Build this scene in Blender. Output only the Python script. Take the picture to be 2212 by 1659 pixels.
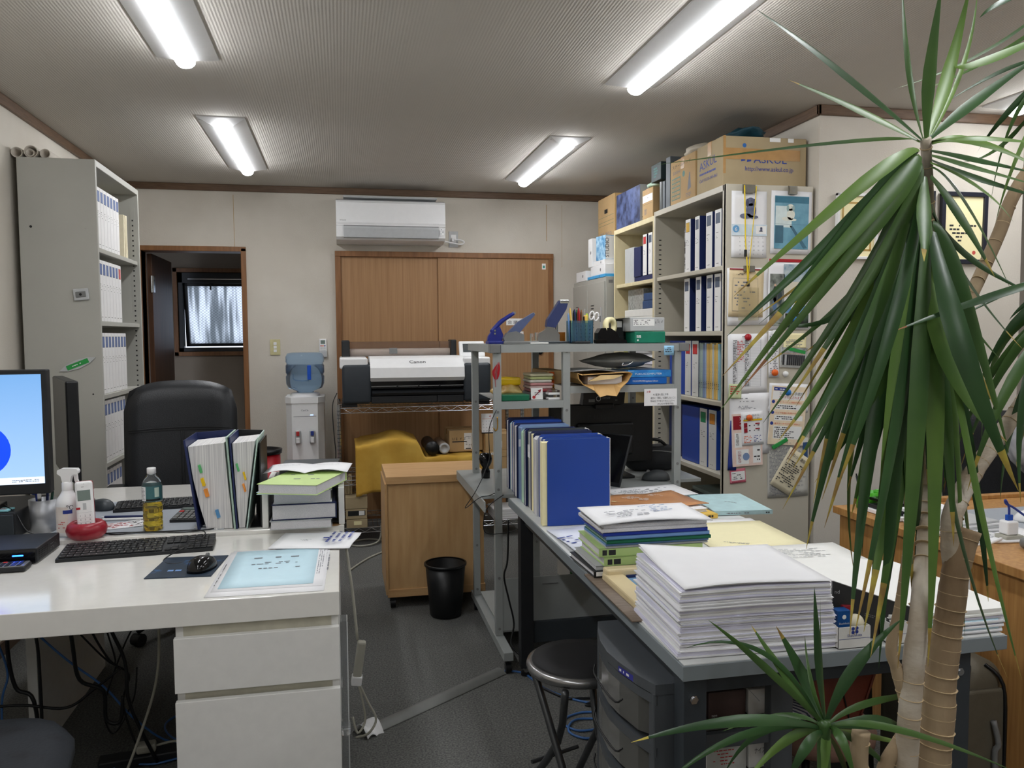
import bpy, bmesh, math, random
from mathutils import Vector as V, Matrix, Euler
R = math.radians
PI = math.pi
SC = bpy.context.scene
COL = SC.collection
for o in list(bpy.data.objects): bpy.data.objects.remove(o)
random.seed(7)

# ---------------------------------------------------------------- camera
yaw, pit, rol = R(11.906), R(3.4155), R(-0.388)
fw = V((math.sin(yaw)*math.cos(pit), math.cos(yaw)*math.cos(pit), -math.sin(pit)))
r0 = V((math.cos(yaw), -math.sin(yaw), 0)); u0 = r0.cross(fw)
rr = r0*math.cos(rol)+u0*math.sin(rol); uu = u0*math.cos(rol)-r0*math.sin(rol)
cam = bpy.data.cameras.new('camera'); cam.sensor_width = 36; cam.lens = 36*1750/2212
cam.clip_start = .05; cam.clip_end = 60
co = bpy.data.objects.new('camera', cam); COL.objects.link(co)
co.matrix_world = Matrix(((rr.x, uu.x, -fw.x, 0), (rr.y, uu.y, -fw.y, 0), (rr.z, uu.z, -fw.z, 1.37), (0, 0, 0, 1)))
SC.camera = co
# ---------------------------------------------------------------- world, exposure
w = bpy.data.worlds.new('world'); SC.world = w; w.use_nodes = True
w.node_tree.nodes['Background'].inputs[0].default_value = (.72, .8, .95, 1)
w.node_tree.nodes['Background'].inputs[1].default_value = 1.1
SC.view_settings.view_transform = 'Standard'; SC.view_settings.look = 'None'
SC.view_settings.exposure = 0.85; SC.view_settings.gamma = 1; SC.view_settings.use_curve_mapping = False
LAMP = 25.0      # strength of the ceiling tubes

# ---------------------------------------------------------------- materials
def lin(c):
    return tuple(((x/255)/12.92 if x/255 <= .04045 else ((x/255+.055)/1.055)**2.4) for x in c)
MATS = {}
def mat(name, rgb, rough=.5, metal=0, var=.06, scale=30, bump=0, bscale=200, emit=0, trans=0, alpha=1, spec=.5, coat=0, ior=1.45, stretch=None, rgb2=None, lo=.35, hi=.65):
    if name in MATS: return MATS[name]
    m = bpy.data.materials.new(name); m.use_nodes = True; nt = m.node_tree; N = nt.nodes; L = nt.links
    b = N['Principled BSDF']; c = lin(rgb)
    b.inputs['Roughness'].default_value = rough; b.inputs['Metallic'].default_value = metal
    b.inputs['Specular IOR Level'].default_value = spec; b.inputs['IOR'].default_value = ior
    if coat: b.inputs['Coat Weight'].default_value = coat; b.inputs['Coat Roughness'].default_value = .08
    if trans: b.inputs['Transmission Weight'].default_value = trans
    if alpha < 1: b.inputs['Alpha'].default_value = alpha
    if emit: b.inputs['Emission Color'].default_value = (*c, 1); b.inputs['Emission Strength'].default_value = emit
    tc = N.new('ShaderNodeTexCoord'); mp = N.new('ShaderNodeMapping'); L.new(tc.outputs['Object'], mp.inputs[0])
    if stretch: mp.inputs['Scale'].default_value = stretch
    if var or rgb2:
        n = N.new('ShaderNodeTexNoise'); n.inputs['Scale'].default_value = scale; n.inputs['Detail'].default_value = 4
        L.new(mp.outputs[0], n.inputs['Vector'])
        cr = N.new('ShaderNodeValToRGB'); cr.color_ramp.elements[0].position = lo; cr.color_ramp.elements[1].position = hi
        c2 = lin(rgb2) if rgb2 else tuple(x*(1-var*2) for x in c)
        cr.color_ramp.elements[0].color = (*c2, 1); cr.color_ramp.elements[1].color = (*c, 1)
        L.new(n.outputs['Fac'], cr.inputs[0]); L.new(cr.outputs[0], b.inputs['Base Color'])
    else:
        b.inputs['Base Color'].default_value = (*c, 1)
    if bump:
        n2 = N.new('ShaderNodeTexNoise'); n2.inputs['Scale'].default_value = bscale; L.new(mp.outputs[0], n2.inputs['Vector'])
        bp = N.new('ShaderNodeBump'); bp.inputs['Strength'].default_value = bump; bp.inputs['Distance'].default_value = .002
        L.new(n2.outputs['Fac'], bp.inputs['Height']); L.new(bp.outputs[0], b.inputs['Normal'])
    MATS[name] = m; return m
def wood(name, a, b2, sc=(1, 1, 1), rough=.45, scale=6, bump=.05):
    if name in MATS: return MATS[name]
    m = mat(name, a, rough=rough, rgb2=b2, stretch=sc, scale=scale, bump=bump, bscale=scale*3, lo=.3, hi=.7)
    return m

M_white = mat('white_paint', (226, 225, 221), .4, var=.02)
M_gloss = mat('white_gloss_laminate', (232, 230, 224), .12, var=.015, coat=.5)
M_wpl = mat('white_plastic', (236, 236, 236), .35, var=.01)
M_steel = mat('beige_steel', (196, 190, 174), .45, var=.03, scale=4)
M_gsteel = mat('grey_steel', (172, 171, 163), .45, var=.03, scale=4)
M_rack = mat('rack_grey_steel', (158, 162, 160), .4, var=.04, scale=8)
M_chrome = mat('chrome_wire', (200, 202, 205), .22, 1, var=.03)
M_blk = mat('black_plastic', (20, 21, 23), .4, var=.1)
M_blk2 = mat('black_satin', (30, 32, 35), .5, var=.1)
M_blkg = mat('black_gloss', (14, 14, 16), .12, var=.0)
M_dk = mat('dark_grey_metal', (52, 58, 63), .45, var=.08, scale=8)
M_grey = mat('grey_plastic', (120, 121, 120), .45, var=.05)
M_lgrey = mat('light_grey_plastic', (185, 187, 188), .4, var=.03)
M_leather = mat('black_leather', (24, 26, 30), .42, var=.1, scale=15, bump=.35, bscale=260)
M_paper = mat('white_paper', (238, 238, 240), .7, var=.015, scale=12)
M_page = mat('page_edges', (226, 224, 226), .8, rgb2=(170, 168, 176), scale=5, stretch=(60, 60, 900), lo=.25, hi=.6)
M_pagev = mat('page_edges_upright', (228, 226, 224), .8, rgb2=(165, 162, 166), scale=4, stretch=(140, 1, 1), lo=.25, hi=.6)
M_ink = mat('ink_black', (40, 40, 44), .7, var=0)
M_inkg = mat('ink_grey', (120, 122, 130), .7, var=0)
M_inkb = mat('ink_blue', (38, 58, 140), .7, var=0)
M_inkr = mat('ink_red', (190, 50, 50), .7, var=0)
M_navy = mat('navy_board', (30, 42, 88), .45, var=.04)
M_blue = mat('blue_binder_cloth', (34, 72, 162), .38, var=.04, scale=3)
M_lblue = mat('pale_blue_plastic', (120, 160, 214), .3, var=.03)
M_sky = mat('sky_blue_card', (196, 226, 238), .5, var=.015)
M_mint = mat('mint_card', (190, 220, 196), .6, var=.03)
M_green = mat('green_binder', (20, 104, 72), .4, var=.04)
M_lgreen = mat('light_green_card', (196, 220, 146), .6, var=.03)
M_cream = mat('cream_card', (250, 240, 190), .6, var=.02)
M_yel = mat('yellow_card', (240, 200, 96), .5, var=.03)
M_yplast = mat('yellow_plastic', (238, 196, 20), .35, var=.03)
M_red = mat('red_plastic', (170, 20, 34), .35, var=.04)
M_crim = mat('crimson_plastic', (150, 28, 44), .35, var=.04)
M_orange = mat('orange_plastic', (225, 100, 30), .35, var=.03)
M_card = mat('cardboard', (190, 158, 112), .8, var=.05, scale=8, bump=.05, bscale=80)
M_card2 = mat('greyish_cardboard', (178, 160, 126), .8, var=.05, scale=8, bump=.05, bscale=80)
M_tape = mat('brown_tape', (188, 146, 92), .25, var=.05)
M_tank = mat('blue_bottle_plastic', (186, 214, 242), .08, trans=.9, var=0, ior=1.2)
M_clear = mat('clear_plastic', (245, 248, 250), .06, trans=.95, var=0, ior=1.15)
M_smoke = mat('smoked_plastic', (70, 66, 62), .1, trans=.85, var=0, ior=1.15)
M_wood = wood('maple_veneer', (212, 174, 124), (194, 152, 102), (5, 5, .6))
M_door = wood('door_veneer', (170, 131, 92), (152, 113, 75), (22, 22, .5), scale=4)
M_frame = wood('frame_wood', (142, 98, 60), (120, 80, 46), (8, 8, 1))
M_desk = wood('oak_desk', (188, 142, 84), (160, 112, 60), (14, 14, .8))
M_trim = wood('brown_trim', (112, 88, 68), (92, 70, 52), (2, 2, 20))
M_blucable = mat('blue_cable', (66, 110, 170), .4, var=.02)
M_gcable = mat('grey_cable', (170, 168, 155), .5, var=.02)

# ---------------------------------------------------------------- mesh builder
def Mx(loc=(0, 0, 0), rot=(0, 0, 0)):
    return Matrix.Translation(V(loc)) @ Euler(rot).to_matrix().to_4x4()
def F_front(x, y, z, tilt=0):   # lettering plane facing -Y
    return Matrix(((1, 0, 0, x), (0, 0, -1, y), (0, 1, 0, z), (0, 0, 0, 1))) @ Matrix.Rotation(tilt, 4, 'Z')
def F_left(x, y, z, tilt=0):    # plane facing -X
    return Matrix(((0, 0, -1, x), (-1, 0, 0, y), (0, 1, 0, z), (0, 0, 0, 1))) @ Matrix.Rotation(tilt, 4, 'Z')
def F_up(x, y, z, rz=0):        # plane facing up
    return Matrix.Translation((x, y, z)) @ Matrix.Rotation(rz, 4, 'Z')
_txt = {}
def text_mesh(s):
    if s not in _txt:
        c = bpy.data.curves.new('t', 'FONT'); c.body = s; c.size = 1; c.resolution_u = 2
        o = bpy.data.objects.new('t', c); COL.objects.link(o)
        dg = bpy.context.evaluated_depsgraph_get(); dg.update()
        me = bpy.data.meshes.new_from_object(o.evaluated_get(dg))
        _txt[s] = ([v.co.copy() for v in me.vertices], [tuple(p.vertices) for p in me.polygons])
        bpy.data.objects.remove(o); bpy.data.meshes.remove(me); bpy.data.curves.remove(c)
    return _txt[s]
class MB:
    def __init__(s, X=None): s.v = []; s.f = []; s.m = []; s.s = []; s.mats = []; s.X = X
    def mi(s, m):
        if m not in s.mats: s.mats.append(m)
        return s.mats.index(m)
    def add(s, vs, fs, m, smooth=False, X=None):
        k = len(s.v); i = s.mi(m); T = None
        if s.X is not None and X is not None: T = s.X @ X
        else: T = s.X if X is None else X
        s.v += [T @ V(v) for v in vs] if T is not None else [V(v) for v in vs]
        for f in fs: s.f.append(tuple(k+a for a in f)); s.m.append(i); s.s.append(smooth)
        return s
    def box(s, x0, x1, y0, y1, z0, z1, m, r=0, seg=2, X=None):
        if x0 > x1: x0, x1 = x1, x0
        if y0 > y1: y0, y1 = y1, y0
        if z0 > z1: z0, z1 = z1, z0
        if r:
            bm = bmesh.new(); bmesh.ops.create_cube(bm, size=1)
            for v in bm.verts: v.co = V(((x0+x1)/2+v.co.x*(x1-x0), (y0+y1)/2+v.co.y*(y1-y0), (z0+z1)/2+v.co.z*(z1-z0)))
            r = min(r, .49*min(x1-x0, y1-y0, z1-z0))
            bmesh.ops.bevel(bm, geom=bm.edges[:], offset=r, segments=seg, profile=.5, affect='EDGES')
            bm.verts.index_update()
            s.add([v.co.copy() for v in bm.verts], [tuple(v.index for v in f.verts) for f in bm.faces], m, seg > 1 and r > .012, X); bm.free(); return s
        vs = [(x, y, z) for z in (z0, z1) for y in (y0, y1) for x in (x0, x1)]
        return s.add(vs, [(0, 2, 3, 1), (4, 5, 7, 6), (0, 1, 5, 4), (2, 6, 7, 3), (0, 4, 6, 2), (1, 3, 7, 5)], m, X=X)
    def cyl(s, p0, p1, a, m, b=None, n=16, caps=True, X=None):
        p0, p1 = V(p0), V(p1); b = a if b is None else b; d = (p1-p0).normalized()
        t = V((0, 0, 1)) if abs(d.z) < .9 else V((1, 0, 0)); e = d.cross(t).normalized(); g = d.cross(e)
        c0 = [p0+(e*math.cos(2*PI*i/n)+g*math.sin(2*PI*i/n))*a for i in range(n)]
        c1 = [p1+(e*math.cos(2*PI*i/n)+g*math.sin(2*PI*i/n))*b for i in range(n)]
        s.add(c0+c1, [(i, (i+1) % n, n+(i+1) % n, n+i) for i in range(n)], m, True, X)
        if caps:
            s.add(c0, [tuple(range(n-1, -1, -1))], m, X=X); s.add(c1, [tuple(range(n))], m, X=X)
        return s
    def tube(s, pts, r, m, n=8, smooth=True, res=0, X=None):
        P = [V(p) for p in pts]
        if res:                       # catmull-rom
            Q = []
            for i in range(len(P)-1):
                a, b, c, d = P[max(i-1, 0)], P[i], P[i+1], P[min(i+2, len(P)-1)]
                for k in range(res):
                    t = k/res; Q.append(.5*((2*b)+(c-a)*t+(2*a-5*b+4*c-d)*t*t+(3*b-a-3*c+d)*t**3))
            Q.append(P[-1]); P = Q
        rs = r if isinstance(r, (list, tuple)) else [r]*len(P)
        if len(rs) != len(P): rs = [rs[min(len(rs)-1, int(i*(len(rs)-1)/(len(P)-1)+.5))] for i in range(len(P))]
        vs = []; prev = None
        for i, p in enumerate(P):
            d = (P[min(i+1, len(P)-1)]-P[max(i-1, 0)]).normalized()
            if prev is None:
                t = V((0, 0, 1)) if abs(d.z) < .9 else V((1, 0, 0)); e = d.cross(t).normalized()
            else: e = (prev-d*prev.dot(d)).normalized()
            prev = e; g = d.cross(e)
            vs += [p+(e*math.cos(2*PI*k/n)+g*math.sin(2*PI*k/n))*rs[i] for k in range(n)]
        fs = [(i*n+k, i*n+(k+1) % n, (i+1)*n+(k+1) % n, (i+1)*n+k) for i in range(len(P)-1) for k in range(n)]
        fs += [tuple(range(n-1, -1, -1)), tuple((len(P)-1)*n+k for k in range(n))]
        return s.add(vs, fs, m, smooth, X)
    def lathe(s, prof, c, m, n=24, smooth=True, X=None):
        vs = []
        for (r, z) in prof: vs += [(c[0]+r*math.cos(2*PI*k/n), c[1]+r*math.sin(2*PI*k/n), c[2]+z) for k in range(n)]
        fs = [(i*n+k, i*n+(k+1) % n, (i+1)*n+(k+1) % n, (i+1)*n+k) for i in range(len(prof)-1) for k in range(n)]
        return s.add(vs, fs, m, smooth, X)
    def prism(s, poly, ax, a, b, m, X=None, smooth=False):
        n = len(poly)
        def P(u, v, w): return (w, u, v) if ax == 'x' else ((u, w, v) if ax == 'y' else (u, v, w))
        vs = [P(u, v, a) for u, v in poly]+[P(u, v, b) for u, v in poly]
        s.add(vs, [(i, (i+1) % n, n+(i+1) % n, n+i) for i in range(n)], m, smooth, X)
        s.add(vs, [tuple(range(n-1, -1, -1)), tuple(range(n, 2*n))], m, False, X); return s
    def quad(s, a, b, c, d, m, X=None): return s.add([a, b, c, d], [(0, 1, 2, 3)], m, X=X)
    def sheet(s, w, d, m, fn=None, nx=8, ny=8, t=.0006, X=None, smooth=True):
        f = fn or (lambda u, v: 0.0)
        g = [(w*(i/nx), d*(j/ny), f(i/nx, j/ny)) for j in range(ny+1) for i in range(nx+1)]
        N = len(g); vs = g+[(x, y, z+t) for x, y, z in g]; W = nx+1; fs = []
        for j in range(ny):
            for i in range(nx):
                a = j*W+i; fs.append((a, a+W, a+W+1, a+1)); fs.append((N+a, N+a+1, N+a+W+1, N+a+W))
        for i in range(nx):
            fs.append((i, i+1, N+i+1, N+i)); a = ny*W+i; fs.append((a+1, a, N+a, N+a+1))
        for j in range(ny):
            a = j*W; fs.append((a+W, a, N+a, N+a+W)); a = j*W+nx; fs.append((a, a+W, N+a+W, N+a))
        return s.add(vs, fs, m, smooth, X)
    def text(s, t, size, m, X, fit=None, center=False, sx=1):
        vs, fs = text_mesh(t)
        if not vs: return s
        w0 = min(v.x for v in vs); w1 = max(v.x for v in vs)
        k = size*sx
        if fit: k = fit/(w1-w0)
        ox = -(w0+w1)/2 if center else -w0
        return s.add([((v.x+ox)*k, v.y*size, .0004) for v in vs], fs, m, X=X)
    def scrib(s, w, h, rows, m, X, rnd=None, dens=.7, th=.45):   # tiny print too small to read: rows of short strokes
        rnd = rnd or random.Random(int(w*1e4)+rows)
        rh = h/rows
        for k in range(rows):
            x = 0; y = h-(k+.5)*rh; end = w*rnd.uniform(.6, 1)
            while x < end:
                l = rh*rnd.uniform(.3, 1.3)
                if rnd.random() < dens: s.add([(x, y-rh*th/2, .0003), (min(x+l, w), y-rh*th/2, .0003), (min(x+l, w), y+rh*th/2, .0003), (x, y+rh*th/2, .0003)], [(0, 1, 2, 3)], m, X=X)
                x += l+rh*.25
        return s
    def rect(s, x0, x1, y0, y1, m, X, z=.0002): return s.add([(x0, y0, z), (x1, y0, z), (x1, y1, z), (x0, y1, z)], [(0, 1, 2, 3)], m, X=X)
    def disc(s, r, m, X, n=20, z=.0003, c=(0, 0)): return s.add([(c[0]+r*math.cos(2*PI*k/n), c[1]+r*math.sin(2*PI*k/n), z) for k in range(n)], [tuple(range(n))], m, X=X)
    def mesh(s, name, off=None):
        me = bpy.data.meshes.new(name)
        vs = s.v if off is None else [v-off for v in s.v]
        me.from_pydata([tuple(v) for v in vs], [], s.f)
        for m in s.mats: me.materials.append(m)
        me.polygons.foreach_set('material_index', s.m); me.polygons.foreach_set('use_smooth', s.s)
        me.update(); return me
    def part(s, name, parent, label=None, world=False):
        if world:
            inv = WM(parent).inverted(); s.v = [inv @ v for v in s.v]
        o = bpy.data.objects.new(name, s.mesh(name)); COL.objects.link(o); o.parent = parent
        if label: o['label'] = label
        return o
    def solo(s, name, label, cat, group=None, kind=None):
        xs = [v.x for v in s.v]; ys = [v.y for v in s.v]; zs = [v.z for v in s.v]
        c = V(((min(xs)+max(xs))/2, (min(ys)+max(ys))/2, min(zs)))
        o = bpy.data.objects.new(name, s.mesh(name, c)); o.location = c; COL.objects.link(o)
        tag(o, label, cat, group, kind); return o
    def struct(s, name, label=None):
        o = bpy.data.objects.new(name, s.mesh(name)); COL.objects.link(o); o['kind'] = 'structure'
        if label: o['label'] = label
        return o
def WM(o):
    M = Matrix.Translation(o.location) @ o.rotation_euler.to_matrix().to_4x4()
    return WM(o.parent) @ M if o.parent else M
def tag(o, label=None, cat=None, group=None, kind=None):
    if label: o['label'] = label
    if cat: o['category'] = cat
    if group: o['group'] = group
    if kind: o['kind'] = kind
    return o
def thing(name, label, cat, loc=(0, 0, 0), rz=0, group=None, rot=None):
    o = bpy.data.objects.new(name, None); o.empty_display_size = .05; o.location = loc
    o.rotation_euler = rot if rot else (0, 0, rz); COL.objects.link(o); return tag(o, label, cat, group)
def dup(root, loc=None, rz=None, label=None, group=None, rot=None):
    r = root.copy(); COL.objects.link(r)
    if loc is not None: r.location = loc
    if rz is not None: r.rotation_euler = (0, 0, rz)
    if rot is not None: r.rotation_euler = rot
    if label: r['label'] = label
    if group: r['group'] = group
    for ch in list(root.children):
        c = ch.copy(); COL.objects.link(c); c.parent = r
        for g in ch.children:
            d = g.copy(); COL.objects.link(d); d.parent = c
    return r
# ================================================================ room shell
def wallpaper():
    m = mat('wallpaper', (212, 206, 195), .85, rgb2=(201, 194, 182), scale=2.2, bump=.5, bscale=170)
    return m
M_wall = wallpaper()
def ceiling_mat():
    m = mat('ribbed_ceiling_paper', (196, 191, 183), .9, var=.015, scale=2)
    nt = m.node_tree; N = nt.nodes; L = nt.links
    tc = N.new('ShaderNodeTexCoord'); wv = N.new('ShaderNodeTexWave'); wv.bands_direction = 'X'; wv.inputs['Scale'].default_value = 26
    wv.inputs['Distortion'].default_value = 1.2; wv.inputs['Detail'].default_value = 3; wv.inputs['Detail Scale'].default_value = 6
    L.new(tc.outputs['Object'], wv.inputs['Vector'])
    bp = N.new('ShaderNodeBump'); bp.inputs['Strength'].default_value = .28; bp.inputs['Distance'].default_value = .002
    L.new(wv.outputs['Fac'], bp.inputs['Height']); L.new(bp.outputs[0], N['Principled BSDF'].inputs['Normal'])
    return m
def carpet_mat():
    m = bpy.data.materials.new('carpet_tiles'); m.use_nodes = True; N = m.node_tree.nodes; L = m.node_tree.links; b = N['Principled BSDF']
    b.inputs['Roughness'].default_value = .95; b.inputs['Specular IOR Level'].default_value = .1
    tc = N.new('ShaderNodeTexCoord'); n1 = N.new('ShaderNodeTexNoise'); n1.inputs['Scale'].default_value = 150; n1.inputs['Detail'].default_value = 6
    n2 = N.new('ShaderNodeTexNoise'); n2.inputs['Scale'].default_value = 1.6
    br = N.new('ShaderNodeTexChecker'); br.inputs['Scale'].default_value = 2; br.inputs['Color1'].default_value = (.97, .97, .97, 1); br.inputs['Color2'].default_value = (1.03, 1.03, 1.03, 1)
    for n in (n1, n2, br): L.new(tc.outputs['Object'], n.inputs['Vector'])
    r1 = N.new('ShaderNodeValToRGB'); r1.color_ramp.elements[0].position = .36; r1.color_ramp.elements[1].position = .66
    r1.color_ramp.elements[0].color = (*lin((86, 87, 86)), 1); r1.color_ramp.elements[1].color = (*lin((122, 122, 119)), 1)
    L.new(n1.outputs['Fac'], r1.inputs[0])
    mx = N.new('ShaderNodeMix'); mx.data_type = 'RGBA'; mx.blend_type = 'MULTIPLY'; mx.inputs['Factor'].default_value = 1
    L.new(r1.outputs[0], mx.inputs[6]); L.new(br.outputs['Color'], mx.inputs[7])
    r2 = N.new('ShaderNodeValToRGB'); r2.color_ramp.elements[0].color = (.82, .82, .82, 1); r2.color_ramp.elements[1].color = (1.05, 1.04, 1.02, 1)
    L.new(n2.outputs['Fac'], r2.inputs[0])
    m2 = N.new('ShaderNodeMix'); m2.data_type = 'RGBA'; m2.blend_type = 'MULTIPLY'; m2.inputs['Factor'].default_value = 1
    L.new(mx.outputs[2], m2.inputs[6]); L.new(r2.outputs[0], m2.inputs[7]); L.new(m2.outputs[2], b.inputs['Base Color'])
    bp = N.new('ShaderNodeBump'); bp.inputs['Strength'].default_value = .35; bp.inputs['Distance'].default_value = .002
    L.new(n1.outputs['Fac'], bp.inputs['Height']); L.new(bp.outputs[0], b.inputs['Normal']); return m
M_ceil = ceiling_mat(); M_carpet = carpet_mat()
H = 2.46; XL = -1.466; YB = 6.15; XR = 4.6; YF = -3.2
MB().box(XL-.1, XR+.1, YF-.1, 7.6, -.1, 0, M_carpet).struct('floor', 'grey carpet tiles')
MB().box(XL-.1, XR+.1, YF-.1, YB+.12, H, H+.1, M_ceil).struct('ceiling', 'ribbed off-white ceiling paper')
MB().box(XL-.1, XL, YF, YB, 0, H, M_wall).struct('wall_left')
wb = MB()                                   # back wall with the doorway cut out of it
wb.box(XL, -1.36, YB, YB+.12, 0, H, M_wall); wb.box(-1.36, -.69, YB, YB+.12, 2.01, H, M_wall); wb.box(-.69, 2.4, YB, YB+.12, 0, H, M_wall)
M_stain = mat('paper_seam_stain', (186, 160, 120), .9, var=.1, scale=40)
wb.box(1.576, 1.581, YB-.0006, YB, 2.1, 2.38, M_stain); wb.box(-.735, -.731, YB-.0006, YB, 2.02, 2.39, M_stain); wb.box(1.70, 1.702, YB-.0006, YB, 1.9, 2.38, M_stain)
wb.struct('wall_back')
MB().box(2.264, 3.42, 3.555, YB+.12, 0, H, M_wall).struct('wall_pillar')
MB().box(XR, XR+.1, YF, 4.8, 0, H, M_wall).struct('wall_right')
MB().box(3.42, XR+.1, 4.7, 4.8, 0, H, M_wall).struct('wall_recess')
MB().box(XL-.1, XR+.1, YF-.1, YF, 0, H, M_wall).struct('wall_front')
# corridor seen through the doorway
M_wall2 = mat('corridor_wallpaper_dimmed', (150, 138, 124), .85, rgb2=(138, 126, 112), scale=2.2, bump=.4, bscale=170)  # same wallpaper as the room, the corridor's dimness put into a darker colour
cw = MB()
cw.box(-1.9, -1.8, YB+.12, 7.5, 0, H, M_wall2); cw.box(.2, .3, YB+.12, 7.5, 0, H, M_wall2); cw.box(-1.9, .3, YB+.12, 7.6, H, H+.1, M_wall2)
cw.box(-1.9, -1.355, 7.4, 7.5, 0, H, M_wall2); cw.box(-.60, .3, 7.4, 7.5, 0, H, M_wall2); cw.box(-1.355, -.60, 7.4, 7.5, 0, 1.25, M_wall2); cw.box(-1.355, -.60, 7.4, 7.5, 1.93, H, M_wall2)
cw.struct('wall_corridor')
# brown ceiling trim
def trim(n, *b): MB().box(*b, M_trim, r=.004).struct(n)
trim('trim_1', XL, XL+.018, YF, YB, H-.048, H); trim('trim_2', XL, 2.264, YB-.018, YB, H-.048, H)
trim('trim_3', 2.246, 2.264, 3.537, YB, H-.048, H); trim('trim_4', 2.246, 3.42, 3.537, 3.555, H-.048, H)
M_base = mat('dark_baseboard', (92, 74, 60), .5, var=.05)
MB().box(-.65, -.04, YB-.012, YB, 0, .06, M_base).struct('baseboard_back')
MB().box(2.264, 3.42, 3.543, 3.555, 0, .06, M_base).struct('baseboard_right')
MB().box(XL, XL+.012, 0, 4.1, 0, .06, M_base).struct('baseboard_left')

# doorway on the left with its door swung into the corridor, and the corridor window
d = MB(); d.box(-1.39, -1.36, YB-.02, YB+.14, 0, 2.01, M_frame, r=.003); d.box(-.69, -.655, YB-.02, YB+.14, 0, 2.01, M_frame, r=.003); d.box(-1.39, -.655, YB-.02, YB+.14, 1.985, 2.02, M_frame, r=.003)
df = d.struct('door_1', 'brown timber doorway')
lf = MB(); lf.box(-1.36, -1.325, YB+.16, YB+.86, .01, 1.98, wood('dark_door_leaf', (92, 60, 38), (70, 44, 26), (8, 8, .6)), r=.003); lf.part('door_leaf', df)
hg = MB(); hg.cyl((-1.33, YB+.15, 1.70), (-1.33, YB+.15, 1.82), .009, M_chrome, n=10); hg.box(-1.335, -1.315, YB+.145, YB+.2, 1.70, 1.82, M_chrome); hg.part('hinge', df)
wn = MB(); M_al = mat('black_aluminium', (22, 24, 28), .35, var=.05)
for b_ in ((-1.39, -1.355, 1.215, 1.965), (-.60, -.565, 1.215, 1.965), (-1.39, -.565, 1.215, 1.25), (-1.39, -.565, 1.93, 1.965)): wn.box(b_[0], b_[1], 7.375, 7.42, b_[2], b_[3], M_frame, r=.003)
wo = wn.struct('window_1', 'small awning window of wired glass in a brown frame')
fr = MB()
for b_ in ((-1.355, -1.315, 1.25, 1.93), (-.64, -.60, 1.25, 1.93), (-1.355, -.60, 1.25, 1.285), (-1.355, -.60, 1.84, 1.93)): fr.box(b_[0], b_[1], 7.40, 7.47, b_[2], b_[3], M_al, r=.003)
fr.box(-1.27, -.64, 7.385, 7.405, 1.868, 1.876, M_chrome); fr.box(-1.09, -1.08, 7.37, 7.40, 1.78, 1.84, M_al); fr.part('window_frame', wo)
Xs = Mx((0, 7.44, 1.84), (R(7), 0, 0))
sa = MB(Xs)
for b_ in ((-1.315, -1.285, -.55, 0), (-.67, -.64, -.55, 0), (-1.315, -.64, -.55, -.525), (-1.315, -.64, -.025, 0)): sa.box(b_[0], b_[1], 0, .03, b_[2], b_[3], M_al)
sa.part('window_sash', wo)
gp = bpy.data.materials.new('frosted_wired_glass'); gp.use_nodes = True; N_ = gp.node_tree.nodes; L_ = gp.node_tree.links
tl = N_.new('ShaderNodeBsdfTranslucent'); tl.inputs[0].default_value = (.62, .64, .66, 1); nz = N_.new('ShaderNodeTexNoise'); nz.inputs['Scale'].default_value = 5
tcc = N_.new('ShaderNodeTexCoord'); mpp = N_.new('ShaderNodeMapping'); mpp.inputs['Scale'].default_value = (6, 1, .4); L_.new(tcc.outputs['Object'], mpp.inputs[0]); L_.new(mpp.outputs[0], nz.inputs['Vector'])
crr = N_.new('ShaderNodeValToRGB'); crr.color_ramp.elements[0].color = (.35, .37, .38, 1); crr.color_ramp.elements[1].color = (.8, .82, .84, 1); crr.color_ramp.elements[0].position = .4; crr.color_ramp.elements[1].position = .6
L_.new(nz.outputs['Fac'], crr.inputs[0]); L_.new(crr.outputs[0], tl.inputs[0]); L_.new(tl.outputs[0], N_['Material Output'].inputs[0])
pn = MB(Xs); pn.box(-1.285, -.67, .012, .018, -.525, -.025, gp); pn.part('glass_pane', wo)
wr = MB(Xs); x0, x1, z0, z1 = -1.285, -.67, -.525, -.025; st = .03
for k in range(-20, 45):
    for sgn in (1, -1):
        pts = []
        for t in range(0, 60):
            x = x0+k*st+t*st/2; z = (z0+t*st/2*.8) if sgn > 0 else (z1-t*st/2*.8)
            if x0 <= x <= x1 and z0 <= z <= z1: pts.append((x, z))
        if len(pts) > 1:
            (a, b), (c, e) = pts[0], pts[-1]; wr.add([(a-.0012, .010, b), (a+.0012, .010, b), (c+.0012, .010, e), (c-.0012, .010, e)], [(0, 1, 2, 3)], M_al)
wr.part('glass_wire', wo, 'diamond wire mesh in the glass')

# sliding closet doors
sd = MB(); xa, xb, zt = -.03, 1.625, 2.0
sd.box(xa, xa+.04, YB-.03, YB, 0, zt, M_frame, r=.003); sd.box(xb-.04, xb, YB-.03, YB, 0, zt, M_frame, r=.003); sd.box(xa, xb, YB-.035, YB, zt-.04, zt, M_frame, r=.003); sd.box(xa+.04, xb-.04, YB-.028, YB, 0, .02, M_frame)
so = sd.struct('door_2', 'pair of wood-veneer sliding closet doors')
MB().box(xa+.04, .76, YB-.008, YB-.001, .02, zt-.04, M_door).part('left_panel', so)
rp = MB(); rp.box(.728, xb-.04, YB-.022, YB-.009, .02, zt-.04, M_door)
rpo = rp.part('right_panel', so)
lb = MB(); M_lab = mat('white_label', (240, 240, 238), .5, var=.01); M_teal = mat('teal_ink', (60, 150, 140), .6, var=0)
lb.box(1.535, 1.565, YB-.0232, YB-.022, 1.88, 1.925, M_lab); lb.rect(0, .016, 0, .02, M_teal, F_front(1.542, YB-.0234, 1.89)); lb.part('sticker', rpo, 'small white and teal sticker')
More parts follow.
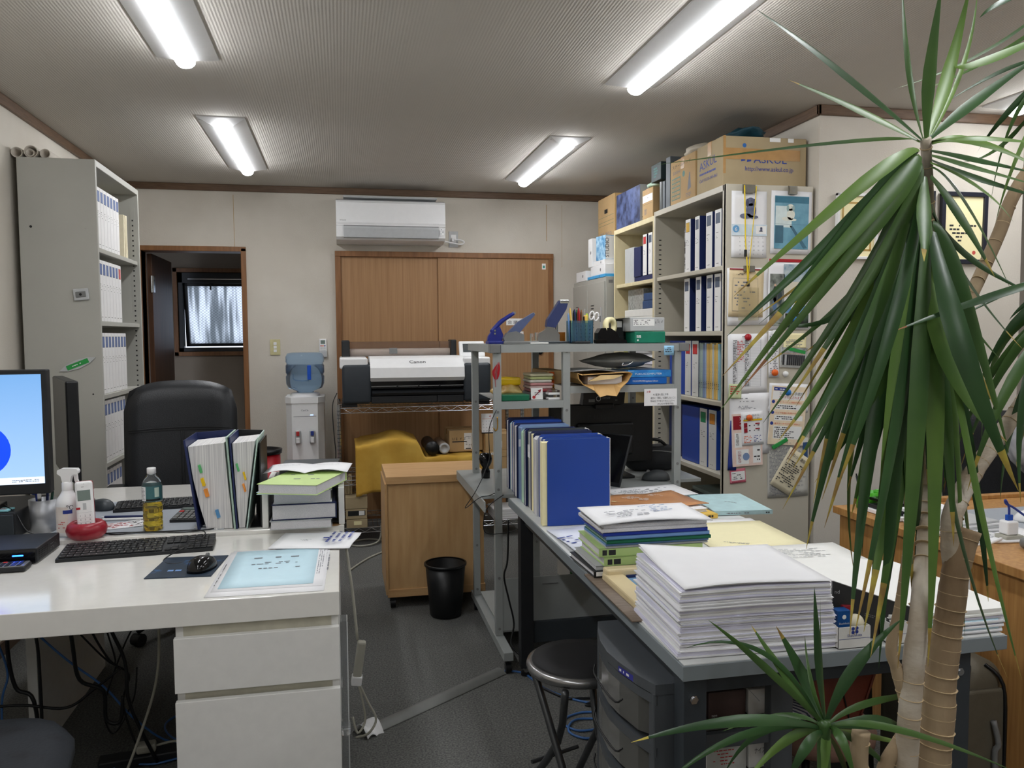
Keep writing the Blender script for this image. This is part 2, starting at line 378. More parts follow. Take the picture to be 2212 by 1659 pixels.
hd = MB(); hd.lathe([(0, 0), (.026, 0), (.03, .004), (.03, .012), (.022, .016), (0, .016)], (0, 0, 0), M_blk, X=Matrix(((1, 0, 0, 1.515), (0, 0, -1, YB-.022), (0, 1.6, 0, 1.27), (0, 0, 0, 1))))
hd.part('door_handle', rpo, 'dark oval finger pull')
for (x, z, w_, t_) in ((1.25, 1.45, .145, '会 議 室'), (1.285, 1.36, .10, '使用中 空室')):
    p_ = MB(); p_.box(x, x+w_, YB-.0245, YB-.022, z, z+.052 if w_ > .12 else z+.042, M_lab); p_.text(t_, .03 if w_ > .12 else .02, M_ink if w_ > .12 else M_inkr, F_front(x+w_/2, YB-.0248, z+.012), fit=w_*.85, center=True)
    p_.solo('door_sign', 'white sign plate stuck on the sliding door, '+('upper and wider of the two' if w_ > .12 else 'lower one lettered in red'), 'sign')

# ================================================================ ceiling lamps
M_lampb = mat('lamp_white_enamel', (214, 214, 214), .35, var=.01)
M_tube = mat('lamp_diffuser_glow', (250, 252, 255), .5, var=0, emit=LAMP)
lp = MB(); w2, l2 = .115, .625
lp.box(-w2, w2, -l2, l2, -.006, 0, M_lampb)
# chamfered reflector body
b4 = [(-w2, -l2), (w2, -l2), (w2, l2), (-w2, l2)]; t4 = [(-.04, -l2+.075), (.04, -l2+.075), (.04, l2-.075), (-.04, l2-.075)]
lp.add([(x, y, -.006) for x, y in b4]+[(x, y, -.036) for x, y in t4], [(0, 1, 5, 4), (1, 2, 6, 5), (2, 3, 7, 6), (3, 0, 4, 7), (4, 5, 6, 7)], M_lampb)
lm = thing('ceiling_light', 'x', 'ceiling light', (-.56, 4.90, H)); lp.part('lamp_body', lm)
df_ = MB(); n = 12
prof = [(-.036*math.cos(PI*k/n), -.036-.026*math.sin(PI*k/n)) for k in range(n+1)]
df_.prism(prof, 'y', -l2+.06, l2-.06, M_tube, smooth=True); df_.part('lamp_diffuser', lm, 'glowing white tube cover')
bd = MB(); bd.scrib(.035, .02, 5, M_ink, Matrix(((1, 0, 0, -.11), (0, -1, 0, -.58), (0, 0, -1, -.012), (0, 0, 0, 1))), dens=.9); bd.part('rating_label', lm)
LL = [(-.56, 4.90, 'lit ceiling light above the white water dispenser side, nearer the doorway wall, left of the pair at the back'),
      (1.26, 4.98, 'lit ceiling light at the back on the right, towards the beige shelves'),
      (-.56, 2.79, 'lit ceiling light cut off by the top edge, above the white desk'),
      (1.26, 2.80, 'lit ceiling light cut off by the top edge, above the grey desk'),
      (3.165, 2.80, 'lit ceiling light at the right edge behind the plant leaves'),
      (-.56, .6, 'ceiling light added out of view to brighten the room, behind the photographer on the left'),  # this lamp and the rest below are added out of view for brightness
      (-.56, -1.5, 'ceiling light added out of view to brighten front faces, far behind the photographer, left column'), (1.26, -1.5, 'ceiling light added out of view to brighten front faces, far behind the photographer, middle column'),
      (1.26, .6, 'ceiling light added out of view to brighten the room, behind the photographer in the middle'), (3.165, .6, 'ceiling light added out of view to brighten the room, behind the photographer on the right')]
for i, (x, y, lab) in enumerate(LL):
    o = lm if i == 0 else dup(lm)
    o.location = (x, y, H); o['label'] = lab; o['group'] = 'slim ceiling lights'
lm['label'] = 'lit ceiling light at the back on the left, in front of the doorway wall'
# ================================================================ binders (shared builder)
def spine_binder(name, label, cat, w, h, d, spine, cover, patch, group, loc, rz=0, rows=True, rot=None, face=None, pages=True, paper=None):
    """upright ring binder; local: spine faces -Y, x = thickness"""
    t = thing(name, label, cat, loc, rz, group, rot)
    c = MB(); c.box(-w/2, -w/2+.003, .002, d, 0, h, cover, r=.001, seg=1); c.box(w/2-.003, w/2, .002, d, 0, h, cover, r=.001, seg=1)
    c.box(-w/2, w/2, 0, .004, 0, h, spine, r=.0015, seg=1); c.part('cover', t)
    if pages: MB().box(-w/2+.005, w/2-.005, .02, d-.012, .004, h-.012, paper or M_pagev).part('pages', t)
    l = MB(); X = F_front(-w*.36, -.0003, 0)
    if patch or rows: l.rect(-w*.1, w*.82, h*.03, h*.97, spine, X, 0)
    if patch: l.rect(0, w*.72, h*.76, h*.94, M_ink, X, .0001); l.rect(w*.03, w*.69, h*.765, h*.935, patch, X, .0004)
    if rows:
        l.scrib(w*.6, h*.12, 4, M_ink, F_front(-w*.3, -.0003, h*.5), dens=.5, th=.3); l.scrib(w*.5, h*.02, 1, M_ink, F_front(-w*.25, -.0003, h*.06), dens=.8, th=.5)
    if l.v: l.part('spine_label', t)
    return t
M_bspine = mat('binder_white_spine', (232, 231, 230), .4, var=.01)
M_bpatch = mat('slate_blue_patch', (96, 114, 158), .5, var=.02)
M_bpatch2 = mat('slate_grey_patch', (84, 96, 116), .5, var=.02)

# ================================================================ tall grey steel cabinet by the left wall
def steel_case(name, label, x0, x1, y0, y1, z1, shelves, m, holes=True, back=True, base=.06, tt=.02, lip=.03, open_to='x'):
    t = thing(name, label, 'shelving unit', (x0, y0, 0))
    W, D = x1-x0, y1-y0
    MB().box(0, W, 0, tt, 0, z1, m, r=.002).part('end_panel', t, 'near end panel')
    MB().box(0, W, D-tt, D, 0, z1, m, r=.002).part('end_panel', t, 'far end panel')
    MB().box(0, W, tt, D-tt, z1-lip, z1, m, r=.002).part('top', t)
    MB().box(0, W, tt, D-tt, 0, base, m, r=.002).part('plinth', t)
    if back: MB().box(*((0, .006) if open_to == 'x' else (W-.006, W)), tt, D-tt, base, z1-lip, m).part('back_panel', t)
    for z in shelves:
        s_ = MB(); a, b_ = (.008, W-.01) if open_to == 'x' else (.01, W-.008)
        s_.box(a, b_, tt+.002, D-tt-.002, z-.022, z, m, r=.002); s_.part('shelf', t)
    if holes:
        fx = W-.03 if open_to == 'x' else .03
        for yy in (tt+.0009, D-tt-.0009):
            h_ = MB()
            h_.box(fx-.012, fx+.012, yy-.0006, yy+.0005, .10, z1-.1, m)
            for k in range(int((z1-.25)/.028)):
                z = .12+k*.028; s_ = .004 if open_to == 'x' else .0075
                h_.box(fx-s_, fx+s_, yy-.0009, yy+.0009, z, z+.006 if open_to != 'x' else z+.008, M_blk)
            h_.part('pin_rail', t, 'perforated shelf rail')
    return t
cab = steel_case('grey_steel_cabinet', 'tall grey steel open cabinet against the left wall beside the doorway', XL+.034, -1.10, 4.13, 4.95, 2.2, (1.80, 1.452, 1.10, .77, .43), M_gsteel)
for x_, z_, r_, m_ in ((.05, 1.885, .006, M_blk), (.283, 1.88, .004, M_chrome), (.288, 1.108, .004, M_blk)): MB().cyl((x_, -.001, z_), (x_, .002, z_), r_, m_, n=10).part('panel_screw', cab)
# magnetic clip and green holder on the cabinet's end panel
q = thing('magnet_clip', 'clear square magnet clip stuck on the grey cabinet end panel', 'magnet clip', (-1.176, 4.128, 1.548))
MB(Mx((0, 0, 0), (0, R(-5), 0))).box(-.033, .033, -.01, 0, 0, .055, M_lgrey, r=.004).part('plate', q); c_ = MB(Mx((0, 0, 0), (0, R(-5), 0))); c_.box(-.022, .022, -.014, -.0095, .014, .04, M_grey, r=.002); c_.cyl((0, -.016, .027), (0, -.013, .027), .006, M_blk, n=12); c_.part('clip', q)
q = thing('magnetic_pointer', 'green and clear lens-shaped magnetic tag slanting on the grey cabinet end panel', 'magnet', (-1.205, 4.128, 1.25), rot=(0, R(-22), 0))
MB().prism([(-.085, 0), (-.05, .015), (0, .021), (.05, .015), (.085, 0), (.05, -.015), (0, -.021), (-.05, -.015)], 'y', -.004, 0, M_lgrey).part('body', q)
g_ = MB(); g_.box(-.05, .05, -.0055, -.004, -.011, .011, mat('green_tape', (40, 150, 70), .5)); g_.scrib(.05, .008, 1, M_paper, F_front(-.025, -.0058, -.004), dens=.8); g_.part('green_strip', q)

# white binders inside, spines facing the room
bp_w = {}
M_rpatch = mat('faded_red_patch', (190, 90, 84), .5, var=.02)
def cabinet_row(z, ys, h, patches, place):
    for i, (y, pa) in enumerate(zip(ys, patches)):
        w_ = .052
        key = (pa.name, h)
        lab = '%s white binder from the near end, grey cabinet %s, %s patch' % (('first', 'second', 'third', 'fourth', 'fifth', 'sixth', 'seventh', 'eighth', 'ninth', 'tenth')[i], place, 'blue' if pa is M_bpatch else 'red')
        if key not in bp_w:
            bp_w[key] = spine_binder('ring_binder', lab, 'binder', w_, h, .26, M_bspine, M_bspine, pa, 'white binders in the grey cabinet', (-1.125, y, z+.001), R(90), rot=(0, 0, R(90)))
        else: dup(bp_w[key], (-1.125, y, z+.001), R(90), lab)
cabinet_row(1.80, [4.20+.0565*k for k in range(8)], .295, [M_bpatch]*8, 'top shelf')
cabinet_row(1.452, [4.20+.0565*k for k in range(8)], .295, [M_bpatch]*7+[M_rpatch], 'second shelf')
cabinet_row(1.10, [4.20+.0565*k for k in range(9)], .295, [M_bpatch]*9, 'third shelf')
cabinet_row(.77, [4.20+.0565*k for k in range(8)], .295, [M_bpatch]*8, 'fourth shelf')
cabinet_row(.43, [4.20+.0565*k for k in range(6)], .295, [M_bpatch]*6, 'fifth shelf')
for i, (y, tlt) in enumerate(((4.735, 4), (4.77, 3), (4.80, 0))):
    p_ = MB(Mx((-1.13, y, 1.80), (R(-tlt), 0, 0))); p_.box(-.22, 0, -.006, .006, .001, .235, mat('cream_paper', (228, 218, 190), .7, var=.03), r=.001, seg=1)
    p_.solo('cream_folder', ('cream paper folder leaning on the last white binder, top cabinet shelf', 'middle of the three cream folders on the top cabinet shelf', 'outermost upright cream folder on the top cabinet shelf by the pin holes')[i], 'folder', 'cream folders on the top cabinet shelf')
# rolled paper tubes lying on top of the cabinet, ends facing the room
M_tube2 = mat('rolled_drawing_paper', (206, 198, 186), .7, var=.04)
for i, (x, z, r_, y1, lab) in enumerate(((-1.435, 0, .024, 4.75, 'leftmost rolled paper tube on top of the grey cabinet'), (-1.376, 0, .029, 4.8, 'fat rolled paper tube with a smaller roll inside, on the grey cabinet'), (-1.316, 0, .022, 4.85, 'right-hand rolled paper tube on top of the grey cabinet'))):
    p_ = MB(); p_.lathe([(r_, 0), (r_, .6), (r_-.003, .6), (r_-.003, 0), (r_, 0)], (0, 0, 0), M_tube2, n=20, X=Mx((x, 4.15, 2.2+r_), (R(-90), 0, 0)))
    if i == 1: p_.lathe([(.018, .02), (.018, .62), (.014, .62), (.014, .02), (.018, .02)], (0, 0, 0), M_tube2, n=16, X=Mx((x-.003, 4.13, 2.2+r_-.005), (R(-90), 0, 0)))
    p_.solo('paper_roll', lab, 'paper roll', 'paper rolls on the grey cabinet')

# ================================================================ white desk in front and the white desk behind it
Z1, Z2 = .705, .72
dk = thing('white_desk', 'glossy white desk in the foreground with a drawer pedestal', 'desk', (-.9, 2.5, 0))
MB().box(-1.44, -.016, 2.135, 2.826, Z1-.064, Z1, M_gloss, r=.002).part('desk_top', dk, world=True)
p_ = MB(); p_.box(-.425, -.02, 2.155, 2.80, .0, .02, M_white); p_.box(-.425, -.407, 2.155, 2.80, 0, Z1-.064, M_white); p_.box(-.038, -.02, 2.155, 2.80, 0, Z1-.064, M_white); p_.box(-.425, -.02, 2.78, 2.80, 0, Z1-.064, M_white); p_.box(-.407, -.038, 2.157, 2.17, .02, Z1-.064, mat('ivory_panel', (206, 202, 184), .4)); p_.part('pedestal', dk, world=True)
for z0, z1 in ((.470, .612), (.075, .447)): MB().box(-.427, -.018, 2.132, 2.150, z0, z1, M_white, r=.0015).part('drawer_front', dk, world=True)
MB().box(-1.44, -1.41, 2.16, 2.80, 0, Z1-.064, M_white).part('side_panel', dk, world=True)
dk2 = thing('white_desk', 'far white desk facing the foreground one, holding the tea bottle and standing binders', 'desk', (-.9, 3.3, 0))
MB().box(-1.06, .0, 2.829, 3.79, Z2-.05, Z2, M_gloss, r=.002).part('desk_top', dk2, world=True)
MB().box(-1.02, -.99, 2.85, 3.60, 0, Z2-.05, M_white).part('side_panel', dk2, world=True)
p_ = MB(); p_.box(-.42, -.02, 2.85, 3.40, 0, Z2-.05, M_white); p_.part('pedestal', dk2, world=True)
gm = MB(); gm.lathe([(.03, 0), (.03, .0012), (.0, .0012)], (-.04, 2.85, Z2+.0002), mat('brown_cap', (120, 88, 48), .6), n=24); gm.part('cable_hole_cap', dk2, 'brown cable hole', world=True)
MB().box(-.96, -.40, 2.86, 3.44, Z2, Z2+.002, mat('grey_desk_mat', (158, 164, 172), .5, var=.02), r=.0008, seg=1).solo('desk_mat', 'large grey desk mat on the far white desk', 'desk mat')
# clear strip (edge channel) fixed on the drawer side
p_ = MB(); p_.box(-.016, .004, 2.2, 2.26, .02, .60, M_clear, r=.003); p_.box(-.018, .006, 2.205, 2.255, .28, .30, M_clear, r=.002); p_.box(-.018, .006, 2.205, 2.255, .06, .09, M_clear, r=.002)
p_.solo('clear_sleeve', 'clear plastic cover strip taped along the side of the drawer pedestal', 'plastic sleeve')

# ---------------------------------------------------------------- keyboards
def keyboard(label, loc, rz, L=.44, D=.135, numpad=True, rows=6):
    t = thing('keyboard', label, 'keyboard', loc, rz)
    b_ = MB(); b_.prism([(0, .0), (D, .0), (D, .020), (0, .010)], 'x', 0, L, M_blk2); b_.part('keyboard_body', t)
    k_ = MB(); u = L/ (22.5 if numpad else 15.5); rnd = random.Random(3); d0 = D/ (rows+.5)
    for r_ in range(rows):
        y = .006+r_*d0; z = .0105+(y/D)*.010; x = .006
        lim = u*15 if numpad else L-.006
        while x < lim-.3*u:
            w_ = u*(5.5 if (r_ == 0 and .2*lim < x < .3*lim) else (1.6 if rnd.random() < .12 else 1)); w_ = min(w_, lim-x)
            k_.box(x+.0008, x+w_-.0008, y+.0008, y+d0-.0012, z, z+.0045, M_blk, r=.0012, seg=1); x += w_
        if numpad:
            for blk, n_ in ((15.3, 3), (18.6, 4)):
                if blk == 15.3 and r_ in (2,): continue
                for i in range(n_):
                    if blk == 15.3 and r_ == 1 and i != 1: continue
                    x = u*(blk+i); k_.box(x+.0008, x+u-.0008, y+.0008, y+d0-.0012, z, z+.0045, M_blk, r=.0012, seg=1)
    k_.part('keys', t); g_ = MB()
    for r_ in range(rows):
        for i in range(0, 15):
            x = .006+u*i+.004; y = .006+r_*d0+.004; z = .0156+((y)/D)*.010; g_.rect(x, x+.003, y, y+.004, M_lgrey, F_up(0, 0, z))
    g_.part('key_legends', t); return t
keyboard('full-size black keyboard lying across the foreground white desk', (-.842, 2.60, Z1), R(4.5), .44, .150)
kb2 = keyboard('black keyboard on the grey mat of the far desk beside the leather chair', (-.84, 3.22, Z2+.002), R(6), .40, .12)

# mouse pad, mice
p_ = MB(); mp_ = mat('night_blue_print', (22, 40, 58), .6, rgb2=(30, 110, 180), scale=9, lo=.3, hi=.42); a_ = V((-.545, 2.364, Z1))
p_.box(0, .180, 0, .215, 0, .003, mp_, r=.001, seg=1, X=Mx(a_, (0, 0, R(-5)))); p_.scrib(.07, .02, 1, M_lblue, F_up(a_.x+.05, a_.y+.05, Z1+.0035, R(-5)), dens=.9, th=.7)
p_.solo('mouse_pad', 'dark blue printed mouse pad under the black mouse', 'mouse pad')
def mouse(label, loc, rz, m=M_blkg, s=1, wheel=True):
    t = thing('computer_mouse', label, 'mouse', loc, rz)
    b_ = MB(); vs = []; n, k = 20, 8
    L, W_, H_ = .052*s, .031*s, .036*s
    for j in range(k+1):
        f = j/k; rr_ = math.cos(f*PI/2)**.6 if j < k else 0
        for i in range(n):
            a = 2*PI*i/n; cx = math.cos(a); cy = math.sin(a)
            sq = 1/((abs(cx)**2.6+abs(cy)**2.6)**(1/2.6))
            y = cy*sq*L*rr_; vs.append((cx*sq*W_*rr_*(1-.08*cy), y, H_*math.sin(f*PI/2)*(1-.25*max(0, y/L))+.001))
    b_.add(vs, [(j*n+i, j*n+(i+1) % n, (j+1)*n+(i+1) % n, (j+1)*n+i) for j in range(k) for i in range(n)]+[tuple(range(n-1, -1, -1))], m, True); b_.part('mouse_body', t)
    if wheel: MB().cyl((-.003*s, .028*s, H_*.84), (.003*s, .028*s, H_*.84), .007*s, M_grey, n=12).part('scroll_wheel', t)
    return t
mz = mouse('glossy black mouse with a cord on the blue mouse pad', (-.400, 2.425, Z1+.003), R(-20), s=1.05)
mouse('dark grey wireless mouse on the grey mat behind the telephone', (-.905, 3.30, Z2+.002), R(60), M_dk, 1.1)
mouse('dark grey sculpted mouse on the desk edge beside the black bag', (1.415, 3.50, .70), R(75), mat('graphite', (64, 68, 70), .45), 1.25)
def cable(name, label, pts, r=.0022, m=M_blk, cat='cable', res=6, group=None):
    return MB().tube(pts, r, m, n=6, res=res).solo(name, label, cat, group)
MB().tube([(-.42, 2.475, .72), (-.44, 2.52, .708), (-.50, 2.50, .708), (-.53, 2.56, .708), (-.47, 2.60, .735), (-.44, 2.70, .735), (-.47, 2.83, .728), (-.60, 2.86, .7245), (-.80, 2.88, .7245)], .002, M_blk, n=6, res=6).part('cord', mz, world=True)
cable('black_cable', 'black cables snaking past the tea bottle towards the telephone', [(-.42, 2.87, .724), (-.52, 2.835, .724), (-.66, 2.86, .726), (-.74, 2.85, .724), (-.81, 2.90, .726), (-.93, 2.88, .724), (-1.0, 2.86, .745), (-1.05, 2.90, .80), (-1.1, 2.95, .82)])
cable('white_cable', 'thin white cable on the far desk beside the tea bottle', [(-.40, 2.95, .724), (-.50, 2.90, .724), (-.44, 2.87, .723), (-.42, 2.85, .7235)], .0015, M_wpl)

# ---------------------------------------------------------------- telephone
ph = thing('cordless_telephone', 'white cordless telephone standing in a round crimson cradle', 'telephone', (-.823, 2.845, Z2), R(8))
cr_ = MB(); cr_.lathe([(.0, .001), (.045, .001), (.058, .014), (.062, .030), (.057, .046), (.046, .055), (.036, .052), (.030, .040), (.026, .022), (0, .02)], (0, 0, 0), M_crim, n=32); cr_.rect(-.014, .014, 0, .006, mat('cradle_badge', (215, 90, 100), .4, var=0), Matrix(((1, 0, 0, 0), (0, .5, -.86, -.052), (0, .86, .5, .046), (0, 0, 0, 1)))); cr_.part('cradle', ph)
T_ = Mx((0, 0, .03), (R(-9), R(-3), 0)); hb = MB(T_); hb.box(-.026, .026, -.010, .012, -.005, .155, M_wpl, r=.008, seg=3)
ho = hb.part('handset', ph); bk_ = MB(T_); bk_.box(-.027, .027, 0, .014, -.004, .156, M_crim, r=.007, seg=2); bk_.part('handset_back', ph, 'crimson back shell')
sc = MB(T_); sc.box(-.019, .019, -.0108, -.0095, .092, .126, mat('lcd_grey', (120, 134, 128), .2, var=.02), r=.0004, seg=1); sc.part('screen', ho, world=False)
kp = MB(T_); F = lambda x, z: T_ and F_front(x, -.0106, z)
for i, t_ in enumerate('123456789*0#'):
    x = -.014+.014*(i % 3); z = .040-.0125*(i//3); kp.text(t_, .0085, M_inkg, F_front(x, -.0106, z), center=True)
kp.rect(-.005, .005, 0, .022, M_lgrey, F_front(0, -.0104, .062)); kp.rect(-.012, 0, 0, .007, M_red, F_front(-.013, -.0104, .064)); kp.scrib(.012, .003, 1, M_ink, F_front(-.006, -.0105, .135)); kp.scrib(.008, .002, 1, M_ink, F_front(-.004, -.0105, .145))
for z in (.0355, .023, .0105, .053): kp.rect(-.021, .021, 0, .0006, M_lgrey, F_front(0, -.0104, z))
kp.part('keypad', ho, world=False)

# ---------------------------------------------------------------- tea bottle, spray bottle, cup
tb = thing('tea_bottle', 'plastic bottle half full of yellow tea with a white cap', 'bottle', (-.633, 2.905, Z2))
M_tea = mat('yellow_tea', (250, 216, 50), .05, trans=.9, var=0, ior=1.33); M_pet = mat('clear_pet', (235, 240, 240), .05, trans=.96, var=0, ior=1.2)
o_ = MB(); o_.lathe([(0, .001), (.026, .001), (.031, .006), (.031, .03), (.029, .034), (.031, .038), (.031, .058), (.029, .062), (.031, .066), (.031, .088), (.029, .092), (.031, .096), (.032, .15), (.030, .165), (.020, .182), (.014, .19), (.013, .196)], (0, 0, 0), M_pet, n=32); o_.part('bottle_body', tb)
MB().lathe([(0, .003), (.025, .003), (.0292, .008), (.0292, .03), (.0275, .034), (.0292, .038), (.0292, .058), (.0275, .062), (.0292, .066), (.0292, .088), (.0285, .097), (0, .097)], (0, 0, 0), M_tea, n=32).part('tea', tb, 'yellow liquid')
la = MB(); n = 32; r_ = .0318
def band(b, r_, z0, z1, a0, a1, m, n=16): 
    vs = []
    for k in range(n+1):
        a = a0+(a1-a0)*k/n; vs += [(r_*math.cos(a), r_*math.sin(a), z0), (r_*math.cos(a), r_*math.sin(a), z1)]
    b.add(vs, [(2*k, 2*k+2, 2*k+3, 2*k+1) for k in range(n)], m, True)
band(la, .0325, .104, .155, 0, 2*PI, mat('tea_label_teal', (66, 112, 116), .35, var=.05), 32); band(la, .0328, .106, .153, R(205), R(245), M_paper, 8); band(la, .0328, .106, .112, R(246), R(330), M_blk, 8)
band(la, .0329, .118, .150, R(295), R(322), mat('tea_label_pale', (196, 214, 200), .35), 8)
for k in range(9): band(la, .0330, .110+k*.0045, .1115+k*.0045, R(208), R(240-(k % 3)*5), M_inkg, 4)
la.part('bottle_label', tb); MB().lathe([(0, .214), (.013, .214), (.0145, .212), (.0145, .195), (.013, .194)], (0, 0, 0), M_wpl, n=24).part('cap', tb)
sb = thing('spray_bottle', 'white trigger spray bottle behind the telephone', 'bottle', (-.893, 2.90, Z2), R(0))
b_ = MB(); b_.lathe([(0, .001), (.034, .001), (.037, .005), (.037, .105), (.033, .122), (.022, .138), (.016, .15), (.0155, .152)], (0, 0, 0), M_wpl, n=28); band(b_, .0374, .015, .10, R(215), R(285), mat('spray_label', (232, 222, 214), .4), 8); b_.text('℃', .02, M_ink, F_front(.006, -.0372, .092)); b_.part('bottle_body', sb)
k_ = MB(); band(k_, .0377, .078, .090, R(262), R(305), M_inkb, 8); k_.scrib(.02, .03, 5, M_inkr, F_front(-.02, -.0385, .03), dens=.5); k_.part('print', sb)
t_ = MB(); t_.lathe([(.0165, .15), (.0165, .175), (.012, .18)], (0, 0, 0), M_wpl, n=20); t_.prism([(-.012, .178), (.012, .178), (.016, .198), (.034, .206), (.034, .222), (-.012, .224), (-.026, .218), (-.027, .207), (-.016, .198)], 'y', -.011, .011, M_wpl); t_.part('spray_head', sb)
t_ = MB(); t_.prism([(.020, .206), (.032, .206), (.033, .185), (.040, .160), (.034, .158), (.024, .182)], 'y', -.006, .006, M_wpl); t_.cyl((.028, -.012, .212), (.028, .012, .212), .010, M_wpl, n=16); t_.part('trigger', sb)
cu = thing('pen_cup', 'brushed steel cup with scissors, tape and pens beside the monitor', 'pen cup', (-.995, 2.98, Z2))
MB().lathe([(0, .001), (.040, .001), (.043, .11), (.041, .11), (.038, .004), (0, .004)], (0, 0, 0), mat('brushed_steel', (176, 178, 182), .42, .7, var=.05), n=32).part('cup_body', cu)
def pen(label, p0, p1, m, r=.0045, cap=None, group=None, name='pen', cat='pen'):
    t = thing(name, label, cat, p0, group=group); p1 = V(p1)-V(p0)
    MB().cyl((0, 0, 0), p1*.93, r, m, n=10).part('barrel', t)
    MB().cyl(p1*.93, p1, r*.8, cap or M_blk, b=r*.5, n=10).part('tip', t); return t
pen('blue pen in the steel cup beside the monitor', (-1.0, 2.97, Z2+.006), (-1.018, 2.985, Z2+.15), M_inkb)
pen('dark green pen in the steel cup', (-.985, 2.985, Z2+.006), (-.962, 2.98, Z2+.142), mat('dark_green_pen', (20, 70, 55), .4))
pen('navy pen in the steel cup', (-.99, 2.99, Z2+.006), (-.985, 3.0, Z2+.147), M_navy)
sc_ = thing('scissors', 'scissors with blue and white handle rings in the steel cup', 'scissors', (-1.0, 2.965, Z2+.005))
k_ = MB(); k_.tube([(.012+.014*math.cos(a), 0, .145+.017*math.sin(a)) for a in [2*PI*i/16 for i in range(17)]], .0045, M_lgrey, n=8); k_.tube([(-.018+.011*math.cos(a), .004, .14+.015*math.sin(a)) for a in [2*PI*i/16 for i in range(17)]], .004, M_inkb, n=8); k_.part('handles', sc_); MB().box(-.006, .006, -.001, .001, 0, .13, M_chrome).part('blades', sc_)
pen('blue and white ballpoint lying on the grey mat', (-.70, 3.105, Z2+.0075), (-.855, 3.13, Z2+.0075), M_navy, cap=M_paper)
pen('white ballpoint lying just in front of the blue one', (-.70, 3.07, Z2+.0075), (-.85, 3.085, Z2+.0075), M_wpl, cap=M_navy)
for i, (x, y, rz, w_, d_) in enumerate(((-.79, 2.93, 18, .10, .10), (-.705, 2.955, 24, .07, .11))):
    p_ = MB(); X = F_up(x, y, Z2+.003+i*.0012, R(rz)); p_.sheet(w_, d_, M_paper, X=X, nx=2, ny=2, t=.001); p_.scrib(w_*.8, d_*.8, 7, M_inkr if i == 0 else M_ink, F_up(x, y, Z2+.0046+i*.0012, R(rz)) @ Mx((.01, .01, 0)), dens=.6)
    p_.solo('slip_of_paper', 'paper slip with %s on the far desk left of the tea bottle' % ('red print' if i == 0 else 'black print'), 'paper')
ca = thing('calculator', 'black desk calculator on the grey mat between tea bottle and binders', 'calculator', (-.60, 3.00, Z2+.002), R(-6))
b_ = MB(); b_.prism([(0, 0), (.16, 0), (.16, .022), (.12, .018), (0, .010)], 'x', 0, .105, M_blk2); b_.part('case', ca); k_ = MB()
for j in range(5):
    for i in range(5): y = .008+j*.021; z = .0105+y*.07; k_.box(.006+i*.019, .021+i*.019, y, y+.015, z, z+.004, M_inkr if (i, j) in ((4, 4), (0, 4)) else M_grey, r=.001, seg=1)
k_.part('keys', ca); MB().box(.01, .095, .118, .15, .018, .0225, mat('lcd_grey', (120, 134, 128), .2), X=Mx((0, 0, 0), (0, 0, 0))).part('display', ca)
# ---------------------------------------------------------------- recorder box, remote, computer, monitor
t = thing('video_recorder', 'flat black recorder box with a blue light at the left edge of the foreground desk', 'recorder', (-1.05, 2.70, Z1+.001))
MB().box(-.17, .16, -.10, .10, .004, .047, M_blk2, r=.003).part('case', t)
p_ = MB(); p_.box(-.168, .158, -.104, -.099, .006, .045, M_blkg, r=.001, seg=1); p_.part('front_panel', t, 'glossy front')
MB().box(.095, .125, -.1055, -.1035, .026, .030, mat('blue_led', (30, 90, 255), .4, var=0, emit=6), r=.001, seg=1).part('status_light', t, 'lit blue light')
p_ = MB(); p_.box(.1596, .1604, -.085, .085, .008, .042, M_blk2)
for j in range(5):
    for i in range(6): p_.box(.1604, .1612, -.08+i*.013, -.072+i*.013, .012+j*.006, .014+j*.006, M_blk)
p_.scrib(.07, .02, 4, M_grey, Matrix(((0, 0, 1, .1612), (1, 0, 0, .005), (0, 1, 0, .014), (0, 0, 0, 1))), dens=.5); p_.part('side_vents', t)
for x, y in ((-.15, -.08), (.14, -.08), (-.15, .08), (.14, .08)): MB().cyl((x, y, -.001), (x, y, .005), .01, M_blk, n=10).part('foot', t)
t = thing('remote_control', 'black and silver remote control in front of the recorder box', 'remote control', (-.985, 2.545, Z1+.001), R(2))
p_ = MB(); p_.box(-.10, .09, -.032, .032, 0, .016, M_blk2, r=.006, seg=3); p_.part('case', t); p_ = MB(); p_.box(-.095, .086, -.028, .028, .0145, .0175, mat('silver_plate', (150, 152, 156), .3, .6), r=.001, seg=1); p_.part('face_plate', t); k_ = MB()
for i in range(11):
    for j in range(4): k_.box(-.09+i*.0155, -.079+i*.0155, -.025+j*.013, -.016+j*.013, .0172, .0195, M_inkb if (i, j) in ((9, 0), (9, 1)) else (M_inkr if (i, j) == (7, 3) else M_blk), r=.001, seg=1)
k_.part('buttons', t)
t = thing('desktop_computer', 'slim black desktop computer with a honeycomb vent below the monitor', 'computer', (-1.17, 3.03, Z2+.001))
MB().box(-.15, .125, -.15, .17, 0, .085, M_blk2, r=.004).part('case', t)
p_ = MB(); p_.box(-.14, .12, -.156, -.15, .005, .08, M_dk, r=.002); 
for j in range(6):
    for i in range(14): p_.cyl((-.13+i*.0115+(j % 2)*.006, -.1575, .016+j*.010), (-.13+i*.0115+(j % 2)*.006, -.1555, .016+j*.010), .0045, M_blk, n=6)
p_.part('front_vent', t)
